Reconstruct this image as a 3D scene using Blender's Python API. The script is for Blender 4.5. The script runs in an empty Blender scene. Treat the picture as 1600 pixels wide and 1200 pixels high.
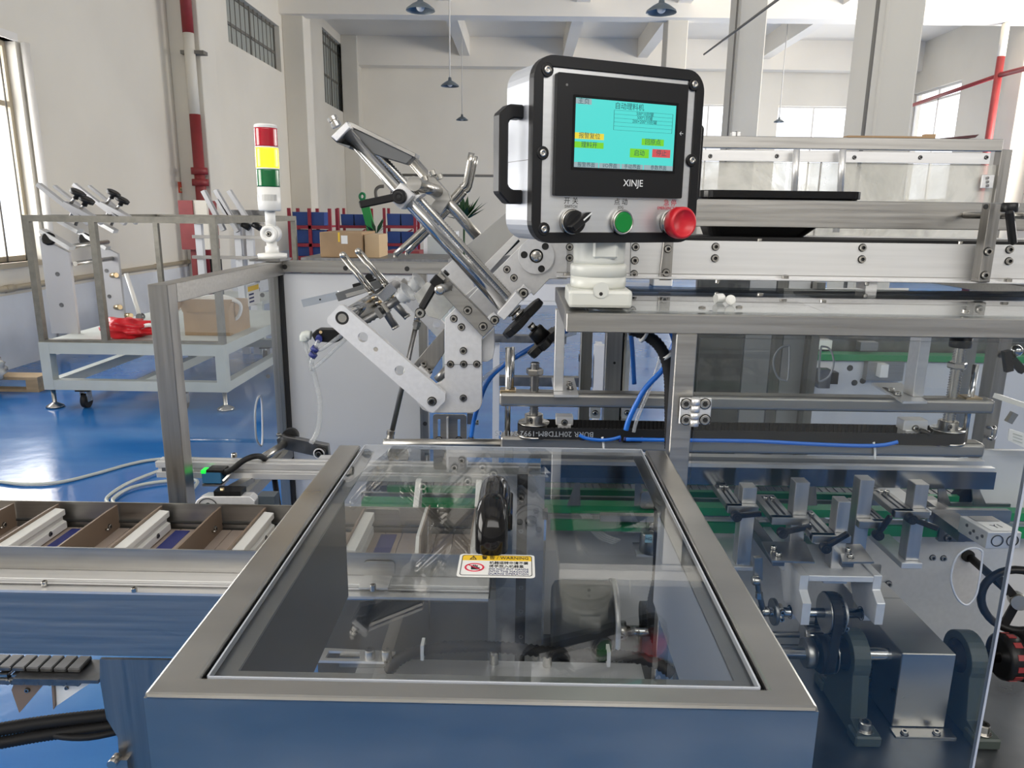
import bpy, bmesh, math, random
from mathutils import Vector, Matrix
from mathutils.geometry import tessellate_polygon
random.seed(7)
C = bpy.context.scene.collection
SC = bpy.context.scene
# ------------------------------------------------------------------ camera
F, CX, CY = 1150.0, 800.0, 600.0
CAM = Vector((0, 0, 1.5))
_Y = Vector((17/F, 269/F, -1)).normalized()
_X = Vector((math.cos(math.radians(.75)), -math.sin(math.radians(.75)), 0))
_X = (_X - _X.dot(_Y)*_Y).normalized()
_Z = _X.cross(_Y)
cam = bpy.data.cameras.new('camera'); camo = bpy.data.objects.new('camera', cam); C.objects.link(camo)
cam.sensor_fit = 'HORIZONTAL'; cam.sensor_width = 36; cam.lens = F/1600*36; cam.clip_start = .02; cam.clip_end = 200
_R = Matrix((_X, _Y, _Z)).to_4x4()
camo.matrix_world = Matrix.Translation(CAM) @ _R
SC.camera = camo
# ------------------------------------------------------------------ world, light, exposure
w = bpy.data.worlds.new('daylight'); SC.world = w; w.use_nodes = True
bg = w.node_tree.nodes['Background']; bg.inputs[0].default_value = (.97, .98, 1, 1); bg.inputs[1].default_value = 2.0
def area(name, loc, rot, sx, sy, power, col=(1, 1, 1)):
    l = bpy.data.lights.new(name, 'AREA'); l.shape = 'RECTANGLE'; l.size = sx; l.size_y = sy; l.energy = power; l.color = col
    o = bpy.data.objects.new(name, l); C.objects.link(o); o.location = loc; o.rotation_euler = rot
    return o
HP = math.pi/2
# daylight through the visible windows, plus fill lamps behind added unseen openings
area('daylight_left_window', (-5.3, 6.5, 2.0), (0, -HP, 0), 2.1, 3.2, 180, (1, .96, .90))
area('fill_left_front', (-5.3, .6, 2.1), (0, -HP, 0), 2.1, 3.0, 170, (1, .95, .87))  # added fill lamp behind an unseen left opening
area('daylight_right_far', (10.85, 18.5, 2.8), (0, HP, 0), 2.6, 2.0, 90, (1, .95, .88))
area('fill_right', (10.85, 12.9, 2.9), (0, HP, 0), 3.0, 4.6, 1000, (1, .94, .86))  # added lamp to brighten the back of the hall, opening out of view
area('fill_right_front', (10.85, 6.7, 2.9), (0, HP, 0), 3.0, 5.0, 210, (1, .94, .86))  # added fill lamp, its opening nearer the camera and unseen
area('fill_front', (1.5, -2.95, 3.9), (HP, 0, 0), 8.0, 1.9, 185, (1, .95, .88))  # added behind the camera to light back wall, ceiling and machine fronts
area('daylight_back', (6.8, 21.55, 2.9), (-HP, 0, 0), 5.6, 2.6, 160, (1, .98, .95))
SC.view_settings.view_transform = 'Standard'; SC.view_settings.look = 'None'
SC.view_settings.gamma = 1; SC.view_settings.use_curve_mapping = False
SC.view_settings.exposure = 0.1
SC.cycles.max_bounces = 12; SC.cycles.transparent_max_bounces = 24; SC.cycles.glossy_bounces = 5; SC.cycles.diffuse_bounces = 5
SC.cycles.caustics_reflective = False; SC.cycles.caustics_refractive = False
SC.cycles.use_denoising = True; SC.cycles.sample_clamp_indirect = 6
# ------------------------------------------------------------------ pixel <-> world
def ray(px, py):
    d = Vector(((px-CX)/F, -(py-CY)/F, -1))
    return Vector((_X.dot(d), _Y.dot(d), _Z.dot(d)))
def PY(px, py, Y):
    d = ray(px, py); return CAM + d*(Y/d.y)
def PZ(px, py, Z):
    d = ray(px, py); return CAM + d*((Z-CAM.z)/d.z)
def PX(px, py, X):
    d = ray(px, py); return CAM + d*(X/d.x)
def xz(pts, Y):
    return [(p.x, p.z) for p in (PY(a, b, Y) for a, b in pts)]
# ------------------------------------------------------------------ mesh builder
class MB:
    def __init__(s): s.v = []; s.f = []; s.sm = []
    def add(s, vs, fs, smooth=False):
        n = len(s.v); s.v += [Vector(v) for v in vs]
        for f in fs: s.f.append([i+n for i in f]); s.sm.append(smooth)
        return s
    def box(s, x0, x1, y0, y1, z0, z1, M=None):
        x0, x1 = sorted((x0, x1)); y0, y1 = sorted((y0, y1)); z0, z1 = sorted((z0, z1))
        vs = [Vector((x, y, z)) for z in (z0, z1) for y in (y0, y1) for x in (x0, x1)]
        if M: vs = [M @ v for v in vs]
        return s.add(vs, [(0, 2, 3, 1), (4, 5, 7, 6), (0, 1, 5, 4), (2, 6, 7, 3), (0, 4, 6, 2), (1, 3, 7, 5)])
    def obox(s, p, q, up, wu, wv):
        """bar from p to q; wu along up, wv sideways"""
        p, q = Vector(p), Vector(q); d = (q-p).normalized(); v = d.cross(Vector(up)).normalized(); u = v.cross(d)
        vs = [a + u*(i*wu/2) + v*(j*wv/2) for a in (p, q) for i in (-1, 1) for j in (-1, 1)]
        return s.add(vs, [(0, 1, 3, 2), (4, 6, 7, 5), (0, 4, 5, 1), (2, 3, 7, 6), (0, 2, 6, 4), (1, 5, 7, 3)])
    def lathe(s, p, d, prof, n=18, smooth=True, cap=True):
        p = Vector(p); d = Vector(d).normalized()
        a = d.orthogonal().normalized(); b = d.cross(a)
        rings = []; vs = []
        for r, h in prof:
            rings.append(len(vs))
            vs += [p + d*h + (a*math.cos(2*math.pi*k/n) + b*math.sin(2*math.pi*k/n))*r for k in range(n)]
        base = len(s.v); s.v += vs
        for i in range(len(prof)-1):
            for k in range(n):
                k2 = (k+1) % n; o, t = base+rings[i], base+rings[i+1]
                s.f.append([o+k, o+k2, t+k2, t+k]); s.sm.append(smooth)
        if cap:
            s.f.append([base+rings[0]+k for k in range(n)][::-1]); s.sm.append(False)
            s.f.append([base+rings[-1]+k for k in range(n)]); s.sm.append(False)
        return s
    def cyl(s, p, q, r, n=16, r2=None):
        p, q = Vector(p), Vector(q); L = (q-p).length
        return s.lathe(p, q-p, [(r, 0), (r if r2 is None else r2, L)], n)
    def tube(s, pts, r, n=8, smooth=4, closed=False, rf=None):
        P = [Vector(p) for p in pts]
        if smooth and len(P) > 2: P = spline(P, smooth, closed)
        m = len(P); T = []
        for i in range(m):
            a = P[(i-1) % m] if (closed or i > 0) else P[i]; b = P[(i+1) % m] if (closed or i < m-1) else P[i]
            T.append((b-a).normalized())
        u = T[0].orthogonal().normalized(); base = len(s.v)
        for i in range(m):
            u = (u - u.dot(T[i])*T[i]).normalized(); v = T[i].cross(u)
            rr = r if rf is None else rf(i)
            s.v += [P[i] + (u*math.cos(2*math.pi*k/n)+v*math.sin(2*math.pi*k/n))*rr for k in range(n)]
        for i in range(m if closed else m-1):
            o, t = base+i*n, base+((i+1) % m)*n
            for k in range(n):
                k2 = (k+1) % n; s.f.append([o+k, o+k2, t+k2, t+k]); s.sm.append(True)
        if not closed:
            s.f.append([base+k for k in range(n)][::-1]); s.sm.append(False)
            s.f.append([base+(m-1)*n+k for k in range(n)]); s.sm.append(False)
        return s
    def prism(s, pts, y0, y1, holes=(), M=None):
        """polygon in the XZ plane extruded from y0 to y1, with holes"""
        loops = [list(pts)] + [list(h) for h in holes]
        flat = [p for l in loops for p in l]; n = len(flat)
        tri = tessellate_polygon([[Vector((a, b, 0)) for a, b in l] for l in loops])
        vs = [Vector((a, y0, b)) for a, b in flat] + [Vector((a, y1, b)) for a, b in flat]
        if M: vs = [M @ v for v in vs]
        fs = []
        for t in tri:
            fs.append(tuple(t)); fs.append(tuple(i+n for i in t[::-1]))
        o = 0
        for l in loops:
            k = len(l)
            for i in range(k):
                j = (i+1) % k; fs.append((o+i, o+i+n, o+j+n, o+j))
            o += k
        return s.add(vs, fs)
    def sph(s, c, r, n=14, m=8, sc=(1, 1, 1)):
        c = Vector(c); base = len(s.v)
        for i in range(m+1):
            t = math.pi*i/m
            for k in range(n):
                a = 2*math.pi*k/n
                s.v.append(c+Vector((r*sc[0]*math.sin(t)*math.cos(a), r*sc[1]*math.sin(t)*math.sin(a), r*sc[2]*math.cos(t))))
        for i in range(m):
            for k in range(n):
                k2 = (k+1) % n
                s.f.append([base+i*n+k, base+(i+1)*n+k, base+(i+1)*n+k2, base+i*n+k2]); s.sm.append(True)
        return s
    def mesh(s, name, mat, bevel=0, seg=1, origin=None):
        if origin is None:
            lo = [min(v[i] for v in s.v) for i in range(3)]; hi = [max(v[i] for v in s.v) for i in range(3)]
            origin = Vector([(a+b)/2 for a, b in zip(lo, hi)])
        me = bpy.data.meshes.new(name); bm = bmesh.new()
        vs = [bm.verts.new(v-origin) for v in s.v]
        for f, sm in zip(s.f, s.sm):
            try: fc = bm.faces.new([vs[i] for i in f]); fc.smooth = sm
            except ValueError: pass
        bmesh.ops.remove_doubles(bm, verts=bm.verts, dist=1e-6)
        bmesh.ops.recalc_face_normals(bm, faces=bm.faces)
        if bevel:
            ed = [e for e in bm.edges if len(e.link_faces) == 2 and not (e.link_faces[0].smooth and e.link_faces[1].smooth) and e.calc_face_angle(0) > .5]
            bmesh.ops.bevel(bm, geom=ed, offset=bevel, segments=seg, affect='EDGES', profile=.5, clamp_overlap=True)
        bm.to_mesh(me); bm.free(); me.materials.append(mat)
        return me, origin
    def build(s, name, mat, parent=None, bevel=0, seg=1):
        me, origin = s.mesh(name, mat, bevel, seg)
        return put(name, me, origin, parent)
def spline(P, k, closed=False):
    out = []; n = len(P)
    for i in range(n if closed else n-1):
        p0 = P[(i-1) % n] if (closed or i > 0) else P[0]; p1 = P[i]; p2 = P[(i+1) % n]
        p3 = P[(i+2) % n] if (closed or i+2 < n) else P[-1]
        for j in range(k):
            t = j/k
            out.append(.5*((2*p1)+(p2-p0)*t+(2*p0-5*p1+4*p2-p3)*t*t+(3*p1-p0-3*p2+p3)*t**3))
    if not closed: out.append(P[-1])
    return out
WL = {}                                   # world position of every unrotated object
def put(name, me, origin, parent=None, rot=None):
    o = bpy.data.objects.new(name, me); C.objects.link(o); o.location = origin
    if rot is not None: o.rotation_euler = rot
    WL[o] = Vector(origin)
    if parent is not None:
        o.parent = parent; o.matrix_parent_inverse = Matrix.Translation(-WL[parent])
    return o
ROOTS = []
def thing(name, label, cat, group=None):
    o = bpy.data.objects.new(name, None); C.objects.link(o); o.empty_display_size = .05
    o['label'] = label; o['category'] = cat
    if group: o['group'] = group
    WL[o] = Vector((0, 0, 0)); ROOTS.append(o); return o
def tag(o, label, cat, group=None):
    o['label'] = label; o['category'] = cat
    if group: o['group'] = group
    return o
def struct(o): o['kind'] = 'structure'; return o
def settle(root):
    """put the Empty at the middle of the base of its parts"""
    if root not in ROOTS: return
    ROOTS.remove(root); lo = [1e9]*3; hi = [-1e9]*3
    def rec(o):
        for c in o.children:
            if c.type == 'MESH':
                for b in c.bound_box:
                    p = WL[c] + (c.rotation_euler.to_matrix() @ Vector(b))
                    for i in range(3): lo[i] = min(lo[i], p[i]); hi[i] = max(hi[i], p[i])
            rec(c)
    rec(root)
    if lo[0] > 1e8: return
    L = Vector(((lo[0]+hi[0])/2, (lo[1]+hi[1])/2, lo[2])); root.location = L; WL[root] = L
    for c in root.children: c.matrix_parent_inverse = Matrix.Translation(-L)
def dup(root, off=(0, 0, 0), rz=0, label=None):
    settle(root)
    def cp(o, par):
        c = o.copy(); C.objects.link(c)
        if par: c.parent = par
        for ch in list(o.children): cp(ch, c)
        return c
    r = cp(root, None); r.location = root.location + Vector(off); r.rotation_euler = (0, 0, rz)
    if label: r['label'] = label
    return r
# ------------------------------------------------------------------ materials
def mat(name, col, rough=.5, metal=0, var=0, scale=(6, 6, 6), bump=0, rvar=0, emit=None, alpha=None, spec=None, detail=4, coat=0):
    m = bpy.data.materials.new(name); m.use_nodes = True; nt = m.node_tree; b = nt.nodes['Principled BSDF']
    b.inputs['Base Color'].default_value = (*col, 1); b.inputs['Roughness'].default_value = rough; b.inputs['Metallic'].default_value = metal
    if spec is not None: b.inputs['Specular IOR Level'].default_value = spec
    if coat: b.inputs['Coat Weight'].default_value = coat
    if emit: b.inputs['Emission Color'].default_value = (*emit[0], 1); b.inputs['Emission Strength'].default_value = emit[1]
    if var or bump or rvar:
        tc = nt.nodes.new('ShaderNodeTexCoord'); mp = nt.nodes.new('ShaderNodeMapping'); nz = nt.nodes.new('ShaderNodeTexNoise')
        nt.links.new(tc.outputs['Object'], mp.inputs[0]); nt.links.new(mp.outputs[0], nz.inputs['Vector'])
        mp.inputs['Scale'].default_value = scale; nz.inputs['Scale'].default_value = 1; nz.inputs['Detail'].default_value = detail
        if var:
            r = nt.nodes.new('ShaderNodeValToRGB'); e = r.color_ramp.elements
            e[0].position = .3; e[1].position = .7
            e[0].color = (*[c*(1-var) for c in col], 1); e[1].color = (*[min(1, c*(1+var)) for c in col], 1)
            nt.links.new(nz.outputs['Fac'], r.inputs[0]); nt.links.new(r.outputs[0], b.inputs['Base Color'])
        if rvar:
            mr = nt.nodes.new('ShaderNodeMapRange'); mr.inputs[1].default_value = .3; mr.inputs[2].default_value = .7
            mr.inputs[3].default_value = max(.02, rough-rvar); mr.inputs[4].default_value = rough+rvar
            nt.links.new(nz.outputs['Fac'], mr.inputs[0]); nt.links.new(mr.outputs[0], b.inputs['Roughness'])
        if bump:
            bp = nt.nodes.new('ShaderNodeBump'); bp.inputs['Strength'].default_value = bump; bp.inputs['Distance'].default_value = .002
            nt.links.new(nz.outputs['Fac'], bp.inputs['Height']); nt.links.new(bp.outputs[0], b.inputs['Normal'])
    return m
def glassmat(name, tint, ior=1.5, rough=0.0, haze=0.0, hazecol=(.8, .82, .85)):
    """clear sheet: transmits straight through, mirrors by Fresnel, optional milky haze"""
    m = bpy.data.materials.new(name); m.use_nodes = True; nt = m.node_tree; nt.nodes.clear()
    out = nt.nodes.new('ShaderNodeOutputMaterial'); tr = nt.nodes.new('ShaderNodeBsdfTransparent'); gl = nt.nodes.new('ShaderNodeBsdfGlossy')
    fr = nt.nodes.new('ShaderNodeFresnel'); mx = nt.nodes.new('ShaderNodeMixShader')
    tr.inputs[0].default_value = (*tint, 1); gl.inputs['Roughness'].default_value = rough; fr.inputs[0].default_value = ior
    a = tr
    if haze:
        df = nt.nodes.new('ShaderNodeBsdfDiffuse'); df.inputs[0].default_value = (*hazecol, 1)
        m2 = nt.nodes.new('ShaderNodeMixShader'); m2.inputs[0].default_value = haze
        if name == 'milky_film':
            nz = nt.nodes.new('ShaderNodeTexNoise'); nz.inputs['Scale'].default_value = 5; nz.inputs['Detail'].default_value = 5; nz.inputs['Distortion'].default_value = 1.5
            tc = nt.nodes.new('ShaderNodeTexCoord'); nt.links.new(tc.outputs['Object'], nz.inputs['Vector'])
            m3 = nt.nodes.new('ShaderNodeMapRange'); m3.inputs[1].default_value = .35; m3.inputs[2].default_value = .65; m3.inputs[3].default_value = haze-.22; m3.inputs[4].default_value = haze+.25
            nt.links.new(nz.outputs['Fac'], m3.inputs[0]); nt.links.new(m3.outputs[0], m2.inputs[0])
            bp = nt.nodes.new('ShaderNodeBump'); bp.inputs['Strength'].default_value = .5; bp.inputs['Distance'].default_value = .02; nt.links.new(nz.outputs['Fac'], bp.inputs['Height']); nt.links.new(bp.outputs[0], gl.inputs['Normal'])
        nt.links.new(tr.outputs[0], m2.inputs[1]); nt.links.new(df.outputs[0], m2.inputs[2]); a = m2
    ge = nt.nodes.new('ShaderNodeNewGeometry'); mr = nt.nodes.new('ShaderNodeMapRange')      # same reflectance on the way in and out
    mr.inputs[3].default_value = ior; mr.inputs[4].default_value = 1/ior
    nt.links.new(ge.outputs['Backfacing'], mr.inputs[0]); nt.links.new(mr.outputs[0], fr.inputs[0])
    nt.links.new(fr.outputs[0], mx.inputs[0]); nt.links.new(a.outputs[0], mx.inputs[1]); nt.links.new(gl.outputs[0], mx.inputs[2])
    nt.links.new(mx.outputs[0], out.inputs[0]); return m
M = {}
M['steel'] = mat('brushed_stainless', (.40, .39, .372), .36, 1, .10, (4, 160, 160), .03, .06)
M['steelv'] = mat('brushed_stainless_upright', (.32, .31, .295), .36, 1, .10, (160, 160, 4), .03, .06)
M['hood'] = mat('hood_stainless', (.43, .42, .395), .34, 1, .12, (5, 14, 14), .02, .08)
M['dark'] = mat('dark_steel', (.20, .20, .20), .38, 1, .2, (30, 30, 30), 0, .08)
M['alu'] = mat('blasted_aluminium', (.74, .74, .75), .50, .55, .04, (120, 120, 120), .06)
M['alub'] = mat('brushed_aluminium', (.72, .72, .72), .40, .7, .05, (4, 120, 120), .03)
M['chrome'] = mat('polished_steel', (.45, .45, .45), .16, 1)
M['bolt'] = mat('bolt_steel', (.46, .445, .415), .26, 1)
M['hole'] = mat('recess_black', (.012, .012, .012), .6)
M['black'] = mat('black_plastic', (.008, .008, .009), .38, spec=.3)
M['gloss'] = mat('gloss_black', (.006, .006, .007), .10, spec=.3)
M['rubber'] = mat('black_rubber', (.011, .011, .012), .6, spec=.3)
M['white'] = mat('white_plastic', (.78, .78, .76), .4)
M['cream'] = mat('cream_plastic', (.60, .61, .565), .35)
M['nylon'] = mat('white_nylon', (.80, .80, .77), .5)
M['shade'] = mat('dark_shaded_steel', (.03, .031, .031), .5, 0, .25, (9, 9, 9))  # near-black in place of shade inside the hood; the motor shares it
M['stand'] = mat('stand_plate', (.46, .46, .47), .5, .2)
M['green'] = mat('green_guide', (.01, .22, .075), .4)
M['brown'] = mat('brown_flight', (.20, .145, .105), .42)
M['slat'] = mat('brown_slat', (.33, .27, .23), .5, 0, .08, (8, 8, 8))
M['navy'] = mat('blue_patch', (.025, .035, .18), .45)
M['blue'] = mat('blue_hose', (.02, .16, .62), .3)
M['grey'] = mat('grey_hose', (.42, .45, .42), .4)
M['clear'] = glassmat('clear_hose', (.86, .87, .86), 1.5, .1, .25)
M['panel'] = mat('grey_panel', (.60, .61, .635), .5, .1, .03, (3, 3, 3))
M['acryl'] = glassmat('clear_acrylic', (.93, .945, .95), 1.5)
M['acrylh'] = glassmat('hood_acrylic', (.90, .91, .91), 1.6)
M['film'] = glassmat('milky_film', (.88, .88, .86), 1.4, .25, .45, (.78, .77, .72))
M['edge'] = mat('acrylic_edge', (.48, .51, .57), .25)
M['red'] = mat('red_plastic', (.55, .012, .022), .35)
M['redp'] = mat('red_paint', (.25, .028, .03), .5, 0, .1, (9, 9, 9))
M['brass'] = mat('brass', (.55, .42, .25), .3, 1)
M['deck'] = mat('deck_steel', (.13, .14, .15), .33, .9, .3, (7, 7, 7), .02, .08)
M['cast'] = mat('cast_green', (.045, .06, .055), .5)
M['suction'] = glassmat('silicone', (.85, .86, .85), 1.4, .3, .4)
M['card'] = mat('cardboard', (.36, .24, .135), .8, 0, .1, (5, 5, 5))
M['wood'] = mat('wood', (.40, .29, .17), .7, 0, .2, (3, 30, 30))
M['framegrey'] = mat('grey_paint', (.50, .53, .50), .5, 0, .06, (5, 5, 5))
M['tubefr'] = mat('cart_tube', (.20, .19, .16), .45, .5, .15, (20, 20, 20))
M['orange'] = mat('orange_mark', (.75, .2, .03), .5)
_sb = {}
def bolt(p, d, r, parent, h=None, name='bolt', m='bolt'):
    """socket head cap screw: head with a hexagonal recess"""
    d = Vector(d).normalized(); h = h or r*.9; key = (round(r, 4), round(h, 4), m)
    if key not in _sb:
        b = MB(); z = Vector((0, 0, 1)); b.lathe((0, 0, 0), z, [(r, 0), (r, h*.85), (r*.9, h), (r*.54, h)], 14, False, False)
        b.lathe((0, 0, 0), z, [(r*.54, h), (r*.5, h*.45)], 6, False, False)
        b.add([Vector((0, 0, h*.45))+Vector((math.cos(math.pi*k/3), math.sin(math.pi*k/3), 0))*r*.52 for k in range(6)], [tuple(range(6))])
        if h < r*1.3: b.lathe((0, 0, 0), z, [(r*1.22, .0001), (r*1.22, .00035), (r*.9, .00036)], 14, False, False)  # flat black ring painted as the shadow round the head
        me = _sb[key] = b.mesh(name, M[m], origin=Vector((0, 0, 0)))[0]; me.materials.append(M['hole'])
        for pg in me.polygons:
            rs = [math.hypot(*me.vertices[i].co[:2]) for i in pg.vertices]
            if max(rs) < r*.545 or (max(rs) > r*1.05): pg.material_index = 1  # socket and ring coloured black in place of shade
    return put(name, _sb[key], Vector(p), parent, d.to_track_quat('Z', 'Y').to_euler())
FR = (0, -1, 0)
def boltp(px, py, Y, rpx, parent, **k):
    p = PY(px, py, Y); return bolt(p, FR, rpx*Y/1150, parent, **k)
def text(body, p, size, mt, parent, rx=HP, rz=0, name='lettering', align='CENTER', ext=.0002, sx=1, fit=None, Mx=None):
    cu = bpy.data.curves.new(name, 'FONT'); cu.body = body; cu.size = size; cu.align_x = align; cu.align_y = 'CENTER'; cu.extrude = ext; cu.resolution_u = 2
    t = bpy.data.objects.new(name, cu); C.objects.link(t)
    bpy.context.view_layer.update()
    me = bpy.data.meshes.new_from_object(t.evaluated_get(bpy.context.evaluated_depsgraph_get())); bpy.data.objects.remove(t)
    if fit:
        xs_ = [v.co.x for v in me.vertices]; sx = fit/(max(xs_)-min(xs_))
    T = (Mx or (Matrix.Rotation(rz, 4, 'Z') @ Matrix.Rotation(rx, 4, 'X'))) @ Matrix.Scale(sx, 4, (1, 0, 0))
    me.transform(T); me.materials.clear(); me.materials.append(mt)
    return put(name, me, Vector(p), parent)
def rrect(x0, x1, z0, z1, r, n=5):
    out = []
    for cx, cz, a0 in ((x1-r, z1-r, 0), (x0+r, z1-r, 90), (x0+r, z0+r, 180), (x1-r, z0+r, 270)):
        for k in range(n+1):
            a = math.radians(a0+90*k/n); out.append((cx+r*math.cos(a), cz+r*math.sin(a)))
    return out
def circ(cx, cz, r, n=18): return [(cx+r*math.cos(2*math.pi*k/n), cz+r*math.sin(2*math.pi*k/n)) for k in range(n)]
def circp(px, py, Y, rpx, n=18):
    p = PY(px, py, Y); return circ(p.x, p.z, rpx*p.y/1150, n)
def facebox(Y, px0, py0, px1, py1, depth):
    """box whose front face, in the plane y=Y, spans these image limits"""
    a = PY(px0, (py0+py1)/2, Y); b = PY(px1, (py0+py1)/2, Y); c = PY((px0+px1)/2, py0, Y); d = PY((px0+px1)/2, py1, Y)
    return (a.x, b.x, Y, Y+depth, d.z, c.z)
# ================================================================== THE HALL
XL, XR, YB, ZC, ZB = -4.8, 10.3, 21.06, 5.90, 5.19
def sz(z): return 1.5+(z-1.5)*1.17
wallm = mat('wall_plaster', (.70, .665, .585), .85, 0, .05, (.7, .7, .7), .15)
M['wall'] = wallm
M['iron'] = mat('window_iron', (.16, .15, .13), .6)
M['wall_lifted'] = mat('back_wall_lightened', (.84, .80, .71), .85, 0, .04, (.6, .6, .6), .1)  # plaster made paler to stand in for light on the back wall
M['ceil'] = mat('ceiling_paint', (.86, .82, .74), .85, 0, .04, (.5, .5, .5))
def floor_mat():
    m = mat('blue_epoxy', (.02, .18, .60), .16, 0, 0, (.6, .6, .6)); nt = m.node_tree; b = nt.nodes['Principled BSDF']
    tc = nt.nodes.new('ShaderNodeTexCoord'); n1 = nt.nodes.new('ShaderNodeTexNoise'); n1.inputs['Scale'].default_value = 1.3; n1.inputs['Detail'].default_value = 6
    mp = nt.nodes.new('ShaderNodeMapping'); mp.inputs['Scale'].default_value = (.5, 1.6, 1)
    r = nt.nodes.new('ShaderNodeValToRGB'); e = r.color_ramp.elements; e[0].position = .38; e[1].position = .68
    e[0].color = (.010, .115, .38, 1); e[1].color = (.035, .18, .46, 1)
    nt.links.new(tc.outputs['Object'], mp.inputs[0]); nt.links.new(mp.outputs[0], n1.inputs['Vector']); nt.links.new(n1.outputs['Fac'], r.inputs[0]); nt.links.new(r.outputs[0], b.inputs['Base Color'])
    mr = nt.nodes.new('ShaderNodeMapRange'); mr.inputs[1].default_value = .35; mr.inputs[2].default_value = .7; mr.inputs[3].default_value = .10; mr.inputs[4].default_value = .26
    nt.links.new(n1.outputs['Fac'], mr.inputs[0]); nt.links.new(mr.outputs[0], b.inputs['Roughness'])
    n2 = nt.nodes.new('ShaderNodeTexNoise'); n2.inputs['Scale'].default_value = 9; bp = nt.nodes.new('ShaderNodeBump'); bp.inputs['Strength'].default_value = .12; bp.inputs['Distance'].default_value = .01
    nt.links.new(tc.outputs['Object'], n2.inputs['Vector']); nt.links.new(n2.outputs['Fac'], bp.inputs['Height']); nt.links.new(bp.outputs[0], b.inputs['Normal'])
    return m
struct(MB().box(XL-.3, XR+.3, -2.9, YB+.3, -.1, 0).build('floor', floor_mat()))
struct(MB().box(XL-.3, XR+.3, -2.9, YB+.3, ZC, ZC+.15).build('ceiling', M['ceil']))
def holed_wall(name, axis, a, t, u0, u1, z1, holes, m):
    """wall in a plane of constant x or y with rectangular openings (u0,u1,z0,z1)"""
    if axis == 'x': T = Matrix(((0, 1, 0, 0), (1, 0, 0, 0), (0, 0, 1, 0), (0, 0, 0, 1)))
    else: T = Matrix.Identity(4)
    hs = [[(h[0], h[2]), (h[1], h[2]), (h[1], h[3]), (h[0], h[3])] for h in holes]
    return struct(MB().prism([(u0, 0), (u1, 0), (u1, z1), (u0, z1)], a, a+t, hs, T).build(name, m))
def winY(pa, pb): return PX(*pa, XL), PX(*pb, XL)
wl1 = (4.9, 7.40, .975, 3.0)
hw1 = (PX(357, 60, XL).y, PX(440, 115, XL).y, PX(400, 90, XL).z, sz(4.45))
hw2 = (PX(508, 160, XL).y, PX(542, 178, XL).y, PX(525, 169, XL).z, PX(525, 62, XL).z)
holed_wall('wall_left', 'x', XL, -.26, -2.6, YB, ZC, [wl1, hw1, hw2, (-.9, 2.1, 1.0, 3.2)], wallm)  # last opening is unseen, added for the left fill lamp
rw1 = (9.3, 12.5, PX(1460, 210, XR).z-.6, PX(1460, 137, XR).z)
rwz = (PX(1460, 215, XR).z, PX(1460, 137, XR).z)
rw1 = (PX(1497, 170, XR).y, PX(1423, 170, XR).y, 1.9, rwz[1])
rw1 = (min(rw1[:2]), max(rw1[:2]), 1.9, rwz[1])
holed_wall('wall_right', 'x', XR, .26, -2.6, YB, ZC, [rw1, (10.6, 15.2, 1.9, rwz[1]), (4.2, 9.3, 1.9, rwz[1])], wallm)  # second and third openings are out of view, added for the fill lamps
bw1 = (PY(1214, 190, YB).x, PY(1330, 190, YB).x, 1.9, PY(1270, 166, YB).z)
bw2 = (PY(1075, 190, YB).x, PY(1139, 190, YB).x, 1.9, PY(1110, 163, YB).z)
holed_wall('wall_front', 'y', -2.6, -.26, XL, XR, ZC, [(-2.5, 5.5, 2.95, 4.85)], wallm)  # unseen wall set close to darken the floor, opening made for the fill lamp
holed_wall('wall_back', 'y', YB, .26, XL, XR, ZC, [bw2, bw1], M['wall_lifted'])
# lower, dirtier band of the left wall with its ledge, and the skirting
band = mat('wall_lower_paint', (.66, .68, .70), .7, 0, .12, (1.5, 1.5, 1.5))
struct(MB().box(XL, XL+.012, -2.6, YB, 0, .68).build('trim_1', band))
# beams across the hall, along the hall
def beam(x0, x1, y0, y1, z0, z1, i): struct(MB().box(x0, x1, y0, y1, z0, z1).build('beam_%d' % i, M['ceil']))
n = 1
for y in (.35, 5.5, 10.65, 15.68, 20.8): beam(XL, XR, y-.2, y+.2, ZB, ZC, n); n += 1
for x in (-1.58, 1.1, 3.04, 6.2): beam(x-.13, x+.13, -2.6, YB, ZB+(.25 if x != 2.6 else 0), ZC, n); n += 1
for i, y in enumerate((10.88, 15.9, 20.8)):
    struct(MB().box(XL, XL+.42, y-.26, y+.26, 0, ZC).build('pillar_%d' % (i+1), wallm, bevel=.01))
struct(MB().box(XR-.42, XR, 15.8, 16.3, 0, ZC).build('pillar_4', wallm, bevel=.01))
def col(px0, px1, py, Y, i):
    a, b = PY(px0, py, Y).x, PY(px1, py, Y).x
    struct(MB().box(a, b, Y, Y+.52, 0, ZC).build('column_%d' % i, wallm, bevel=.015))
col(1376, 1436, 100, 5.6, 1); col(1150, 1193, 100, 10.65, 2)
col(1040, 1072, 100, 15.7, 3)
# dark conduit on the two columns
for i, (px, py, Y) in enumerate(((1361, 100, 5.55), (1145, 110, 10.6))):
    p = PY(px, py, Y); o = MB().cyl((p.x, p.y, 0), (p.x, p.y, ZC), .014, 8).build('conduit_pipe', M['iron'])
    tag(o, ['thin grey conduit running up the left edge of the nearer square column', 'thin grey conduit running up the left edge of the farther square column'][i], 'pipe')
    
# windows
M['winframe'] = mat('window_frame', (.42, .36, .26), .5)
M['winwhite'] = mat('window_white', (.72, .70, .66), .6)
M['pane_grey'] = mat('frosted_pane', (.36, .38, .35), .3)
M['pane'] = glassmat('window_glass', (.97, .98, 1), 1.4, 0, .0)

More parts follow.
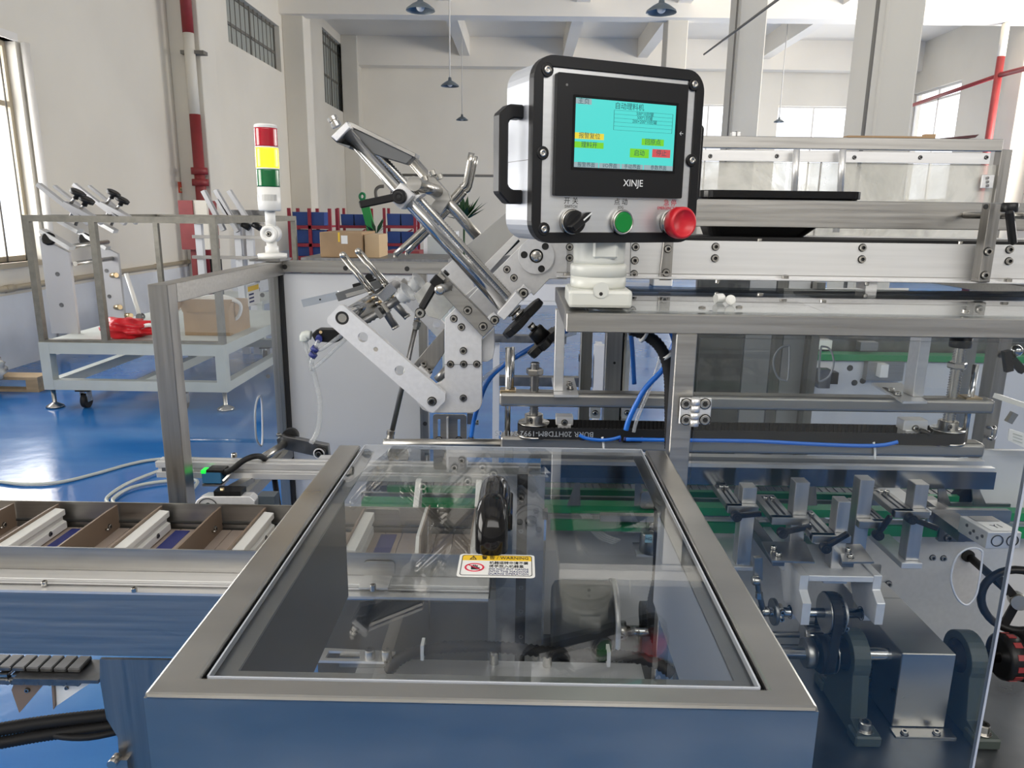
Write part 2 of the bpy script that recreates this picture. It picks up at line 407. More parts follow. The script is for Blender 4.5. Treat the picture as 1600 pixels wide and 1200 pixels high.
M['sky'] = mat('bright_outside', (1, 1, 1), 1)
def window(n, axis, a, hole, cols, rows, fm, pm, bars=0, t=.05, out=-1):
    T = Matrix(((0, 1, 0, 0), (1, 0, 0, 0), (0, 0, 1, 0), (0, 0, 0, 1))) if axis == 'x' else Matrix.Identity(4)
    u0, u1, z0, z1 = hole; a = a+out*.12
    root = MB()
    fr = MB().prism([(u0, z0), (u1, z0), (u1, z1), (u0, z1)], a-t/2, a+t/2, [[(u0+t, z0+t), (u1-t, z0+t), (u1-t, z1-t), (u0+t, z1-t)]], T).build('window_%d' % n, fm)
    struct(fr)
    for k in range(1, cols):
        u = u0+(u1-u0)*k/cols; MB().box(u-t/2, u+t/2, a-t/2, a+t/2, z0+t, z1-t, T).build('mullion', fm, fr)
    for r in rows:
        z = z0+(z1-z0)*r; MB().box(u0+t, u1-t, a-t/2, a+t/2, z-t/2, z+t/2, T).build('transom', fm, fr)
    MB().box(u0+t*.5, u1-t*.5, a-.005, a+.005, z0+t*.5, z1-t*.5, T).build('pane', pm, fr)
    for k in range(bars):
        u = u0+(u1-u0)*(k+.5)/bars; o = MB(); p, q = T @ Vector((u, a-out*.05, z0)), T @ Vector((u, a-out*.05, z1))
        o.cyl(p, q, .009, 6); o.build('bar', M['iron'], fr)
    return fr
w1 = window(1, 'x', XL, wl1, 2, (.72,), M['winframe'], M['pane'], 9)
MB().box(XL-.22, XL+.03, wl1[0]-.05, wl1[1]+.08, wl1[2]-.05, wl1[2]).build('window_sill', M['winframe'], w1)
MB().box(XL-.1, XL+.02, wl1[0]-.05, wl1[1]+.02, wl1[3], wl1[3]+.07).build('window_lintel', M['winwhite'], w1)
window(2, 'x', XL, hw1, 2, (.42,), M['iron'], M['pane_grey'], 12)
window(3, 'x', XL, hw2, 2, (.42, .85), M['iron'], M['pane_grey'], 10)
window(4, 'y', YB, bw1, 2, (), M['winwhite'], M['pane'], 0, .04, 1)
window(5, 'y', YB, bw2, 2, (), M['winwhite'], M['pane'], 0, .04, 1)
window(6, 'x', XR, rw1, 2, (.9,), M['winwhite'], M['pane'], 0, .05, 1)
# white drain pipe beside the near window
p = PX(47, 300, XL)
tag(MB().cyl((XL+.05, 7.47, .1), (XL+.05, 7.47, 3.0), .04, 10).build('drain_pipe', M['winwhite']), 'white drain pipe standing right beside the barred window', 'pipe')
# conduit along the left wall
q1 = PX(275, 412, XL+.03)
cd = thing('wall_conduit', 'beige conduit clipped low along the left wall', 'pipe')
MB().cyl((XL+.03, 3.5, q1.z), (XL+.03, 10.6, q1.z), .03, 8).build('pipe', M['winframe'], cd)
for k in range(5): MB().cyl((XL+.03, 5.8+k*.95, q1.z), (XL+.03, 5.92+k*.95, q1.z), .036, 8).build('coupling', M['winframe'], cd)
# red and white fire pipe on the first pillar
fp = thing('fire_pipe', 'red and white vertical fire pipe on the nearest left wall pillar', 'pipe')
fx, fy = PY(303, 150, 10.5).x, 10.48
MB().cyl((fx, fy, sz(3.42)), (fx, fy, ZB-.01), .072, 12).build('red_upper_length', M['redp'], fp)
MB().cyl((fx, fy, sz(2.55)), (fx, fy, sz(3.42)), .07, 12).build('white_length', M['wall'], fp)
MB().cyl((fx, fy, .1), (fx, fy, sz(2.55)), .072, 12).build('red_lower_length', M['redp'], fp)
for z in (1.75, 1.88): MB().cyl((fx, fy, sz(z)), (fx, fy, sz(z)+.09), .11, 12).build('flange', M['redp'], fp)
MB().box(fx-.12, fx+.19, fy-.02, fy+.12, sz(3.2), sz(3.2)+.045).build('pipe_clamp', M['iron'], fp)
# red fire pipe right back corner, rising pipe and branch
rp = thing('sprinkler_pipe', 'red sprinkler pipe rising in the far right corner with a branch', 'pipe')
a = PY(1568, 75, 15.62); b = PY(1545, 215, 15.62); bz = PY(1556, 118, 15.62)
MB().cyl((a.x-.02, 15.62, 0), (a.x-.02, 15.62, bz.z+.35), .07, 10).build('riser', M['redp'], rp)
MB().cyl((a.x-.02, 15.62, bz.z+.35), (a.x-.02, 15.62, ZB-.01), .07, 10).build('white_riser', M['wall'], rp)
MB().cyl((a.x-.02, 15.62, bz.z), (XR-.45, 7.0, bz.z+.02), .05, 10).build('branch', M['redp'], rp)
MB().cyl((a.x-.02, 15.62, bz.z), (XR-.45, 20.9, bz.z), .04, 10).build('rear_branch', M['redp'], rp)
# tension rod across the hall top right
tag(MB().cyl(PY(1100, 85, 10.4), PY(1225, -8, 5.8), .012, 6).build('tension_cable', M['iron']), 'thin dark cable slanting below the ceiling past the farther column', 'cable')
# pendant lamps
def lamp(px, py, Y, wpx, label):
    p = PY(px, py, Y); r = wpx*Y/1150/2
    t = thing('pendant_lamp', label, 'lamp', 'pendant lamps hanging from the ceiling')
    MB().lathe(p, (0, 0, 1), [(r, 0), (r*.96, r*.12), (r*.55, r*.42), (r*.2, r*.6), (r*.16, r*.9), (0.01, r*.95)], 20, True, False).build('shade', M['lampshade'], t)
    MB().cyl((p.x, p.y, p.z+r*.9), (p.x, p.y, ZC), .012, 6).build('rod', M['winwhite'], t)
    MB().sph((p.x, p.y, p.z+r*.25), r*.3).build('bulb', M['white'], t)
M['lampshade'] = mat('lamp_shade', (.16, .19, .21), .4, .3)
lamp(657, 17, 8.2, 42, 'dark dome pendant lamp at the top edge, left of the control panel')
lamp(1033, 20, 8.2, 44, 'dark dome pendant lamp at the top edge, above the control panel right corner')
lamp(703, 135, 13.1, 27, 'dome pendant lamp on a long rod in front of the back wall, middle one')
lamp(722, 188, 18.2, 18, 'small dome pendant lamp hanging lowest in front of the back wall')
lamp(1217, 191, 18.2, 15, 'small dome pendant lamp before the bright back window')
# ================================================================== GUARD HOOD in the foreground
zl = 1.17
fl, fr_, bl, br = PZ(222, 1085, zl), PZ(1278, 1105, zl), PZ(529, 697, zl), PZ(1039, 701, zl)
hx0, hx1 = (fl.x+bl.x)/2, (fr_.x+br.x)/2; hy0, hy1 = (fl.y+fr_.y)/2, (bl.y+br.y)/2
hood = thing('guard_hood', 'big stainless steel guard hood with clear lid filling the foreground', 'machine guard')
ix0, ix1, iy0 = hx0+.031, hx1-.029, hy0+.020
top = MB()
_T = Matrix(((1, 0, 0, 0), (0, 0, 1, 0), (0, 1, 0, 0), (0, 0, 0, 1)))   # polygon in XY, extruded in z
top.prism([(hx0, hy0), (hx1, hy0), (hx1, hy1), (ix1, hy1), (ix1, iy0), (ix0, iy0), (ix0, hy1), (hx0, hy1)], zl-.006, zl, (), _T)
top.build('top_frame', M['hood'], hood, bevel=.0025, seg=2)
MB().box(hx0, hx1, hy0, hy0+.003, zl-.42, zl-.0032).build('front_panel', M['hood'], hood)
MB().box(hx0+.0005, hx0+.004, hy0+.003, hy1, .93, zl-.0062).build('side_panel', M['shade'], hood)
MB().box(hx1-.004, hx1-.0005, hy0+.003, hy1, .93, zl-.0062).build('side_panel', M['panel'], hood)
# inner flange carrying the pane
fx0, fx1, fy0 = ix0+.019, ix1-.017, iy0+.022
MB().prism([(ix0-.004, iy0-.004), (ix1+.004, iy0-.004), (ix1+.004, hy1), (fx1, hy1), (fx1, fy0), (fx0, fy0), (fx0, hy1), (ix0-.004, hy1)], zl-.012, zl-.0095, (), _T).build('inner_flange', M['hood'], hood)
MB().prism([(ix0-.001, iy0-.001), (ix1+.001, iy0-.001), (ix1+.001, hy1-.002), (ix1-.004, hy1-.002), (ix1-.004, iy0+.003), (ix0+.004, iy0+.003), (ix0+.004, hy1-.002), (ix0-.001, hy1-.002)], zl-.0094, zl-.007, (), _T).build('dark_gasket', M['rubber'], hood)
pane = MB().box(ix0+.005, ix1-.005, iy0+.004, hy1+.006, zl-.007, zl-.002).build('lid_pane', M['acrylh'], hood)
e = MB(); g = (ix0+.005, ix1-.005, iy0+.004, hy1+.006)
for a in ((g[0]-.0014, g[0], g[2], g[3]), (g[1], g[1]+.0014, g[2], g[3]), (g[0], g[1], g[2]-.0016, g[2]), (g[0], g[1], g[3], g[3]+.0012)): e.box(*a, zl-.007, zl-.0015)
e.build('pane_edge', M['edge'], pane)
# black handle standing on the lid
hd = thing('lid_handle', 'glossy black bridge handle standing on the clear lid', 'handle')
zp = zl-.002
na, fa = PZ(768, 858, zp), PZ(778, 775, zp)
hl = .085; ht = .036; hw = .0165
path = [(na.x, na.y, zp), (na.x, na.y, zp+ht*.55), (na.x, na.y+.012, zp+ht*.95), (na.x+.001, na.y+.03, zp+ht), (na.x+.001, na.y+hl*.7, zp+ht), (na.x+.001, na.y+hl*.93, zp+ht*.9), (na.x+.001, na.y+hl, zp+ht*.5), (na.x+.001, na.y+hl, zp)]
na.x += .0
MB().tube(path, hw, 18, 5).build('grip', M['gloss'], hd)
MB().box(na.x+hw-.004, na.x+hw+.004, na.y+.018, na.y+hl*.95, zp+ht*.3, zp+ht*.85).build('side_strip', M['gloss'], hd, bevel=.002)
# warning sticker on the lid
def sticker(): 
    c = [PZ(*q, zp) for q in ((722, 866), (838, 868), (833, 905), (710, 900))]
    x0, x1 = (c[0].x+c[3].x)/2, (c[1].x+c[2].x)/2; y0, y1 = (c[2].y+c[3].y)/2, (c[0].y+c[1].y)/2
    return x0, x1, y0, y1
sx0, sx1, sy0, sy1 = sticker()
st = thing('warning_sticker', 'white and yellow hand warning sticker on the clear lid below the handle', 'sticker')
W, H = sx1-sx0, sy1-sy0
def flat(pts, z0, z1): return MB().prism(pts, z0, z1, (), _T)
flat(rrect(sx0, sx1, sy0, sy1, .004), zp, zp+.0004).build('backing', M['white'], st)
M['yel'] = mat('sign_yellow', (.80, .52, .03), .5); M['ink'] = mat('black_ink', (.01, .01, .01), .6); M['inkb'] = mat('blue_ink', (.03, .04, .13), .6); M['redink'] = mat('red_ink', (.6, .01, .05), .5)
bx0, bx1, by0, by1 = sx0+W*.035, sx1-W*.035, sy0+H*.06, sy1-H*.05
MB().prism(rrect(bx0, bx1, by0, by1, .003), zp+.0004, zp+.0006, [rrect(bx0+.0007, bx1-.0007, by0+.0007, by1-.0007, .0026)], _T).build('border', M['ink'], st)
flat([(bx0+.0007, by1-H*.24), (bx1-.0007, by1-H*.24), (bx1-.0007, by1-.0026), (bx1-.003, by1-.0007), (bx0+.003, by1-.0007), (bx0+.0007, by1-.0026)], zp+.0004, zp+.00055).build('yellow_band', M['yel'], st)
yc = by1-H*.125
tri = [(sx0+W*.135, yc-H*.085), (sx0+W*.235, yc-H*.085), (sx0+W*.185, yc+H*.09)]
MB().prism(tri, zp+.00055, zp+.0007, [[(sx0+W*.155, yc-H*.065), (sx0+W*.215, yc-H*.065), (sx0+W*.185, yc+H*.05)]], _T).build('warning_triangle', M['ink'], st)
text('!', (sx0+W*.185, yc-H*.02, zp+.0006), H*.14, M['ink'], st, rx=0)
text('警 告 / WARNING', (sx0+W*.61, yc, zp+.0006), H*.17, M['ink'], st, rx=0, fit=W*.62)
text('机器运转中请不要', (sx0+W*.66, sy0+H*.605, zp+.0005), H*.13, M['ink'], st, rx=0, fit=W*.51)
text('将手放入机器里', (sx0+W*.63, sy0+H*.455, zp+.0005), H*.13, M['ink'], st, rx=0, fit=W*.45)
for k, s_ in enumerate(('DO NOT PUT HANDS', 'INTO THE MACHINE', 'DURING OPERATION')):
    text(s_, (sx0+W*.66, sy0+H*(.335-.1*k), zp+.0005), H*.105, M['inkb'], st, rx=0, fit=W*.51)
ccx, ccy, rr = sx0+W*.215, sy0+H*.40, min(H*.25, W*.115)
MB().prism([(ccx+(a-ccx)*1.12, b) for a, b in circ(ccx, ccy, rr, 28)], zp+.0004, zp+.0007, [[(ccx+(a-ccx)*1.12, b) for a, b in circ(ccx, ccy, rr*.82, 28)]], _T).build('prohibition_ring', M['redink'], st)
MB().obox((ccx-rr*.8, ccy+rr*.65, zp+.0006), (ccx+rr*.8, ccy-rr*.65, zp+.0006), (0, 0, 1), .0002, rr*.16).build('prohibition_bar', M['redink'], st)
hnd = MB(); hnd.prism([(ccx-rr*.35, ccy-rr*.5), (ccx+rr*.45, ccy-rr*.5), (ccx+rr*.65, ccy-rr*.1), (ccx+rr*.35, ccy+rr*.05), (ccx-rr*.4, ccy+rr*.1)], zp+.0004, zp+.0006, (), _T)
for k, l in enumerate((.45, .6, .62, .5)): hnd.box(ccx-rr*.4+k*rr*.2, ccx-rr*.4+k*rr*.2+rr*.14, ccy, ccy+rr*l, zp+.0004, zp+.0006)
hnd.build('hand_symbol', M['ink'], st)

# ================================================================== RIGHT GUARD FRAME (bar, post, top sheet, door)
zt = 1.36; yf = 1.0; tw = .03
gf = thing('machine_chassis', 'brushed stainless tube frame of the machine with wide top bar and front post', 'machine frame')
bxl = PY(885, 503, yf).x; zb0 = PY(885, 519, yf).z; ztop = PY(885, 489, yf).z; zt = ztop
MB().box(bxl, 1.05, yf, yf+tw, zb0, zt).build('front_rail', M['steel'], gf, bevel=.0012)
MB().box(bxl, bxl+tw, yf+tw, 1.36, zb0, zt).build('side_rail', M['steel'], gf, bevel=.0012)
pb = facebox(yf, 1052, 519, 1086, 760, .03)
pxa, pxb = PY(1057, 530, yf).x, PY(1090, 530, yf).x
MB().box(pxa, pxb, yf+.0005, yf+tw, .60, zb0).build('post', M['steel'], gf, bevel=.0012)
MB().box(1.02, 1.05, yf+.0005, yf+tw, .60, zb0).build('end_post', M['steelv'], gf, bevel=.0012)
MB().box(.16, .19, 1.93, 1.96, .60, zb0).build('rear_post', M['steelv'], gf, bevel=.0012)
MB().box(1.02, 1.05, yf+tw, 1.96, zb0, zt).build('end_rail', M['steel'], gf, bevel=.0012)
# clear top sheet
tsx0 = PZ(960, 480, zt).x
topsheet = thing('top_sheet', 'clear acrylic sheet lying on the machine top behind the stainless front bar', 'cover sheet')
MB().box(bxl+.03, 1.03, yf+.004, 1.345, zt+.0005, zt+.0045).build('sheet', M['acryl'], topsheet)
# front strip screws
for px, py in ((1097, 482), (1155, 481), (1188, 461), (1286, 471), (1508, 487)):
    p = PZ(px, py, zt+.004); bolt(p, (0, 0, 1), .005, topsheet, h=.003)
# plates seen under the clear sheet
up = thing('top_deck_plates', 'white and dark plates seen under the clear top sheet', 'plate')
def under(pts, z, m, n='plate', h=.004):
    MB().prism([(p.x, p.y) for p in (PZ(*q, z) for q in pts)], z-h, z, (), _T).build(n, m, up)
under(((962, 489), (1600, 497), (1600, 478), (1480, 472), (1260, 478), (1100, 470), (905, 470)), zt-.002, M['white'], 'white_plate')
under(((1225, 462), (1262, 462), (1322, 488), (1290, 488)), zt-.0005, M['panel'], 'grey_strip', .001)
under(((880, 468), (1216, 471), (1216, 456), (880, 452)), zt-.008, M['dark'], 'dark_plate')
under(((1262, 476), (1600, 480), (1600, 455), (1240, 455)), zt-.008, M['deck'], 'dark_plate')
under(((1225, 471), (1420, 474), (1420, 450), (1225, 450)), zt-.06, M['white'], 'white_plate')
# two little white plugs lying on the sheet
for px, py, r, up_, lb in ((1141, 468, .0075, False, 'white plastic plug lying on its side on the clear top sheet, round end forward'), (1126, 466, .0075, True, 'small ribbed white plastic plug lying left of the round one on the top sheet')):
    t = thing('plastic_plug', lb, 'plug'); p = PZ(px, py+9, zt+.0045)
    if up_:
        MB().lathe((p.x-.007, p.y+.004, zt+.0045+r), (1, .35, 0), [(r*.9, 0), (r*.9, .001)]+[(r*(1 if k % 2 else .8), .0012+.0014*k) for k in range(8)]+[(r*.7, .014)], 16, True).build('ribbed_body', M['white'], t)
    else:
        MB().lathe((p.x, p.y, zt+.0045+r), (.15, 1, 0), [(r*.75, -.001), (r, 0), (r, .003), (r*.8, .0035), (r*.8, .012)], 18).build('round_head', M['white'], t)
        MB().lathe((p.x, p.y-.0012, zt+.0045+r), (.15, 1, 0), [(r*.55, -.001), (r*.5, .0005)], 14).build('centre_dimple', M['nylon'], t)
# hinged clear door
door = thing('clear_door', 'clear acrylic door hung on the front post at right, bright cut right edge', 'door panel')
dx0, dx1 = pxb+.002, PY(1560, 960, yf-.006).x; dz1 = zb0-.004; dz0 = .62
# hand hole, D shaped
def dshape(pts, Y, smooth=5):
    P = spline([Vector((p.x, p.z, 0)) for p in (PY(a, b, Y) for a, b in pts)], smooth, True); return [(p.x, p.y) for p in P]
dh = dshape(((1523, 856), (1533, 860), (1535, 870), (1528, 920), (1520, 938), (1508, 945), (1494, 932), (1486, 905), (1492, 875), (1506, 860)), yf-.006)
MB().prism([(dx0, dz0), (dx1, dz0), (dx1, dz1), (dx0, dz1)], yf-.009, yf-.003, [dh]).build('sheet', M['acryl'], door)
ed = MB(); ed.box(dx1, dx1+.0035, yf-.0095, yf-.0025, dz0, dz1)
ed.build('cut_edge', M['edge'], door)
MB().tube([(a, yf-.006, b) for a, b in dh], .0016, 6, 0, True).build('hand_hole_edge', M['edge'], door)
# hinge
hg = thing('door_hinge', 'cast silver four-screw hinge joining the front post and the clear door', 'hinge')
for (a, b) in ((1062, 1082), (1092, 1111)):
    f = facebox(yf-.011, a, 622, b, 663, .004); MB().box(*f).build('leaf', M['alub'], hg, bevel=.001)
    for py in (631, 656): 
        p = PY((a+b)/2, py, yf-.012); bolt(p, FR, .0068, hg, h=.0015)
kx = PY(1086, 642, yf-.013)
for k in range(4):
    z1 = PY(1086, 622+11*k, yf-.013).z; z0 = PY(1086, 632.3+11*k, yf-.013).z
    MB().cyl((kx.x, kx.y, z0), (kx.x, kx.y, z1), .0062, 14).build('knuckle', M['alub'], hg)

# ================================================================== CONTROL PANEL
th = math.radians(25); dL = .98
def _cp():
    TL, BL = PY(832, 82, .955), PY(832, 381, .955)
    return TL, BL
pY = .965
TL, BL, = PY(833, 83, pY), PY(833, 380, pY)
ph = TL.z-BL.z; pwid = .258; dep = .085
ux = Vector((math.cos(th), math.sin(th), 0)); uy = Vector((-math.sin(th), math.cos(th), 0))
pM = Matrix(((ux.x, uy.x, 0, TL.x), (ux.y, uy.y, 0, TL.y), (0, 0, 1, BL.z), (0, 0, 0, 1)))   # local: x along face, y into box, z up
def pl(mb, name, m, par, bevel=0, seg=1):
    for i, v in enumerate(mb.v): mb.v[i] = pM @ v
    return mb.build(name, m, par, bevel, seg)
cp = thing('control_panel', 'silver and black operator control box with lit cyan touch screen on a pedestal', 'control panel')
M['case'] = mat('silver_case', (.50, .52, .56), .35, .35)
M['face'] = mat('brushed_face', (.66, .67, .68), .33, .75, .05, (4, 4, 160), .02)
pl(MB().prism(rrect(.003, pwid-.003, .003, ph-.003, .026, 6), .010, dep), 'case', M['case'], cp, bevel=.003, seg=2)
pl(MB().prism(rrect(0, pwid, 0, ph, .028, 8), -.004, .0100, [rrect(.0135, pwid-.0135, .0135, ph-.0135, .012, 6)]), 'bezel', M['black'], cp, bevel=.0015)
pl(MB().prism(rrect(.0137, pwid-.0137, .0137, ph-.0137, .012, 6), -.0012, .0099), 'face_plate', M['face'], cp)
for u, v in ((.018, ph-.018), (pwid-.018, ph-.018), (.014, ph*.49), (pwid-.014, ph*.49), (.018, .018), (pwid-.018, .018)):
    pl(MB().lathe((u, -.0043, v), (0, -1, 0), [(.0085, -.004), (.0085, 0), (.0075, .0006)], 16), 'screw_boss', M['black'], cp)
    pl(MB().lathe((u, -.005, v), (0, -1, 0), [(.0052, 0), (.0045, .0012), (.002, .0012), (.0015, .0004)], 12), 'screw', M['bolt'], cp)
# seam
pl(MB().box(.0026, .0032, .012, dep-.003, ph*.455, ph*.459), 'case_seam', M['dark'], cp)
# touch screen unit
s0, s1, t0, t1 = .030, .228, ph*.263, ph*.912
hmi = pl(MB().prism(rrect(s0, s1, t0, t1, .002, 2), -.009, 0), 'touch_screen', M['black'], cp, bevel=.001)
dx0_, dx1_, dz0_, dz1_ = s0+.026, s1-.019, t0+.036, t1-.028
pl(MB().prism(rrect(dx0_-.0035, dx1_+.0035, dz0_-.0035, dz1_+.0035, .001, 2), -.0096, -.0088, [[(dx0_, dz0_), (dx1_, dz0_), (dx1_, dz1_), (dx0_, dz1_)]]), 'screen_rim', M['gloss'], hmi)
def lit(n, c, s=1.0): return mat(n, (.0, .0, .0), .25, emit=(c, s))
M['cyan'] = lit('screen_cyan', (.085, .72, .66), .92); M['sgrey'] = lit('screen_grey', (.33, .44, .47), .9); M['sgreen'] = lit('screen_green', (.22, .75, .03), .8)
M['syel'] = lit('screen_yellow', (.85, .70, .05), .9); M['sred'] = lit('screen_red', (.65, .09, .10), .9); M['sdark'] = lit('screen_text', (.02, .10, .12), .7)
pl(MB().box(dx0_, dx1_, -.0092, -.0088, dz0_, dz1_), 'display', M['cyan'], hmi)
DW, DH = dx1_-dx0_, dz1_-dz0_
def scr(u0, u1, v0, v1, m, n, y=-.0094): pl(MB().box(dx0_+DW*u0, dx0_+DW*u1, y, -.0091, dz0_+DH*v0, dz0_+DH*v1), n, M[m], hmi)
def stx(s_, u, v, size, m='sdark', y=-.0096, name='screen_text'):
    p = pM @ Vector((dx0_+DW*u, y, dz0_+DH*v)); text(s_, p, size, M[m], hmi, Mx=pM.to_3x3().to_4x4() @ Matrix.Rotation(HP, 4, 'X'), name=name, ext=.00005)
scr(0, .15, .915, .995, 'sgrey', 'screen_button'); stx('主页', .075, .955, .0085)
stx('自动理料机', .52, .925, .009)
for k in range(6): scr(.37, .97, .865-.058*k, .868-.058*k, 'sdark', 'screen_line')
for u in (.37, .967): scr(u, u+.003, .575, .868, 'sdark', 'screen_line')
for k, s_ in enumerate(('500*10封罐', '500*1封罐', '200×200*10封罐')): stx(s_, .68, .836-.058*k, .0055)
scr(.0, .28, .415, .505, 'syel', 'screen_button'); stx('报警复位', .14, .46, .008)
scr(.0, .28, .285, .375, 'sgreen', 'screen_button'); stx('理料开', .14, .33, .008)
scr(.66, .89, .375, .475, 'sgreen', 'screen_button'); stx('回原点', .775, .425, .0085)
scr(.545, .74, .18, .315, 'sgreen', 'screen_button'); stx('启动', .64, .247, .0085)
scr(.775, .965, .20, .325, 'sred', 'screen_button'); stx('停止', .87, .262, .0085)
for k, s_ in enumerate(('报警界面', 'I/O界面', '手动界面', '参数界面')):
    u = (.0, .245, .465, .695)[k]; u2 = (.235, .455, .685, 1.0)[k]
    scr(u, u2, .0, .075, 'sgrey', 'screen_button'); stx(s_, (u+u2)/2, .037, .0065)
def ptx(s_, u, v, size, m, sx=1, y=-.0014):
    p = pM @ Vector((u, y, v)); return text(s_, p, size, M[m], cp, Mx=pM.to_3x3().to_4x4() @ Matrix.Rotation(HP, 4, 'X'), sx=sx, ext=.0001)
M['wink'] = mat('white_print', (.8, .8, .8), .5)
ptx('XINJE', s0+.117, t0+.018, .0125, 'wink', 1.0, -.0092)
ptx('←', s1-.008, t0+.085, .008, 'wink', 1, -.0092)
pl(MB().cyl((s0+.013, -.0088, t1-.014), (s0+.013, -.0092, t1-.014), .0016, 10), 'sensor_dot', M['dark'], hmi)
us = (.058, .134, .214)
for u, c, e_, m in ((us[0], '开 关', 'SWITCH', 'ink'), (us[1], '点 动', 'JOG', 'ink'), (us[2], '急 停', 'EMERGENCY STOP', 'redink')):
    ptx(c, u, .0535, .0095, m); ptx(e_, u, .0465, .0058, m, .85)
vb = .0272
sw = pl(MB().lathe((us[0], -.001, vb), (0, -1, 0), [(.0165, 0), (.0165, .006), (.015, .008)], 24), 'switch_collar', M['bolt'], cp)
pl(MB().lathe((us[0], -.009, vb), (0, -1, 0), [(.0148, 0), (.0148, .006), (.0135, .008)], 24), 'switch_body', M['black'], sw)
k_ = MB().prism([(-.014, -.0045), (.012, -.0055), (.021, 0), (.012, .0055), (-.014, .0045)], -.030, -.015); Rk = Matrix.Translation((us[0], 0, vb)) @ Matrix.Rotation(-math.radians(38), 4, 'Y')
k_.v = [Rk @ v for v in k_.v]; pl(k_, 'switch_lever', M['black'], sw, bevel=.0015)
k_ = MB().box(.004, .019, -.0306, -.0298, -.0009, .0009); k_.v = [Rk @ v for v in k_.v]; pl(k_, 'white_pointer', M['white'], sw)
jb = pl(MB().lathe((us[1], -.001, vb), (0, -1, 0), [(.0165, 0), (.0165, .008), (.0152, .010), (.0140, .010), (.0138, .008)], 28), 'button_collar', M['bolt'], cp)
M['gbtn'] = mat('green_button', (.0, .20, .03), .3)
pl(MB().lathe((us[1], -.007, vb), (0, -1, 0), [(.0137, 0), (.0137, .0035), (.0125, .0042)], 28), 'green_button', M['gbtn'], jb)
es = pl(MB().lathe((us[2], -.001, vb), (0, -1, 0), [(.0165, 0), (.0165, .008), (.014, .010), (.0115, .010), (.0115, .016)], 28), 'stop_collar', M['bolt'], cp)
pl(MB().lathe((us[2], -.015, vb), (0, -1, 0), [(.013, 0), (.0205, .003), (.0215, .008), (.0215, .018), (.020, .021), (.0165, .0215), (.0163, .0205), (.002, .0205)], 30), 'stop_mushroom', M['red'], es)
# handles on the two sides
def phandle(u, sg, z0, z1, n):
    o = MB(); y = .04; t = .017
    out = [(u, z1), (u+sg*.020, z1), (u+sg*.034, z1-.012), (u+sg*.034, z0+.014), (u+sg*.020, z0), (u, z0), (u, z0+.018), (u+sg*.015, z0+.018), (u+sg*.021, z0+.023), (u+sg*.021, z1-.021), (u+sg*.015, z1-.017), (u, z1-.017)]
    o.prism(out, y-.011, y+.011); pl(o, n, M['black'], cp, bevel=.002)
phandle(.003, -1, ph*.215, ph*.755, 'grab_handle'); phandle(pwid-.003, 1, ph*.215, ph*.755, 'grab_handle')
pl(MB().box(pwid-.003, pwid+.010, .05, .075, ph*.38, ph*.53), 'side_latch', M['black'], cp, bevel=.002)
# swivel pedestal
ped = thing('panel_pedestal', 'cream swivel pedestal carrying the control box on the corner of the top bar', 'pedestal')
pc = PZ(935, 472, zt); pcx, pcy = PY(934, 480, 1.05).x, 1.062
MB().box(pcx-.044, pcx+.044, pcy-.046, pcy+.05, zt+.0045, zt+.030).build('square_base', M['cream'], ped, bevel=.005, seg=2)
o = MB().prism(circ(pcx, zt+.030, .011, 16), pcy-.0475, pcy-.045); o.build('base_scallop', M['cream'], ped)
MB().cyl((pcx, pcy-.0478, zt+.025), (pcx, pcy-.0474, zt+.025), .0026, 10).build('screw_hole', M['hole'], ped)
MB().lathe((pcx, pcy, zt+.030), (0, 0, 1), [(.0385, 0), (.0395, .004), (.0395, .015), (.0385, .0155), (.0385, .0165), (.040, .017), (.040, .030), (.0385, .033), (.0355, .034)], 40).build('turntable', M['cream'], ped)
MB().lathe((pcx, pcy, zt+.063), (0, 0, 1), [(.036, 0), (.0362, .006), (.0372, .045), (.0382, .056)], 40).build('neck', M['cream'], ped)
MB().prism([(pcx-.012, zt+.072), (pcx+.022, zt+.072), (pcx+.022, zt+.10), (pcx-.012, zt+.10)], pcy-.0385, pcy-.02).build('neck_flat', M['cream'], ped, bevel=.003)
MB().lathe((pcx+.004, pcy, zt+.119), (0, 0, 1), [(.0385, 0), (.0392, .003), (.0392, .016), (.037, BL.z-zt-.119)], 40).build('upper_collar', M['cream'], ped)
# ================================================================== MACHINE DECK
tb = thing('machine_table', 'dark polished steel machine deck carrying the gears and pillow blocks', 'machine table')
MB().box(-.34, 1.35, 1.0, 1.92, .585, .60).build('deck_plate', M['deck'], tb)
for x in (-.33, 1.27):
    for y in (1.03, 1.85): MB().box(x, x+.05, y, y+.05, 0, .585).build('leg', M['steelv'], tb)
MB().box(-.28, 1.27, 1.035, 1.06, .46, .585).build('apron', M['steel'], tb)

# ================================================================== INFEED CONVEYOR (left, running under the hood)
zA = .906; cy0 = 1.05
cx0, cx1 = -1.75, -.045
cvF = thing('infeed_conveyor', 'long stainless steel infeed conveyor on the left with walls along both edges', 'conveyor')
MB().box(cx0, hx0-.06, cy0, cy0+.004, .792, zA-.004).build('front_plate', M['steel'], cvF)
MB().box(cx0, cx1, cy0, cy0+.06, zA-.004, zA).build('top_ledge', M['alub'], cvF)
MB().box(cx0, cx1, cy0+.016, cy0+.018, zA, zA+.0022).build('ledge_groove', M['dark'], cvF)
MB().box(cx0, cx1, cy0+.028, cy0+.058, zA, zA+.006).build('rail_foot', M['alub'], cvF, bevel=.001)
MB().box(cx0, cx1, cy0+.058, cy0+.061, zA, .952).build('front_wall', M['steel'], cvF)
MB().box(cx0, cx1, 1.300, 1.303, zA-.05, .952).build('back_wall', M['steel'], cvF)
MB().box(cx0, cx1, 1.2945, 1.2998, .9135, .9165).build('dark_slot', M['hole'], cvF)
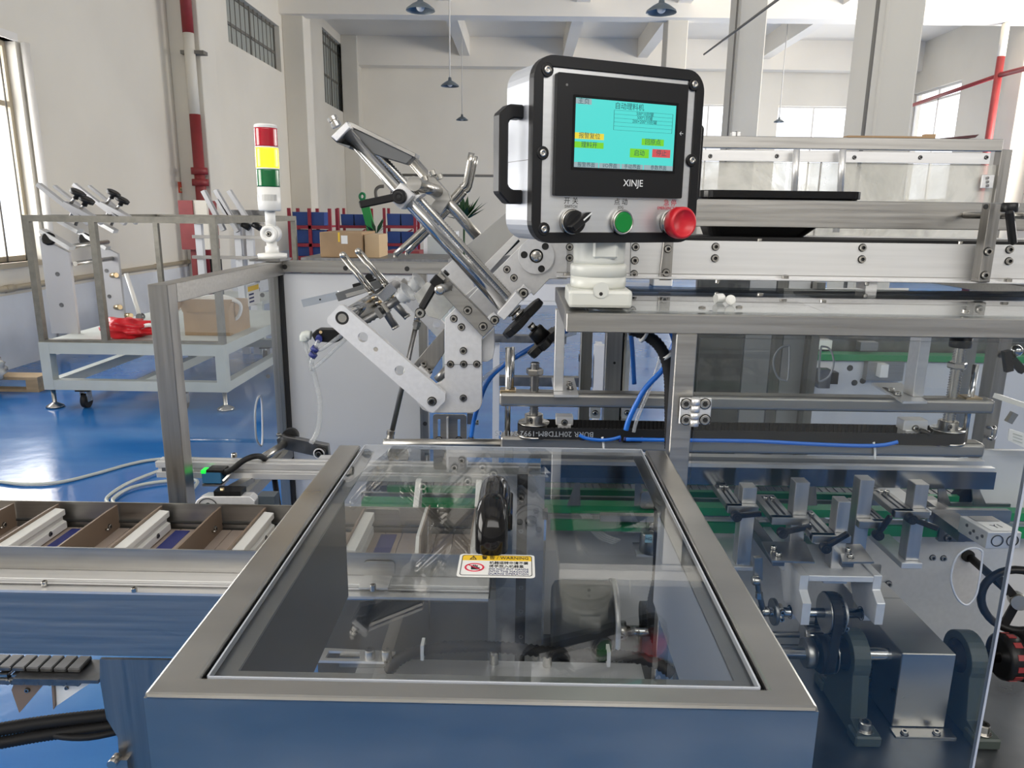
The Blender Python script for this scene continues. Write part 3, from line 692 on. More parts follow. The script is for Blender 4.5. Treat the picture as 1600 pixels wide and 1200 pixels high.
MB().box(cx0, cx1, 1.115, 1.296, .87, .898).build('bed', M['dark'], cvF)
# rear plate and support leg under the front plate
lp = MB().prism(xz(((158, 1028), (330, 1030), (330, 1215), (190, 1215), (186, 1150), (168, 1120), (158, 1060)), cy0+.01), cy0+.006, cy0+.012).build('support_plate', M['steelv'], cvF)
p = PY(184, 1182, cy0); MB().cyl(p, p+Vector((0, -.02, 0)), .008, 10).build('support_bolt', M['bolt'], cvF)
f = facebox(cy0-.004, 178, 1188, 200, 1215, .01); MB().box(*f).build('support_foot', M['steel'], cvF)
MB().box(-.62, -.38, 1.07, 1.28, 0, .04).build('conveyor_foot', M['steel'], cvF)
MB().box(-.55, -.45, 1.12, 1.24, .04, .80).build('conveyor_leg', M['steelv'], cvF)
MB().box(-1.65, -1.55, 1.12, 1.24, 0, .80).build('conveyor_leg', M['steelv'], cvF)
# plates and bolts along the front rail
for px, py, lb in ((70, 914, 'b'), (210, 924, 'b')):
    p = PZ(px, py, zA+.002); bolt(p, (0, 0, 1), .0045, cvF, h=.007, name='rail_bolt')
for (a, b) in ((-.03, .028),):
    pass
# slats of the chain belt
slat = MB().box(-.0158, .0158, -.088, .088, -.004, 0).mesh('slat', M['slat'], .0008, origin=Vector((0, 0, 0)))[0]
xs = cx0+.02; k = 0
half = MB().box(-.0158, .0158, -.043, .043, -.004, 0).mesh('slat', M['slat'], .0008, origin=Vector((0, 0, 0)))[0]
while xs < cx1:
    for dy in (-.0442, .0442): put('slat', half, (xs+(0 if dy < 0 else .0), 1.206+dy, .9035), cvF)
    xs += .0325
# flights: brown plate alone, then brown plate with white rail and blue patch
def X1(px, py=868): return PY(px, py, 1.112).x
pit = X1(275)-X1(90)
zs = .9037
fl_ = []
def flight(x, white, k):
    t = thing('conveyor_flight', '', 'flight')
    MB().prism([(1.114, zs), (1.296, zs), (1.296, zs+.045), (1.262, zs+.0465), (1.114, zs+.0465)], x-.0018, x+.0018, (), Matrix(((0, 1, 0, 0), (1, 0, 0, 0), (0, 0, 1, 0), (0, 0, 0, 1)))).build('brown_plate', M['brown'], t)
    if white:
        MB().prism([(x+.0018, zs+.002), (x+.020, zs+.002), (x+.020, zs+.016), (x+.014, zs+.018), (x+.014, zs+.027), (x+.020, zs+.029), (x+.020, zs+.040), (x+.0018, zs+.042)], 1.122, 1.285).build('white_rail', M['nylon'], t, bevel=.0008)
        bolt((x+.020, 1.235, zs+.012), (1, 0, 0), .004, t, h=.002, m='dark')
    else:
        bolt((x+.0018, 1.262, zs+.016), (1, 0, 0), .0045, t, h=.003); MB().cyl((x+.0018, 1.25, zs+.016), (x+.008, 1.25, zs+.016), .002, 8).build('stud', M['bolt'], t)
    return t
order = ['third', 'second']
x_b = X1(90); x_w = X1(170)
lbls = {-2: 'farthest left', -1: 'at the left picture edge', 0: 'nearest the left edge', 1: 'just left of the hood', 2: ''}
bl_ = ['brown divider plate at the left picture edge of the conveyor', 'brown divider plate standing alone, second from the left on the conveyor', 'brown divider plate standing alone beside the hood left edge']
wl_ = ['white rail on brown plate, leftmost on the conveyor', 'white rail on brown plate, middle one of the open conveyor stretch', 'white rail on brown plate touching the hood left edge']
for k in (-1, 0, 1):
    t = flight(x_b+pit*k, False, k); t['label'] = bl_[k+1]
    t = flight(x_w+pit*k, True, k); t['label'] = wl_[k+1]
# blue patches printed on the belt
patches = [x_w+pit*k+.028 for k in (-1, 0)]
for i, x in enumerate(patches):
    o = MB().box(x, x+.028, 1.17, 1.285, zs-.0002, zs+.0004).build('belt_patch', M['navy'])
    tag(o, ['blue patch on the belt at the left edge, beside the leftmost white rail', 'blue patch on the belt beside the middle white rail', 'blue patch on the belt beside the hood left edge'][i], 'belt patch')
# under the clear lid: flights, end stops, guide plates
xu = x_w+2*pit
t = thing('conveyor_flight', 'white stepped rail seen through the lid beside the dark hood side wall', 'flight')
q = PZ(567, 840, zs+.04).x
MB().prism([(q-.024, zs), (q-.002, zs), (q-.002, zs+.016), (q-.008, zs+.018), (q-.008, zs+.027), (q, zs+.029), (q, zs+.044), (q-.018, zs+.045)], 1.125, 1.285).build('white_rail', M['nylon'], t)
MB().box(q-.021, q-.018, 1.12, 1.29, zs, zs+.05).build('brown_plate', M['brown'], t)
x = q+.012; tag(MB().box(x, x+.03, 1.165, 1.285, zs-.0002, zs+.0004).build('belt_patch', M['navy']), 'blue patch on the belt seen through the lid near the hood side wall', 'belt patch')
def xplate(name, px_top, py_top, px_bot, py_bot, z0, h, y0, y1, m, th=.006):
    pass
t = thing('conveyor_flight', 'white edged tall flight plate in the middle under the lid', 'flight')
q = PY(646, 860, 1.13).x
A_ = Matrix(((0, 1, 0, 0), (1, 0, 0, 0), (0, 0, 1, 0), (0, 0, 0, 1)))
MB().prism([(1.128, zs), (1.29, zs), (1.29, zs+.055), (1.16, zs+.055), (1.145, zs+.03), (1.128, zs+.022)], q, q+.006, (), A_).build('white_plate', M['nylon'], t)
MB().prism([(1.132, zs), (1.292, zs), (1.292, zs+.058), (1.162, zs+.057), (1.147, zs+.032), (1.132, zs+.024)], q+.006, q+.009, (), A_).build('brown_plate', M['brown'], t)
bolt((q+.009, 1.16, zs+.018), (1, 0, 0), .004, t, h=.003); bolt((q+.009, 1.25, zs+.03), (1, 0, 0), .004, t, h=.003)
t = thing('conveyor_flight', 'white edged flight plate under the lid just left of the black handle', 'flight')
q = PY(738, 860, 1.18).x
MB().box(q, q+.012, 1.13, 1.29, zs, zs+.052).build('white_plate', M['nylon'], t)
MB().box(q-.003, q, 1.13, 1.295, zs, zs+.055).build('brown_plate', M['brown'], t)
for i, (px, lb) in enumerate(((650, 'white pointed guide block standing behind the conveyor, left of the handle'), (746, 'white pointed guide block half hidden behind the black handle'))):
    t = thing('guide_block', lb, 'guide block'); q = PY(px, 800, 1.31)
    MB().prism([(1.305, zs+.005), (1.325, zs+.005), (1.36, zs+.055), (1.36, zs+.085), (1.345, zs+.085), (1.305, zs+.05)], q.x-.005, q.x+.006, (), A_).build('block', M['nylon'], t, bevel=.001)
    MB().box(q.x-.02, q.x-.004, 1.31, 1.34, zs+.005, zs+.03).build('clip', M['steel'], t)
# bent guide plates at the near and far conveyor edges under the lid
t = thing('bent_plate', 'bent stainless corner plate on the near conveyor rail under the lid', 'bracket')
a, b = PY(569, 900, cy0+.055).x, PY(617, 900, cy0+.055).x; zz = PY(600, 877, cy0+.055).z
MB().prism(rrect(a, b, zA+.006, zz, .006, 3), cy0+.053, cy0+.056).build('upright', M['steel'], t)
MB().box(a, b-.004, cy0+.012, cy0+.053, zA+.006, zA+.009).build('foot', M['alub'], t)
bolt(PZ(583, 922, zA+.009), (0, 0, 1), .005, t, h=.010)
t = thing('bent_plate', 'stainless guide plate on the far conveyor edge under the lid', 'bracket')
a, b = PY(570, 815, 1.296).x, PY(625, 815, 1.296).x; MB().prism(rrect(a, b, zs+.008, PY(600, 796, 1.296).z, .006, 3), 1.2965, 1.2995).build('plate', M['steel'], t)

# hanging chain with pointed flights on the return strand, and black conduit on the floor at lower left
ret = thing('return_chain', 'return strand of the conveyor chain hanging below the front plate at lower left', 'chain')
yz = 1.14
z_a, z_b = PY(60, 1037, yz).z, PY(60, 1062, yz).z
x = PY(-60, 1050, yz).x; xe = PY(132, 1050, yz).x; step = .0245; k = 0
while x < xe:
    h_ = z_a-z_b; MB().box(x, x+step*.88, yz-.02, yz-.004, z_b+h_*.05, z_b+h_*.42).build('chain_link', M['dark'], ret, bevel=.002)
    MB().box(x+step*.1, x+step*.78, yz-.016, yz+.03, z_b+h_*.45, z_b+h_*.62).build('chain_link', M['bolt'], ret)
    MB().cyl((x+step*.94, yz-.022, z_b+h_*.25), (x+step*.94, yz+.02, z_b+h_*.25), .0045, 8).build('roller', M['dark'], ret)
    MB().box(x, x+step*.9, yz-.01, yz+.03, z_b+h_*.68, z_b+h_*.95).build('chain_link', M['dark'], ret, bevel=.002)
    x += step
f = facebox(yz-.03, 20, 1062, 153, 1067, .06); MB().box(*f).build('wear_strip', M['dark'], ret)
def rflight(pts, Y, m, lb):
    t = thing('return_flight', lb, 'flight')
    MB().prism(xz(pts, Y), Y, Y+.006).build('pointed_plate', M[m], t)
    c = pts[len(pts)//2]; return t
t = rflight(((18, 1078), (22, 1067), (70, 1067), (30, 1114), (20, 1085)), 1.16, 'brown', 'dark pointed flight hanging from the return chain, left one')
boltp(43, 1078, 1.159, 4, t)
t = rflight(((80, 1067), (142, 1067), (125, 1078), (90, 1102), (83, 1107)), 1.16, 'nylon', 'pale pointed flight hanging from the return chain, right one')
MB().prism(xz(((80, 1067), (84, 1067), (86, 1104), (83, 1109)), 1.155), 1.155, 1.16).build('brown_edge', M['brown'], t)
boltp(104, 1075, 1.158, 3, t)
cb = thing('floor_conduit', 'bundle of black corrugated conduits lying low at the bottom left', 'conduit')
def corr(pts, r, name, m, par, pitch=.006, smooth=10, n=10, dep=.12):
    P = spline([Vector(p) for p in pts], smooth); Q = [P[0]]; L = 0
    out = [P[0]]; acc = 0
    for a, b in zip(P, P[1:]):
        l = (b-a).length; kk = max(1, int(l/(pitch/2)+.5))
        for j in range(1, kk+1): out.append(a.lerp(b, j/kk))
    return MB().tube(out, r, n, 0, False, lambda i: r*(1 if i % 2 else 1-dep)).build(name, M[m], par)
zc = .52
corr([PZ(x, y, .55) for x, y in ((-60, 1150), (60, 1130), (170, 1117), (260, 1105))], .013, 'ribbed_hose', 'rubber', cb)
corr([PZ(x, y, .53) for x, y in ((-60, 1172), (60, 1150), (170, 1135), (260, 1120))], .012, 'ribbed_hose', 'rubber', cb)
MB().tube([PZ(x, y, .53) for x, y in ((50, 1137), (90, 1150), (140, 1152), (200, 1140), (260, 1128))], .006, 8).build('thin_cable', M['rubber'], cb)

# ================================================================== LEFT GUARD: post, side beam, rear frame, panel
zg = zt; yp = 1.35
lg = thing('side_guard', 'brushed steel tube frame of the left guard with post and rising top beam', 'guard frame')
pa, pb_ = PY(231, 460, yp).x, PY(262, 460, yp).x
zg = PY(246, 445, yp).z
YG = 2.02; zr = PY(560, 408, YG).z
tb_ = .037
MB().box(pa, pa+tb_, yp, yp+tb_, .78, zg).build('post', M['steelv'], lg, bevel=.0012)
MB().box(pa, pa+tb_, yp+tb_, YG+.03, zg-tb_, zg).build('top_beam', M['steel'], lg, bevel=.0012)
MB().box(pa+.002, pa+tb_-.002, yp+tb_, YG, .80, .83).build('lower_beam', M['steel'], lg)
# rear frame with grey panel
rf = thing('rear_guard_panel', 'grey sheet panel in a steel frame behind the loading arms', 'guard panel')
xr0, xr1 = PY(418, 430, YG).x, PY(668, 560, YG).x
zrt = PY(560, 409, YG).z; zrb = PY(560, 427, YG).z
MB().box(xr0, PY(885, 420, YG).x, YG, YG+.03, zrb, zrt).build('top_rail', M['steel'], rf, bevel=.001)
MB().box(xr0, xr0+.028, YG, YG+.03, .62, zrb).build('left_stile', M['steelv'], rf, bevel=.001)
MB().box(xr0+.028, xr0+.040, YG+.002, YG+.022, .62, zrb).build('black_seal', M['rubber'], rf)
MB().box(xr1-.024, xr1, YG, YG+.03, .62, zrb).build('right_stile', M['steelv'], rf, bevel=.001)
MB().box(xr0+.040, xr1-.024, YG+.012, YG+.018, .62, zrb-.002).build('sheet', M['panel'], rf)
for px, py in ((445, 417), (540, 419), (636, 420)): 
    p = PY(px, py, YG); MB().cyl(p, p-Vector((0, .0012, 0)), .0068, 12).build('rail_hole', M['hole'], rf)
for px, py in ((410, 461), (419, 588), (576, 434), (664, 662)):
    p = PY(px, py, YG); MB().cyl(p, p-Vector((0, .0012, 0)), .0062, 12).build('stile_hole', M['hole'], rf)
# corner plate for the signal tower
cpz = PY(424, 408, YG-.01).z
pl_ = MB().box(PY(400, 408, YG).x, PY(447, 408, YG).x, YG-.05, YG+.05, zrt+.0005, zrt+.006).build('corner_plate', M['dark'], rf)
# clear side sheet with D shaped hand hole and label
sg = thing('side_guard_sheet', 'clear acrylic sheet of the left guard with a hand hole and yellow headed label', 'guard sheet')
gx = pa+tb_*.5
def YZ(pts): return [(PX(a, b, gx).y, PX(a, b, gx).z) for a, b in pts]
hole = spline([Vector((a, b, 0)) for a, b in YZ(((404, 620), (409, 628), (410, 690), (405, 694), (400, 680), (399, 640)))], 4, True); hole = [(v.x, v.y) for v in hole]
MB().prism([(yp+tb_, .83), (YG-.002, .83), (YG-.002, zg-tb_), (yp+tb_, zg-tb_)], gx-.0025, gx+.0025, [hole], A_).build('sheet', M['acryl'], sg)
MB().tube([(gx, a, b) for a, b in hole], .0026, 6, 0, True).build('hand_hole_edge', M['edge'], sg)
q = YZ(((384, 446), (402, 440), (402, 474), (384, 480)))
def ybox(y0, y1, z0, z1, t0, t1): return MB().box(gx+t0, gx+t1, y0, y1, z0, z1)
ybox(q[0][0], q[1][0], q[3][1], q[0][1], .0026, .0034).build('label', M['white'], sg)
ybox(q[0][0]+.003, q[1][0]-.003, q[0][1]-.016, q[0][1]-.004, .0034, .0038).build('label_header', M['yel'], sg)
for k in range(3): ybox(q[0][0]+.008, q[0][0]+.04, q[3][1]+.008+k*.009, q[3][1]+.012+k*.009, .0034, .0038).build('label_line', M['inkb'], sg)
for py in (437, 450):
    p = PY(400, py, YG); MB().cyl(p+Vector((-.01, -.03, 0)), p+Vector((.02, -.03, 0)), .005, 8).build('wing_screw', M['bolt'], rf)

# ================================================================== SIGNAL TOWER
tw_ = thing('signal_tower', 'stacked red, lit yellow and green signal tower on the guard corner', 'signal light')
b0 = PY(426, 404, YG); z0 = zrt+.0061
s_ = YG*1.035/1150
ax = Vector((PY(416, 215, YG).x-b0.x, 0, PY(416, 215, YG).z-z0)).normalized()
B = Vector((b0.x, YG, z0))
MB().lathe(B, (0, 0, 1), [(21*s_, 0), (21*s_, 7*s_), (12*s_, 8*s_)], 24).build('foot', M['white'], tw_)
j = B+Vector((0, 0, 36*s_))
MB().lathe(B+Vector((0, 0, 8*s_)), (0, 0, 1), [(10*s_, 0), (9.5*s_, 10*s_), (7.5*s_, 10.5*s_), (7.5*s_, 26*s_)], 18).build('lower_stem', M['white'], tw_)
MB().cyl(j+Vector((0, -10*s_, 0)), j+Vector((0, 10*s_, 0)), 13*s_, 24).build('elbow_joint', M['white'], tw_)
MB().lathe(j+Vector((0, -10*s_, 0)), (0, -1, 0), [(13*s_, 0), (12*s_, 2*s_), (7*s_, 2*s_), (6.5*s_, .5*s_)], 20).build('joint_cap', M['white'], tw_)
bolt(j+Vector((0, -10.5*s_, 0)), FR, 3.4*s_, tw_, h=1.5*s_)
MB().cyl(j+ax*8*s_, j+ax*35*s_, 7.5*s_, 18).build('upper_stem', M['white'], tw_)
base = j+ax*33*s_
R1 = 16.2*s_
MB().lathe(base, ax, [(14.5*s_, 0), (R1, 2*s_), (R1, 34*s_)], 28).build('body', M['white'], tw_)
M['lens_r'] = mat('red_lens', (.42, .004, .02), .12, spec=.7); M['lens_g'] = mat('green_lens', (.0, .13, .035), .12, spec=.7)
M['lens_y'] = mat('lit_yellow_lens', (.85, .55, .01), .15, emit=((1.0, .58, .008), 4.0))
h = 34.5*s_
for n_, m_, l_ in (('green_lens', 'lens_g', 26), ('yellow_lens', 'lens_y', 29), ('red_lens', 'lens_r', 27)):
    MB().lathe(base+ax*h, ax, [(R1*.985, 0)]+[(R1*(.985 if k % 2 else 1.0), (l_-1.5)*s_*k/14) for k in range(15)], 28).build(n_, M[m_], tw_); h += (l_-1.5)*s_
    MB().lathe(base+ax*h, ax, [(R1*1.0, 0), (R1*1.0, 2*s_)], 28).build('white_ring', M['white'], tw_); h += 2*s_
MB().lathe(base+ax*h, ax, [(R1*1.0, 0), (R1*.97, 2.2*s_), (R1*.85, 3.4*s_)], 28).build('top_cap', M['white'], tw_)
M['lab'] = mat('silver_label', (.62, .62, .60), .3, .4)
f = j+ax*52*s_; lbm = MB()
for k in range(8):
    a0, a1 = math.radians(-160+k*16), math.radians(-160+(k+1)*16)
    r_ = R1*1.012; lbm.add([f+Vector((r_*math.cos(a), r_*math.sin(a), dz)) for a in (a0, a1) for dz in (-4.5*s_, 4.5*s_)], [(0, 2, 3, 1)])
lbm.build('silver_label', M['lab'], tw_)

# ================================================================== ALUMINIUM PROFILE along the machine, sensor, clamp block
ye = 1.42
pr = thing('aluminium_profile', 'slotted aluminium extrusion running from the left into the machine', 'extrusion')
xa = PY(243, 730, ye).x; xb_ = PY(845, 735, ye).x
z1, z0_ = PY(400, 724, ye).z, PY(400, 749, ye).z; hh = z1-z0_
MB().prism([(ye, z0_), (ye, z0_+hh*.38), (ye+.010, z0_+hh*.38), (ye+.010, z0_+hh*.62), (ye, z0_+hh*.62), (ye, z1), (ye+.012, z1), (ye+.012, z1-.006), (ye+.020, z1-.006), (ye+.020, z1), (ye+.032, z1), (ye+.032, z0_)], xa, xb_, (), A_).build('profile', M['alub'], pr, bevel=.0008)
MB().box(xa+.012, xa+.026, ye+.001, ye+.004, z0_+hh*.3, z0_+hh*.7).build('slot_nut', M['dark'], pr)
MB().box(xa+.02, xa+.06, ye-.004, ye+.034, .60, z0_-.0005).build('prop', M['alub'], pr) if False else None
MB().box(PY(800, 730, ye).x, PY(840, 730, ye).x, ye+.004, ye+.03, .60, z0_).build('stand', M['alub'], pr)
MB().box(-.42, -.38, ye+.036, ye+.06, .60, z1).build('stand', M['alub'], pr)
MB().box(-.42, -.38, ye+.03, ye+.04, z0_+.004, z1-.004).build('stand_tab', M['alub'], pr)
# photo sensor
sn = thing('photo_sensor', 'small blue photo sensor with glowing green lamp mounted at the profile front', 'sensor')
ys = ye-.03
f = facebox(ys, 315, 737, 345, 756, .03); MB().box(*f).build('blue_body', mat('sensor_blue', (.03, .13, .26), .4), sn, bevel=.0015)
f = facebox(ys-.0005, 313, 735, 322, 741, .02); MB().box(*f).build('green_lamp', mat('sensor_lamp', (0, .5, .05), .3, emit=((.02, .7, .05), 1.0)), sn, bevel=.0015)
f = facebox(ys, 322, 735, 348, 738.5, .03); MB().box(*f).build('black_lid', M['black'], sn)
f = facebox(ys, 316, 757, 347, 760, .035); MB().box(*f).build('foot_bracket', M['steel'], sn)
MB().obox(PY(345, 757, ys+.02), PY(352, 745, ye+.01), (0, 1, 0), .03, .004).build('slant_bracket', M['steel'], sn)
MB().obox(PY(348, 752, ys+.012), PY(384, 716, ye+.016), (0, 1, 0), .026, .004).build('slant_arm', M['steel'], sn)
bolt(PY(366, 714, ye+.016), (0, 0, 1), .006, sn, h=.008)
MB().tube([PY(350, 738, ys+.01), PY(362, 734, ys), PY(380, 720, ys), PY(398, 713, ys+.01), PY(412, 716, ye+.02), PY(426, 735, ye+.04), PY(432, 770, ye+.05), PY(437, 800, ye+.05)], .006, 10).build('sensor_cable', M['rubber'], sn)
# clamp block under the profile with short rod
cl = thing('clamp_block', 'grey clamp block with round boss below the sensor', 'clamp')
yc_ = 1.34
pts = ((303, 790), (308, 781), (318, 776), (390, 776), (398, 783), (398, 800), (303, 800))
MB().prism(xz(pts, yc_), yc_, yc_+.025).build('block', M['alu'], cl, bevel=.001)
c = circp(325, 793, yc_-.001, 17); MB().prism(c, yc_-.0015, yc_, [circp(325, 793, yc_-.001, 15.5)]).build('boss_ring', M['dark'], cl)
p = PY(325, 789, yc_); MB().cyl(p, p-Vector((0, .002, 0)), .005, 12).build('boss_hole', M['hole'], cl)
f = facebox(yc_+.002, 334, 768, 376, 776, .03); MB().box(*f).build('black_pad', M['black'], cl)
MB().obox(PY(348, 772, yc_+.01), PY(392, 748, yc_+.09), (0, 0, 1), .012, .02).build('slide_bar', M['steel'], cl)
p = PY(347, 762, yc_+.01); MB().cyl(p, p+Vector((0, 0, -.012)), .004, 8).build('stud', M['brass'], cl)
f = facebox(1.36, 402, 776, 429, 800, .03); MB().box(*f).build('side_block', mat('blue_grey_block', (.07, .09, .11), .4), cl)
for px in (408, 421): MB().cyl(PY(px, 777, 1.365), PY(px, 775.5, 1.365), .003, 8).build('hole_mark', M['alub'], cl)
MB().box(cl.location.x, 0, 0, 0, 0, 0) if False else None
a_ = PY(320, 800, yc_); MB().box(a_.x, a_.x+.05, yc_+.002, yc_+.02, .60, a_.z).build('stem', M['dark'], cl)
# short arm with rollers on the rear panel
ra = thing('roller_arm', 'dark steel roller arm with two round wheels low on the rear panel', 'arm')
ya = 1.62
MB().prism(xz(((432, 686), (440, 681), (512, 696), (514, 716), (506, 716), (434, 700)), ya), ya, ya+.018).build('arm_bar', M['dark'], ra, bevel=.0012)
p = PY(501, 706, ya-.002); MB().cyl(p, p-Vector((0, .014, 0)), .0135, 20).build('front_wheel', M['rubber'], ra); bolt(p-Vector((0, .014, 0)), FR, .007, ra)
MB().lathe(p-Vector((0, .0145, 0)), FR, [(.0135, 0), (.0105, .001), (.0105, .0)], 20).build('wheel_face', M['alu'], ra)
p = PY(452, 683, ya+.02); MB().cyl(p, p+Vector((0, .02, 0)), .018, 20).build('rear_wheel', M['rubber'], ra)
MB().cyl(PY(446, 693, ya+.01), PY(400, 722, ye+.05), .009, 12).build('shaft', M['bolt'], ra)
p = PY(436, 681, ya); bolt(p, (0, 0, 1), .006, ra)
MB().cyl(PY(470, 690, ya+.018), PY(470, 690, YG+.012), .006, 8).build('mount_pin', M['bolt'], ra)
# ================================================================== LOADING ARM (pick and place head)
Ym = 1.36
ld = thing('slide_unit', 'tilted slide unit with polished rod, screw and black star knobs', 'slide unit')
def pz(pts, Y, d, n, m, par, holes=(), bevel=.0008): return MB().prism(xz(pts, Y), Y, Y+d, holes).build(n, M[m], par, bevel=bevel)
# main rod, screw and rear rod
MB().cyl(PY(541, 206, 1.30), PY(790, 484, 1.30), .0105, 20).build('main_rod', M['chrome'], ld)
def screwrod(p, q, r, n, m, par, pitch=.0035):
    p, q = Vector(p), Vector(q); L = (q-p).length; k = int(L/pitch*2)
    return MB().tube([p.lerp(q, i/k) for i in range(k+1)], r, 8, 0, False, lambda i: r*(1 if i % 2 else .78)).build(n, M[m], par)
screwrod(PY(560, 206, 1.34), PY(800, 468, 1.34), .007, 'lead_screw', 'bolt', ld, .005)
MB().cyl(PY(640, 246, 1.46), PY(775, 404, 1.46), .0105, 16).build('rear_rod', M['bolt'], ld)
# yoke at the top
yk = pz(((517, 213), (541, 190), (548, 199), (560, 208), (592, 242), (626, 257), (650, 241), (632, 228), (560, 194), (541, 189), (517, 213)), 1.31, .0, 'x', 'dark', ld) if False else None
pz(((520, 213), (541, 190), (650, 240), (646, 250), (636, 257), (593, 244), (556, 224), (527, 222)), 1.31, .05, 'yoke_body', 'framedark', ld) if 'framedark' in M else None
M['yoke'] = mat('yoke_grey', (.13, .135, .14), .5, .2)
pz(((527, 222), (534, 212), (556, 200), (570, 204), (648, 243), (635, 257), (592, 244), (560, 231)), 1.315, .035, 'yoke_body', 'yoke', ld, bevel=.0015)
pz(((541, 189), (550, 191), (650, 240), (648, 246), (550, 199)), 1.312, .05, 'yoke_top_edge', 'steel', ld)
pz(((517, 213), (541, 190), (547, 199), (526, 221)), 1.283, .05, 'end_block', 'alu', ld, bevel=.0012)
pz(((517, 214), (526, 222), (547, 228), (545, 232), (527, 224)), 1.287, .05, 'end_block_underside', 'yoke', ld, bevel=0)
kn = PY(529, 203, 1.30); kd = (PY(523, 192, 1.30)-kn).normalized()
MB().lathe(kn+kd*.006, kd, [(.0085, 0), (.0085, .007), (.0065, .008), (.0065, .010), (.0085, .011), (.0085, .017)], 12, False).build('end_knob', M['brass'] if False else M['bolt'], ld)
# sliding clamp with lever
pz(((626, 285), (646, 305), (627, 328), (606, 309)), 1.270, .055, 'slide_clamp', 'alu', ld, bevel=.0015)
pz(((646, 305), (662, 302), (650, 312), (646, 316)), 1.30, .05, 'slide_clamp_rear', 'alub', ld)
lv = PY(624, 307, 1.262)
MB().lathe(lv+Vector((0, .008, 0)), FR, [(.0115, 0), (.0125, .004), (.0115, .018)], 18).build('lever_hub', M['black'], ld)
bolt(lv+Vector((0, -.010, 0)), FR, .0075, ld, h=.0015, m='black')
MB().obox(lv+Vector((0, -.004, 0)), PY(562, 320, 1.255), (0, 1, 0), .011, .0125).build('clamp_lever', M['black'], ld, bevel=.002)
# cross bar with split clamp
MB().cyl(PY(647, 287, 1.30), PY(690, 301, 1.46), .0115, 18).build('cross_bar', M['bolt'], ld)
MB().cyl(PY(647, 287, 1.30)+Vector((0, -.004, 0)), PY(647, 287, 1.30), .0125, 18).build('cross_bar_end', M['steel'], ld)
pz(((662, 297), (671, 268), (700, 300), (704, 312), (688, 335), (672, 322), (680, 312)), 1.43, .03, 'split_clamp', 'steel', ld)
for px, py in ((665, 278), (677, 269), (688, 275)):
    d = (PY(671, 290, 1.44)-PY(665, 275, 1.44)).normalized()
    bolt(PY(px, py+5, 1.43), -d, .0068, ld, h=.010)
pz(((672, 322), (688, 335), (672, 350), (665, 335)), 1.44, .02, 'clamp_plate', 'steel', ld)
# two bent guide rods
for i, pts in enumerate((((737, 239), (728, 285), (716, 300), (668, 352), (618, 398)), ((743, 244), (733, 291), (721, 306), (680, 350), (636, 394)))):
    MB().tube([PY(a, b, 1.47+.02*i) for a, b in ((pts[0]), (pts[1]), ((pts[1][0]+pts[2][0])/2-1, (pts[1][1]+pts[2][1])/2), pts[2], pts[3], pts[4])], .0062, 10, 3).build('bent_rod', M['bolt'], ld)
    p = PY(*pts[4], 1.47+.02*i); bolt(p, (0, 0, -1), .004, ld, h=.006)
# lower end bracket and star knobs
pz(((776, 491), (806, 456), (817, 468), (788, 501)), 1.275, .05, 'lower_bracket', 'alu', ld, bevel=.0012)
pz(((806, 456), (819, 445), (831, 456), (817, 470)), 1.305, .02, 'bracket_ear', 'alu', ld); boltp(818, 458, 1.305, 6.5, ld)
pz(((761, 496), (772, 488), (782, 497), (774, 511)), 1.30, .02, 'bracket_ear', 'alu', ld); boltp(773, 500, 1.30, 6, ld)
ad = (PY(850, 530, 1.30)-PY(800, 478, 1.30)).normalized()
def along(px, py, prof, n, m, Y=1.30, seg=20, smooth=True): return MB().lathe(PY(px, py, Y), ad, [(r, h) for r, h in prof], seg, smooth).build(n, M[m], ld)
along(804, 486, [(.011, 0), (.011, .016)], 'bush', 'bolt')
for k in range(3): along(803+k*5, 485+k*5.3, [(.0145, 0), (.0145, .003)], 'bush_ring', 'bolt')
# black wheel (two lobes) and star knob: lobed discs
def lobed(px, py, R, n, h, name, Y, depth=.25, par=None):
    c = PY(px, py, Y); a = ad.orthogonal().normalized(); b = ad.cross(a); pts = []
    K = n*8
    for k in range(K):
        t = 2*math.pi*k/K; r = R*(1-depth*(.5-.5*math.cos(n*t))**2); pts.append((r*math.cos(t), r*math.sin(t)))
    T = Matrix(((a.x, ad.x, b.x, c.x), (a.y, ad.y, b.y, c.y), (a.z, ad.z, b.z, c.z), (0, 0, 0, 1)))
    return MB().prism(pts, 0, h, (), T).build(name, M['black'], par or ld, bevel=.002)
lobed(813, 493, .047, 2, .014, 'wing_knob', 1.30, .55)
along(828, 507, [(.007, 0), (.007, .012)], 'shaft_end', 'bolt')
along(835, 515, [(.014, 0), (.0155, .003), (.0165, .022)], 'knob_hub', 'black')
lobed(848, 529, .040, 7, .013, 'star_knob', 1.30, .28)
# chute plates behind the rod
ch = thing('chute_plates', 'grey sloping chute plates behind the polished rod', 'chute')
M['matte'] = mat('matte_grey_plate', (.36, .36, .35), .5, .45, .05, (20, 20, 20))
pz(((800, 325), (835, 300), (835, 350), (800, 375), (752, 417), (725, 387)), 1.42, .004, 'upper_plate', 'matte', ch)
pz(((689, 422), (707, 406), (737, 436), (742, 452), (722, 470), (708, 455)), 1.40, .006, 'lower_plate', 'alu', ch)
pz(((745, 425), (808, 362), (816, 368), (757, 434)), 1.40, .02, 'edge_rail', 'alub', ch)
pz(((723, 465), (745, 446), (752, 452), (730, 472)), 1.385, .02, 'cross_strip', 'alub', ch)
pz(((731, 467), (748, 449), (784, 484), (762, 505)), 1.372, .006, 'square_plate', 'alu', ch)
MB().cyl(PY(770, 405, 1.47), PY(806, 370, 1.47), .012, 12).build('roller', M['rubber'], ch)
MB().box(PY(760, 440, 1.40).x, PY(800, 440, 1.40).x, 1.426, 1.46, PY(760, 470, 1.40).z, PY(760, 400, 1.42).z).build('spacer', M['alu'], ch)
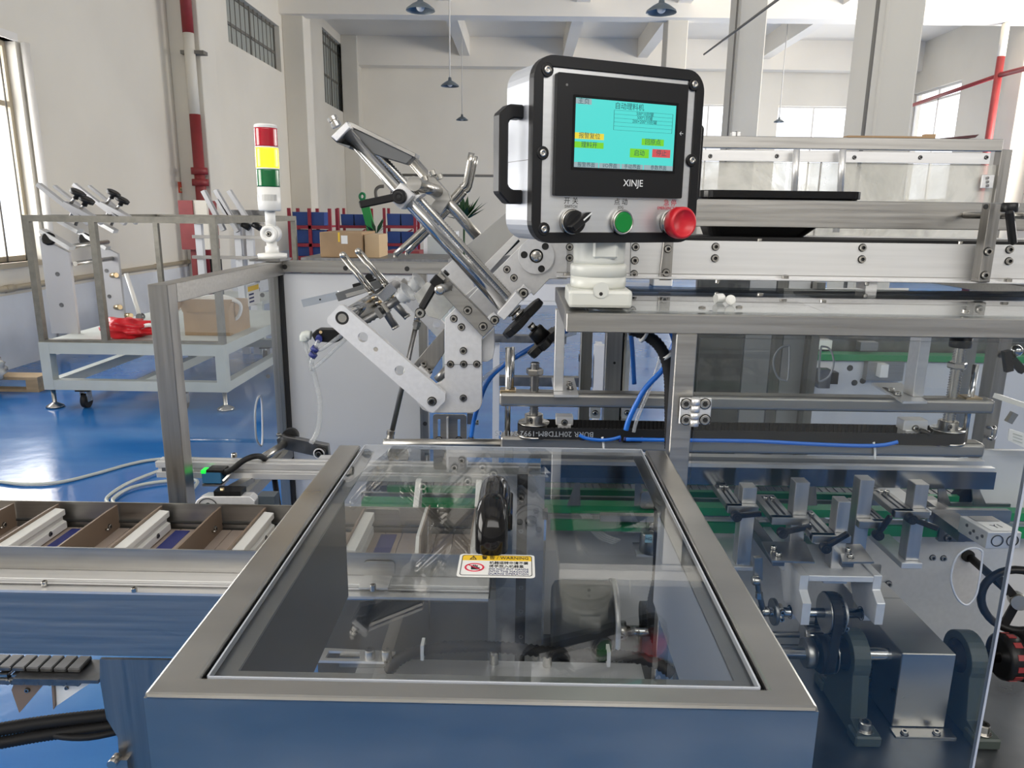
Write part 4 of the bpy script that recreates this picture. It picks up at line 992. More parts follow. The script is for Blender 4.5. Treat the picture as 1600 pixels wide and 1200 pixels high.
# hub plate with round flange
hp = thing('hub_plate', 'aluminium side plate with round bearing flange below the control box', 'side plate')
pz(((766, 432), (822, 376), (886, 376), (886, 436), (858, 436), (834, 462), (818, 446), (806, 456), (793, 470), (790, 464)), 1.345, .014, 'plate', 'alu', hp)
fcx, fcy = 838, 400
MB().prism(circp(fcx, fcy, 1.338, 28, 36), 1.337, 1.345, [circp(fcx, fcy, 1.338, 10.5, 20)]).build('flange', M['alu'], hp, bevel=.0006)
p = PY(fcx, fcy, 1.337); MB().cyl(p+Vector((0, .006, 0)), p+Vector((0, .0075, 0)), .0128, 20).build('seal_gap', M['hole'], hp)
MB().lathe(p+Vector((0, .006, 0)), FR, [(.0098, 0), (.0098, .008), (.009, .009), (.0015, .009)], 20).build('shaft_end', M['bolt'], hp)
for px, py in ((852, 385), (819, 398), (846, 420)): 
    q = PY(px, py, 1.337); MB().lathe(q, FR, [(.0063, 0), (.0063, .0008), (.0045, .0008), (.0045, .0003)], 14).build('flange_screw', M['hole'], hp)
for px, py in ((792, 421), (803, 434), (890, 386), (890, 403)): boltp(px, py, 1.345, 4.8, hp)
# strut plate (front) and slanted dark bar
sp = thing('front_strut_plate', 'aluminium strut plate with seven socket screws in front of the loading head', 'strut plate')
out = [(695, 498), (713, 480), (756, 524), (753, 530), (753, 630), (750, 638), (743, 643.5), (735, 645), (672, 645), (660, 640), (652, 630), (648, 617), (690, 597), (694.5, 592)]
pz(out, 1.325, .016, 'plate', 'alu', sp)
pz(((694, 569), (753, 569), (753, 570), (694, 570)), 1.3243, .0008, 'joint_line', 'steel', sp, bevel=0)
for px, py in ((709, 498), (721, 511), (724, 548), (704, 569), (724.5, 569), (745, 569), (724, 622)): boltp(px, py, 1.324, 5, sp)
pz(((752, 532), (772, 512), (773, 545), (770, 560), (762, 565), (753, 565)), 1.345, .01, 'rear_gusset', 'alu', sp)
db = thing('slotted_clamp_bar', 'dark steel bar with sawn slots sloping across the strut plate', 'clamp bar')
pz(((672, 440), (688, 424), (773, 509), (755, 527)), 1.302, .02, 'bar', 'steel', db, bevel=.001)
for a, b in (((681, 433), (695, 446)), ((697, 445), (706, 454))): MB().obox(PY(*a, 1.3015), PY(*b, 1.3015), (0, 1, 0), .002, .0014).build('sawn_slot', M['hole'], db)
for px, py in ((731, 485), (755, 510)): boltp(px, py, 1.302, 5.8, db)
MB().cyl(PY(696, 428, 1.31), PY(699, 425, 1.31), .006, 10).build('slot_screw', M['black'], db)
MB().cyl(PY(700, 447, 1.30), PY(688, 452, 1.27), .0085, 14).build('cross_pin', M['steel'], db)
MB().sph(PY(687, 453, 1.27), .0095, sc=(1, .5, 1)).build('pin_end', M['bolt'], db)
# ratchet lever
rl = thing('ratchet_lever', 'black ratchet clamping lever hanging at the slotted bar', 'lever')
p1, p2 = PY(678, 446, 1.285), PY(658, 483, 1.275)
MB().obox(p1+Vector((.012, 0, .014)), p1, (0, 1, 0), .02, .02).build('ratchet_hub', M['black'], rl, bevel=.002)
MB().obox(p1+Vector((.004, 0, .004)), p2, (0, 1, 0), .012, .013).build('lever_arm', M['black'], rl, bevel=.003)
MB().obox(p1+Vector((.016, 0, .018)), p1+Vector((.010, 0, .012)), (0, 1, 0), .014, .014).build('chrome_collar', M['bolt'], rl)
bolt(p2+Vector((-.001, -.004, -.006)), FR, .0078, rl)
# clear cover flap under the lever
fp_ = pz(((646, 462), (668, 440), (712, 474), (688, 500), (668, 494)), 1.36, .004, 'cover_flap', 'film', None)
tag(fp_, 'milky plastic flap behind the black ratchet lever', 'flap')
# swing arm, front
sa = thing('swing_arm', 'long aluminium swing arm with round holes reaching down to the strut plate', 'swing arm')
ys_ = 1.300
arm = [(511, 500), (512, 496), (530, 477), (536, 477), (696, 615), (695.5, 627), (677, 645), (670, 643), (512, 505)]
pz(arm, ys_, .014, 'arm', 'alu', sa, [circp(534.5, 497, ys_, 10.8), circp(567, 527, ys_, 8.2), circp(587, 546, ys_, 4), circp(624.5, 579, ys_, 8.2)])
p = PY(534.5, 497, ys_+.004)
MB().prism(circp(534.5, 497, ys_+.002, 10.6), ys_+.002, ys_+.012, [circp(534.5, 497, ys_+.002, 7.2)]).build('bearing_ring', M['hole'], sa)
MB().cyl(PY(534.5, 497, ys_+.001), PY(534.5, 497, ys_+.001)+Vector((0, .014, 0)), .0079, 18).build('shaft_end', M['bolt'], sa)
boltp(675, 627, ys_, 6.5, sa)
MB().cyl(PY(587, 546, ys_+.004), PY(587, 546, ys_+.006), .0042, 10).build('set_screw', M['bolt'], sa)
# second swing arm behind
sb = thing('rear_swing_arm', 'second aluminium swing arm behind the suction cups', 'swing arm')
pz(((606, 438), (618, 432), (634, 440), (700, 512), (684, 528), (612, 452)), 1.56, .014, 'arm', 'alu', sb, [circp(682, 507, 1.56, 6), circp(621, 450, 1.56, 8)])
MB().cyl(PY(621, 450, 1.555), PY(621, 450, 1.555)+Vector((0, .012, 0)), .0095, 16).build('shaft_end', M['dark'], sb)
MB().obox(PY(629, 437, 1.55), PY(637, 444, 1.55), (0, 1, 0), .012, .008).build('stud_block', M['steel'], sb)
# gusset bars between the arms
gb = thing('slant_strut', 'dark flat strut slanting up behind the swing arm to the strut plate', 'strut')
pz(((641, 575), (694, 513), (694, 552), (667, 592)), 1.345, .01, 'strut', 'steelv', gb)
pz(((652, 577), (657, 572), (673, 588), (668, 594)), 1.32, .024, 'clamp_block', 'alu', gb)
for px, py in ((661, 571), (670, 580)): bolt(PY(px, py, 1.335), (.3, -.5, .8), .0058, gb)
MB().cyl(PY(683, 594, 1.40), PY(700, 575, 1.40), .008, 10).build('round_tie', M['steel'], gb)
# push rod with rod ends
pr_ = thing('push_rod', 'thin dark push rod with ball joints running down behind the swing arm', 'push rod')
yr = 1.45
MB().cyl(PY(650, 510, yr), PY(613, 672, yr), .0052, 10).build('rod', M['dark'], pr_)
MB().lathe(PY(652, 502, yr), PY(650, 512, yr)-PY(652, 502, yr), [(.0085, 0), (.0085, .010), (.007, .010), (.007, .016)], 6, False).build('upper_joint', M['bolt'], pr_)
MB().cyl(PY(653, 490, yr), PY(651, 502, yr), .006, 10).build('upper_stud', M['bolt'], pr_)
MB().lathe(PY(611, 673, yr), PY(609, 690, yr)-PY(611, 673, yr), [(.0085, 0), (.0085, .008), (.007, .008), (.0095, .026)], 10, False).build('lower_joint', M['bolt'], pr_)
MB().prism(circp(622, 712, yr+.004, 18), yr+.004, yr+.014).build('crank_disc', M['steel'], pr_, bevel=.001)
MB().cyl(PY(609, 692, yr), PY(609, 692, yr+.006), .007, 10).build('crank_pin', M['bolt'], pr_)
# suction head
su = thing('suction_head', 'suction head with two pale silicone cups, finger rods and a round bar', 'suction head')
yh = 1.40
ba = (PY(620, 442, yh)-PY(548, 500, yh)).normalized()
MB().cyl(PY(534.5, 497, ys_+.015), PY(618, 447, 1.555), .0125, 16).build('round_bar', M['chrome'], su)
pz(((545, 480), (606, 434), (612, 440), (640, 458), (618, 470), (560, 500)), 1.44, .012, 'carrier_plate', 'steel', su) if False else None
MB().obox(PY(556, 492, 1.375), PY(598, 466, 1.43), (0, 1, 0), .02, .026).build('pivot_sleeve', M['bolt'], su, bevel=.002)
MB().obox(PY(590, 472, 1.40), PY(612, 452, 1.45), (0, 1, 0), .02, .022).build('pivot_sleeve', M['chrome'], su, bevel=.002)
# finger rods (flat split)
for i, (a, b, c, d) in enumerate((((536, 399), (583, 459), (594, 474), (619, 513)), ((560, 393), (604, 446), (612, 470), (637, 496)))):
    yq = 1.40+.05*i
    u = (PY(*b, yq)-PY(*a, yq)).normalized()
    for off in (-.004, .004):
        v = Vector((u.z, 0, -u.x))*off; MB().cyl(PY(*a, yq)+v, PY(*b, yq)+v, .0033, 8).build('finger_rod', M['bolt'], su)
    MB().sph(PY(*a, yq), .0072, 10, 6, (1, .8, 1)).build('finger_tip', M['bolt'], su)
    for t in (0, .5, 1.0):
        for sg_ in (-1, 1): 
            q = PY(*b, yq).lerp(PY(*c, yq), t)+Vector((sg_*.0055, -.006, -sg_*.004)); MB().lathe(q, (u.x, -.3, u.z), [(.004, 0), (.005, .003), (.003, .006)], 8).build('clamp_nut', M['brass'] if t == .5 else M['bolt'], su)
    MB().cyl(PY(*c, yq), PY(*d, yq), .0074, 12).build('lower_rod', M['dark'], su)
    MB().cyl(PY(d[0]-2, d[1]-3, yq), PY(*d, yq), .0078, 12).build('rod_collar', M['steel'], su)
# threaded stem towards the cups
screwrod(PY(566, 504, 1.355), PY(594, 487, 1.36), .0085, 'threaded_stem', 'dark', su, .008)
MB().obox(PY(590, 490, 1.36), PY(596, 486, 1.36), (0, 1, 0), .022, .022).build('stem_nut', M['dark'], su)
MB().obox(PY(600, 482, 1.36), PY(606, 478, 1.36), (0, 1, 0), .022, .022).build('stem_nut', M['bolt'], su, bevel=.002)
MB().cyl(PY(594, 487, 1.36), PY(622, 468, 1.37), .0075, 12).build('stem', M['dark'], su)
for px, py, Y in ((629, 463, 1.37), (647, 446, 1.46)):
    c = PY(px, py, Y); d = (ba+Vector((0, -.25, 0))).normalized()
    MB().lathe(c-d*.012, d, [(.007, 0), (.009, .004), (.014, .008), (.011, .011), (.017, .016), (.013, .019), (.020, .027), (.0185, .028), (.012, .020)], 24).build('suction_cup', M['suction'], su)
# air cylinder bar behind, long flat
ac = thing('air_cylinder', 'dark air cylinder with a flat aluminium blade pointing left behind the fingers', 'cylinder')
MB().obox(PY(473, 474, 1.52), PY(530, 461, 1.50), (0, 1, 0), .005, .016).build('flat_blade', mat('blade_alu', (.50, .53, .56), .35, .6), ac)
MB().cyl(PY(500, 468, 1.508), PY(500, 468, 1.506), .002, 8).build('blade_hole', M['hole'], ac)
MB().obox(PY(528, 464, 1.50), PY(603, 440, 1.50), (0, 1, 0), .02, .017).build('cylinder_body', M['yoke'], ac, bevel=.001)
MB().obox(PY(541, 462, 1.488), PY(578, 452, 1.488), (0, 1, 0), .004, .008).build('piston_window', M['chrome'], ac)
MB().obox(PY(553, 447, 1.51), PY(590, 438, 1.51), (0, 1, 0), .02, .009).build('switch_rail', M['black'], ac)
p = PY(576, 434, 1.51); MB().cyl(p, p+Vector((0, .02, 0)), .008, 12).build('switch_plug', M['black'], ac)
# vacuum generator block with fittings and tubes
vg = thing('vacuum_block', 'small black vacuum block with grey elbow and white tubes left of the swing arm', 'pneumatic block')
pz(((486, 523), (494, 515), (531, 516), (531, 533), (522, 536), (492, 534)), 1.34, .03, 'block', 'black', vg, bevel=.002)
MB().tube([PY(486, 524, 1.352), PY(476, 524, 1.352), PY(475, 533, 1.352)], .0085, 12, 3).build('grey_elbow', M['framegrey'], vg)
MB().cyl(PY(499, 527, 1.339), PY(498, 531, 1.325), .0062, 12).build('blue_collar', M['navy'], vg)
MB().cyl(PY(501, 519, 1.34), PY(501, 519, 1.336), .003, 8).build('top_screw', M['brass'], vg)
for px, py in ((492, 545), (489, 554)): MB().cyl(PY(px+2, py-2, 1.325), PY(px-2, py+3, 1.325), .0075, 12).build('blue_fitting', M['navy'], vg)
def hose(pts, r, n, m, par, Y=None, k=6): return MB().tube([PY(*q) if len(q) == 3 else PY(*q, Y) for q in pts], r, 8, k).build(n, M[m], par)
hose(((498, 531), (493, 543), (490, 556), (486, 570), (494, 572), (540, 530), (560, 515)), .0038, 'clear_tube', 'clear', vg, 1.326)
hose(((492, 548), (505, 544), (535, 522)), .0036, 'clear_tube', 'clear', vg, 1.326)
hose(((476, 533), (482, 552), (492, 590), (500, 630), (497, 670), (486, 692)), .005, 'clear_tube', 'clear', vg, 1.36)
hose(((475, 533), (483, 560), (486, 580)), .0036, 'clear_tube', 'clear', vg, 1.35)
MB().cyl(PY(520, 525, 1.36), PY(520, 525, YG+.01), .005, 8).build('mount_stud', M['bolt'], vg)
# slotted bracket below strut plate
bk = thing('slotted_bracket', 'stainless bracket with two slots below the strut plate', 'bracket')
a = PY(677, 690, 1.40).x; b = PY(729, 690, 1.40).x; zt_ = PY(703, 648, 1.40).z
def sl(px, p0, p1): 
    c = PY(px, p0, 1.40); d = PY(px, p1, 1.40); return [(c.x-.0028, c.z), (c.x+.0028, c.z), (d.x+.0028, d.z), (d.x-.0028, d.z)]
MB().prism(rrect(a, b, z1+.0005, zt_, .005, 3), 1.400, 1.404, [sl(686, 655, 686), sl(717, 655, 686)]).build('plate', M['steel'], bk)
cc = PY(700, 655, 1.40).x; MB().box(cc-.0018, cc+.0018, 1.385, 1.40, z1+.0005, zt_-.003).build('rib', M['alub'], bk)
for px in (686, 717): boltp(px, 687, 1.40, 5, bk)
MB().box(a, b, 1.404, 1.45, z1+.0005, z1+.004).build('foot', M['alub'], bk)
# fitting and blue hose on its right
bh = thing('blue_air_hose', 'blue air hose curving down in front of the star knob to the machine', 'hose')
hose(((886, 517, 1.40), (860, 527, 1.37), (822, 548, 1.36), (785, 572, 1.36), (763, 595, 1.37), (750, 625, 1.385), (741, 655, 1.39), (736, 683, 1.39)), .0046, 'hose', 'blue', bh)
hose(((900, 520, 1.41), (880, 526, 1.40), (855, 537, 1.37), (820, 553, 1.362), (790, 567, 1.36), (770, 580, 1.36), (755, 592, 1.365), (745, 610, 1.37)), .0038, 'clear_tube', 'clear', bh)
MB().cyl(PY(736, 683, 1.39), PY(736, 697, 1.39), .0055, 12).build('fitting', M['bolt'], bh)
MB().lathe(PY(736, 686, 1.39), (0, 0, 1), [(.0065, 0), (.0065, .003)], 12).build('black_ring', M['black'], bh)
f = facebox(1.42, 730, 646, 739, 663, .012); MB().box(*f).build('valve_block', M['steel'], bh)
MB().cyl(PY(738, 660, 1.42), PY(748, 660, 1.42), .005, 10).build('valve_knob', M['bolt'], bh)
MB().tube([PY(803, 549, 1.35), PY(804, 562, 1.35)], .0015, 6, 0).build('tie', M['white'], bh)
# ================================================================== UPPER TRANSFER BEAM above the machine top
tbm = thing('transfer_beam', 'long pale aluminium transfer beam with paired socket screws above the right machine top', 'conveyor beam')
Yb = 1.36
a, b = PY(870, 400, Yb).x, 1.35
MB().box(a, b, Yb, Yb+.012, PY(1300, 437.5, Yb).z, PY(1300, 379, Yb).z).build('side_plate', M['alub'], tbm, bevel=.0008)
zb_ = PY(1300, 437.5, Yb).z
MB().box(PY(868, 440, Yb).x, b, Yb-.03, Yb+.03, zt+.022, zb_-.0005).build('lower_extrusion', M['white_alu'] if 'white_alu' in M else M['alu'], tbm, bevel=.0012)
MB().box(PY(868, 440, Yb).x, b, Yb-.0312, Yb-.0298, zt+.028, zt+.0295).build('extrusion_groove', M['steel'], tbm)
zbt = PY(1300, 373, 1.45).z
MB().box(a+.02, b, Yb+.012, 1.75, zb_+.01, PY(1300, 379, Yb).z-.004).build('bed', M['rubber'], tbm)
for k in range(3): MB().box(a+.15, b, 1.42+.05*k, 1.455+.05*k, PY(1300, 379, Yb).z-.004, zbt).build('belt', M['rubber'], tbm)
MB().box(a, b, 1.70, 1.712, zb_, zbt-.001).build('rear_plate', M['alub'], tbm)
for px, ys__ in ((993, (386, 407, 428)), (1118, (385.5, 403.5)), (1347.5, (387, 405)), (1577, (390, 408))):
    for py in ys__: boltp(px-(py-386)*.06, py, Yb, 5.2, tbm)
for px, py in ((1226, 434), (1574, 437), (885, 432)): 
    p = PY(px, 437, Yb-.012); bolt((p.x, Yb-.014, zb_), (0, 0, 1), .0065, tbm, h=.009)
for px in (1187, 1501): p = PY(px, 376, Yb+.006); bolt((p.x, Yb+.006, PY(1300, 379, Yb).z), (0, 0, 1), .004, tbm, h=.005)
MB().prism(xz(((985, 379), (986, 379), (985, 437), (984, 437)), Yb-.0004), Yb-.0005, Yb).build('plate_joint', M['dark'], tbm)
MB().box(a+.05, a+.07, Yb-.02, Yb+.02, zt+.0045, zt+.0225).build('foot_block', M['alub'], tbm)
MB().box(1.2, 1.22, Yb-.02, Yb+.02, zt+.0045, zt+.0225).build('foot_block', M['alub'], tbm)
MB().box(.62, .64, Yb-.02, Yb+.02, zt+.0045, zt+.0225).build('foot_block', M['alub'], tbm)
for px in (1120, 1353):
    p = PY(px, 452, Yb-.02); bolt((p.x, Yb-.02, zt+.022), (0, 0, -1), .004, tbm, h=.010)
# straps
for i, (pts, lb) in enumerate(((((1037, 378), (1052.5, 378), (1049, 438), (1030, 438)), 'short dark steel strap bolted over the beam beside the control box'), (((1547, 318), (1565, 318), (1553, 441), (1518, 441), (1525, 390)), 'tall dark steel strap at the right end of the transfer beam'))):
    t = thing('beam_strap', lb, 'strap'); Y = Yb-.006-.03*i
    if i == 0:
        MB().prism(xz(pts, Y), Y, Y+.005).build('plate', M['steelv'], t, bevel=.0006)
        boltp(1043.5, 389, Y, 5.2, t); boltp(1040.5, 426, Y, 5.2, t)
    else:
        f = (PY(1540, 380, Y).x, PY(1560, 380, Y).x)
        MB().box(f[0]-.002, f[1]-.004, Y, Y+.024, PY(1545, 441, Y).z, PY(1545, 318, Y).z).build('upright', M['steelv'], t, bevel=.0008)
        boltp(1543, 393, Y, 5.5, t); boltp(1538, 430, Y, 5.5, t)
        p = PY(1540, 323, Y); MB().cyl(p, p-Vector((0, .001, 0)), .0045, 10).build('screw_hole', M['hole'], t)
# side guide rail with rod and black lever
gr = thing('side_guide_rail', 'wide stainless side guide rail above the transfer beam', 'guide rail')
Yg = 1.46
MB().box(PY(1068, 340, Yg).x, PY(1640, 340, Yg).x, Yg, Yg+.006, PY(1300, 356.5, Yg).z, PY(1300, 313.5, Yg).z).build('rail', M['railst'] if 'railst' in M else M['steel'], gr, bevel=.001)
MB().cyl(PY(1508, 336, Yg-.03), PY(1620, 336.5, 1.28), .0066, 14).build('support_rod', M['bolt'], gr)
MB().cyl(PY(1508, 336, Yg-.03), PY(1508, 336, Yg), .005, 10).build('rod_stud', M['bolt'], gr)
l_ = thing('clamp_lever', 'black clamping lever hanging on the support rod at the right picture edge', 'lever')
p = PY(1577, 328, 1.29)
MB().lathe(p+Vector((0, 0, -.004)), (0, 0, 1), [(.0115, 0), (.013, .002), (.013, .014), (.011, .016)], 18).build('hub', M['black'], l_)
MB().obox(PY(1577, 329, 1.275), PY(1583, 382, 1.285), (0, 1, 0), .012, .012).build('arm', M['black'], l_, bevel=.003)
# dark tray lying across the belt
dt = thing('black_tray', 'black glossy rounded tray lying behind the side guide rail', 'tray')
o = MB().prism(rrect(PY(1085, 330, 1.56).x, PY(1330, 330, 1.56).x, 1.50, 1.66, .03, 5), PY(1200, 311, 1.56).z, PY(1200, 299, 1.56).z, (), _T); o.build('rim', M['gloss'], dt, bevel=.004, seg=2)
z_ = PY(1200, 311, 1.56).z
xl_, xr_ = PY(1085, 330, 1.56).x, PY(1330, 330, 1.56).x
lo_ = rrect(xl_+.03, xr_-.10, 1.52, 1.62, .025, 5); hi_ = rrect(xl_+.004, xr_-.004, 1.504, 1.656, .028, 5)
v = [(a_, b_, zbt+.0005) for a_, b_ in lo_]+[(a_, b_, z_) for a_, b_ in hi_]; n_ = len(lo_)
MB().add(v, [tuple(range(n_))[::-1], tuple(range(n_, 2*n_))]+[(i, (i+1) % n_, n_+(i+1) % n_, n_+i) for i in range(n_)]).build('body', M['black'], dt)
# rear upper guard with milky film
ug = thing('upper_guard', 'rear stainless upper guard frame with milky film panes and two rods', 'guard frame')
Yu = 2.05
def fb(px0, py0, px1, py1, n, m, d=.03, Y=Yu, par=ug, bevel=.001): f = facebox(Y, px0, py0, px1, py1, d); return MB().box(*f).build(n, M[m], par, bevel=bevel)
fb(1070, 214.5, 1568, 233, 'top_rail', 'steel'); fb(1549, 233.5, 1566, 446, 'right_post', 'steelv')
fb(1095, 236, 1548, 254, 'inner_strip', 'alub', .004, Yu+.004)
for px in (1110, 1214, 1335, 1438, 1541): boltp(px, 246 if px > 1300 else 244, Yu+.004, 2.6, ug, m='dark')
fb(1070, 254.5, 1548, 440, 'film_pane', 'film', .002, Yu+.012)
fb(1274, 236, 1276, 440, 'pane_joint', 'steel', .003, Yu+.0085, bevel=0)
for px in (1245, 1317): MB().cyl(PY(px, 233.5, Yu-.02), PY(px-4, 300, Yu-.02), .0085, 12).build('hanging_rod', M['alub'], ug)
for px in (1245, 1317): 
    p = PY(px-4, 300, Yu-.02); MB().cyl(p, (p.x, p.y, zbt), .0085, 12).build('hanging_rod', M['alub'], ug)
fb(1534, 273, 1553, 294, 'hinge', 'alub', .006, Yu-.006); 
for py in (278, 284, 290): fb(1542, py-2, 1546, py+2, 'hinge_knuckle', 'dark', .004, Yu-.010)
MB().box(PY(1070, 300, Yu).x, PY(1566, 300, Yu).x, Yu, Yu+.03, zt-.03, zt).build('lower_rail', M['steel'], ug)
MB().box(PY(1549, 300, Yu).x, PY(1566, 300, Yu).x, Yu+.001, Yu+.029, .6, zt-.03).build('rear_leg', M['steelv'], ug)
MB().box(PY(1075, 300, Yu).x, PY(1075, 300, Yu).x+.03, Yu+.001, Yu+.029, zt, PY(1300, 233.5, Yu).z).build('left_post', M['steelv'], ug)
# crumpled film and odds on the top rail
zz = PY(1300, 214.5, Yu).z
fl2 = thing('cardboard_strip', 'thin brown strip lying on the upper guard rail', 'strip'); 
MB().box(PY(1325, 210, Yu).x, PY(1462, 212, Yu).x, Yu, Yu+.03, zz+.0005, zz+.005).build('strip', M['card'], fl2)
MB().box(PY(1447, 210, Yu).x, PY(1462, 212, Yu).x, Yu, Yu+.02, zz+.005, zz+.011).build('folded_end', M['card'], fl2)
t = thing('dark_red_folder', 'dark red folded sheet lying at the right end of the upper guard rail', 'folder')
MB().prism(xz(((1470, 216), (1500, 213), (1530, 210), (1524, 215), (1500, 216.5)), Yu), Yu, Yu+.05).build('sheet', mat('dark_red', (.06, .01, .012), .5), t)
t = thing('small_clip', 'small pale clip standing on the upper guard rail near the left column', 'clip')
f = facebox(Yu, 1144, 206, 1157, 214.4, .02); MB().box(f[0], f[1], f[2], f[3], zz+.0003, f[5]).build('clip_body', M['alub'], t); MB().box(f[0]+.01, f[0]+.013, f[2]-.002, f[3], zz+.0003, f[5]+.002).build('clip_jaw', M['dark'], t)

# ================================================================== ADJUSTING UNIT: tubes, screws, toothed belt
au = thing('height_adjuster', 'pair of long grey tubes with threaded spindles joined by a black toothed belt', 'adjusting unit')
Ya = 1.24
def rtube(px0, px1, yt, yb, Y, d, n):
    f = facebox(Y, px0, yt, px1, yb, d); return MB().box(*f).build(n, M['tubest'], au, bevel=.006, seg=3)
M['tubest'] = mat('matte_tube', (.36, .35, .33), .38, .9, .08, (3, 60, 60), .02, .05)
rtube(780, 1557, 619.5, 642, Ya, .034, 'upper_tube'); rtube(782, 1541, 688, 710, Ya, .034, 'lower_tube')
MB().cyl(PY(600, 693, Ya+.02), PY(783, 693, Ya+.02), .0085, 14).build('left_extension', M['steel'], au)
zu0 = PY(1160, 631, Ya).z+.0115; zl1 = PY(1160, 699, Ya).z+.011
xl2, xr2 = PY(834, 660, Ya+.017).x, PY(1481, 665, Ya+.017).x
for i, x in enumerate((xl2, xr2)):
    yc2 = Ya+.017; top_ = PY(834, 566, yc2).z if i == 0 else PY(1490, 528, yc2).z
    screwrod((x, yc2, zl1-.004), (x, yc2, top_), .0085 if i == 0 else .0105, 'spindle', 'dark' if i == 0 else 'bolt', au, .0045)
    zn = PY(834, 580, yc2).z if i == 0 else PY(1490, 570, yc2).z
    MB().lathe((x, yc2, zn-.006), (0, 0, 1), [(.014, 0), (.0155, .002), (.0155, .009), (.014, .011)], 6, False).build('hex_nut', M['bolt'], au)
    zp0 = PY(834, 672, yc2-.02).z-.004
    MB().lathe((x, yc2, zl1), (0, 0, 1), [(.03, 0), (.03, .004), (.020, .005), (.020, zp0-zl1-.009)], 28).build('bearing_flange', M['bolt'], au)
    pul = MB().lathe((x, yc2, zp0-.010), (0, 0, 1), [(.0245, 0), (.0245, .021), (.0278, .0215), (.0278, .0235), (.0165, .024), (.0165, .037), (.0145, .038)], 32).build('pulley', M['bolt'], au)
    bolt((x-.006, yc2-.0165, zp0+.021), FR, .0035, au, h=.002, m='dark')
    # guide rod
    gxp = (PY(793.5, 620, Ya+.015).x if i == 0 else PY(1520, 600, Ya+.015).x)
    MB().cyl((gxp, Ya+.015, zl1-.002), (gxp, Ya+.015, PY(793, 545, Ya).z if i == 0 else PY(1524, 572, Ya).z), .0052, 12).build('guide_rod', M['chrome'], au)
    if i == 0: MB().cyl((gxp+.008, Ya+.022, zu0), (gxp+.008, Ya+.022, PY(793, 545, Ya).z), .003, 8).build('guide_wire', M['chrome'], au)
    MB().box(gxp-.014, gxp+.014, Ya+.003, Ya+.03, zu0-.001, zu0+.005).build('brass_collar', M['brass'], au, bevel=.001)
# black knob over the right spindle
MB().lathe((xr2, Ya+.017, PY(1490, 545, Ya).z), (0, 0, 1), [(.0165, 0), (.0175, .002), (.0175, .022)], 24).build('spindle_cap', M['black'], au)
# toothed belt: loop round both pulleys
bz0, bz1 = zp0-.0095, zp0+.0105; rr_ = .0265; th_ = .0022
def loop(r):
    pts = []; yc2 = Ya+.017
    for k in range(13): a_ = math.pi/2+math.pi*k/12; pts.append((xl2+r*math.cos(a_), yc2+r*math.sin(a_)))
    for k in range(13): a_ = -math.pi/2+math.pi*k/12; pts.append((xr2+r*math.cos(a_), yc2+r*math.sin(a_)))
    return pts
MB().prism(loop(rr_+th_), bz0, bz1, [loop(rr_)], _T).build('toothed_belt', M['rubber'], au)
tm = MB(); x = xl2+.03
while x < xr2-.03:
    tm.box(x, x+.004, Ya+.017-rr_, Ya+.017-rr_+.0025, bz0, bz1+.0002); tm.box(x, x+.004, Ya+.017+rr_-.0025, Ya+.017+rr_, bz0, bz1+.0002); x += .0072
tt = tm.build('belt_teeth', M['rubber'], au); tt['kind'] = 'stuff'
Mf = Matrix.Rotation(math.pi, 4, 'Y') @ Matrix.Rotation(HP, 4, 'X')
M['beltprint'] = mat('belt_print', (.34, .36, .38), .6)
text('BUKR 20HTD8M-1992 241105', (PY(850, 672, Ya).x, Ya+.017-rr_-th_-.0003, (bz0+bz1)/2), .0135, M['beltprint'], au, Mx=Mf, ext=.0001)
# cylinder blocks on the lower tube, small fittings
for i, (pa_, pb2) in enumerate(((868, 895), (1408, 1446))):
    t = thing('limit_block', ['small aluminium block with two screws beside the left pulley', 'aluminium block with black elbow beside the right pulley'][i], 'block')
    xa_, xb2 = PY(pa_, 665, Ya+.012).x, PY(pb2, 665, Ya+.012).x
    MB().box(xa_, xb2, Ya+.004, Ya+.030, zl1+.0003, bz0-.001).build('lower_body', M['alub'], t, bevel=.001)
    MB().box(xa_, xb2, Ya+.004, Ya+.030, bz1+.001, bz1+.016+i*.004).build('upper_body', M['alub'], t, bevel=.001)
    MB().box(xa_+.004, xb2-.004, Ya-.0020+.004, Ya+.030, bz0-.002, bz1+.002).build('web', M['alub'], t)
    bolt(((xa_+xb2)/2, Ya+.004, bz1+.006), FR, .005, t); bolt(((xa_+xb2)/2, Ya+.004, zl1+.006), FR, .004, t)
    MB().tube([((xa_+xb2)/2+.004, Ya-.002, bz1+.004), ((xa_+xb2)/2+.012, Ya-.006, bz1+.002), ((xa_+xb2)/2+.018, Ya-.010, bz1-.0)], .005, 10, 3).build('black_elbow', M['black'], t) if i else None
    MB().cyl(((xb2), Ya+.002, zl1+.004), (xb2+.016, Ya-.003, zl1+.003), .0048, 10).build('black_fitting', M['black'], t)
    MB().cyl((xb2+.016, Ya-.003, zl1+.003), (xb2+.02, Ya-.004, zl1+.003), .005, 10).build('blue_collar', M['navy'], t)
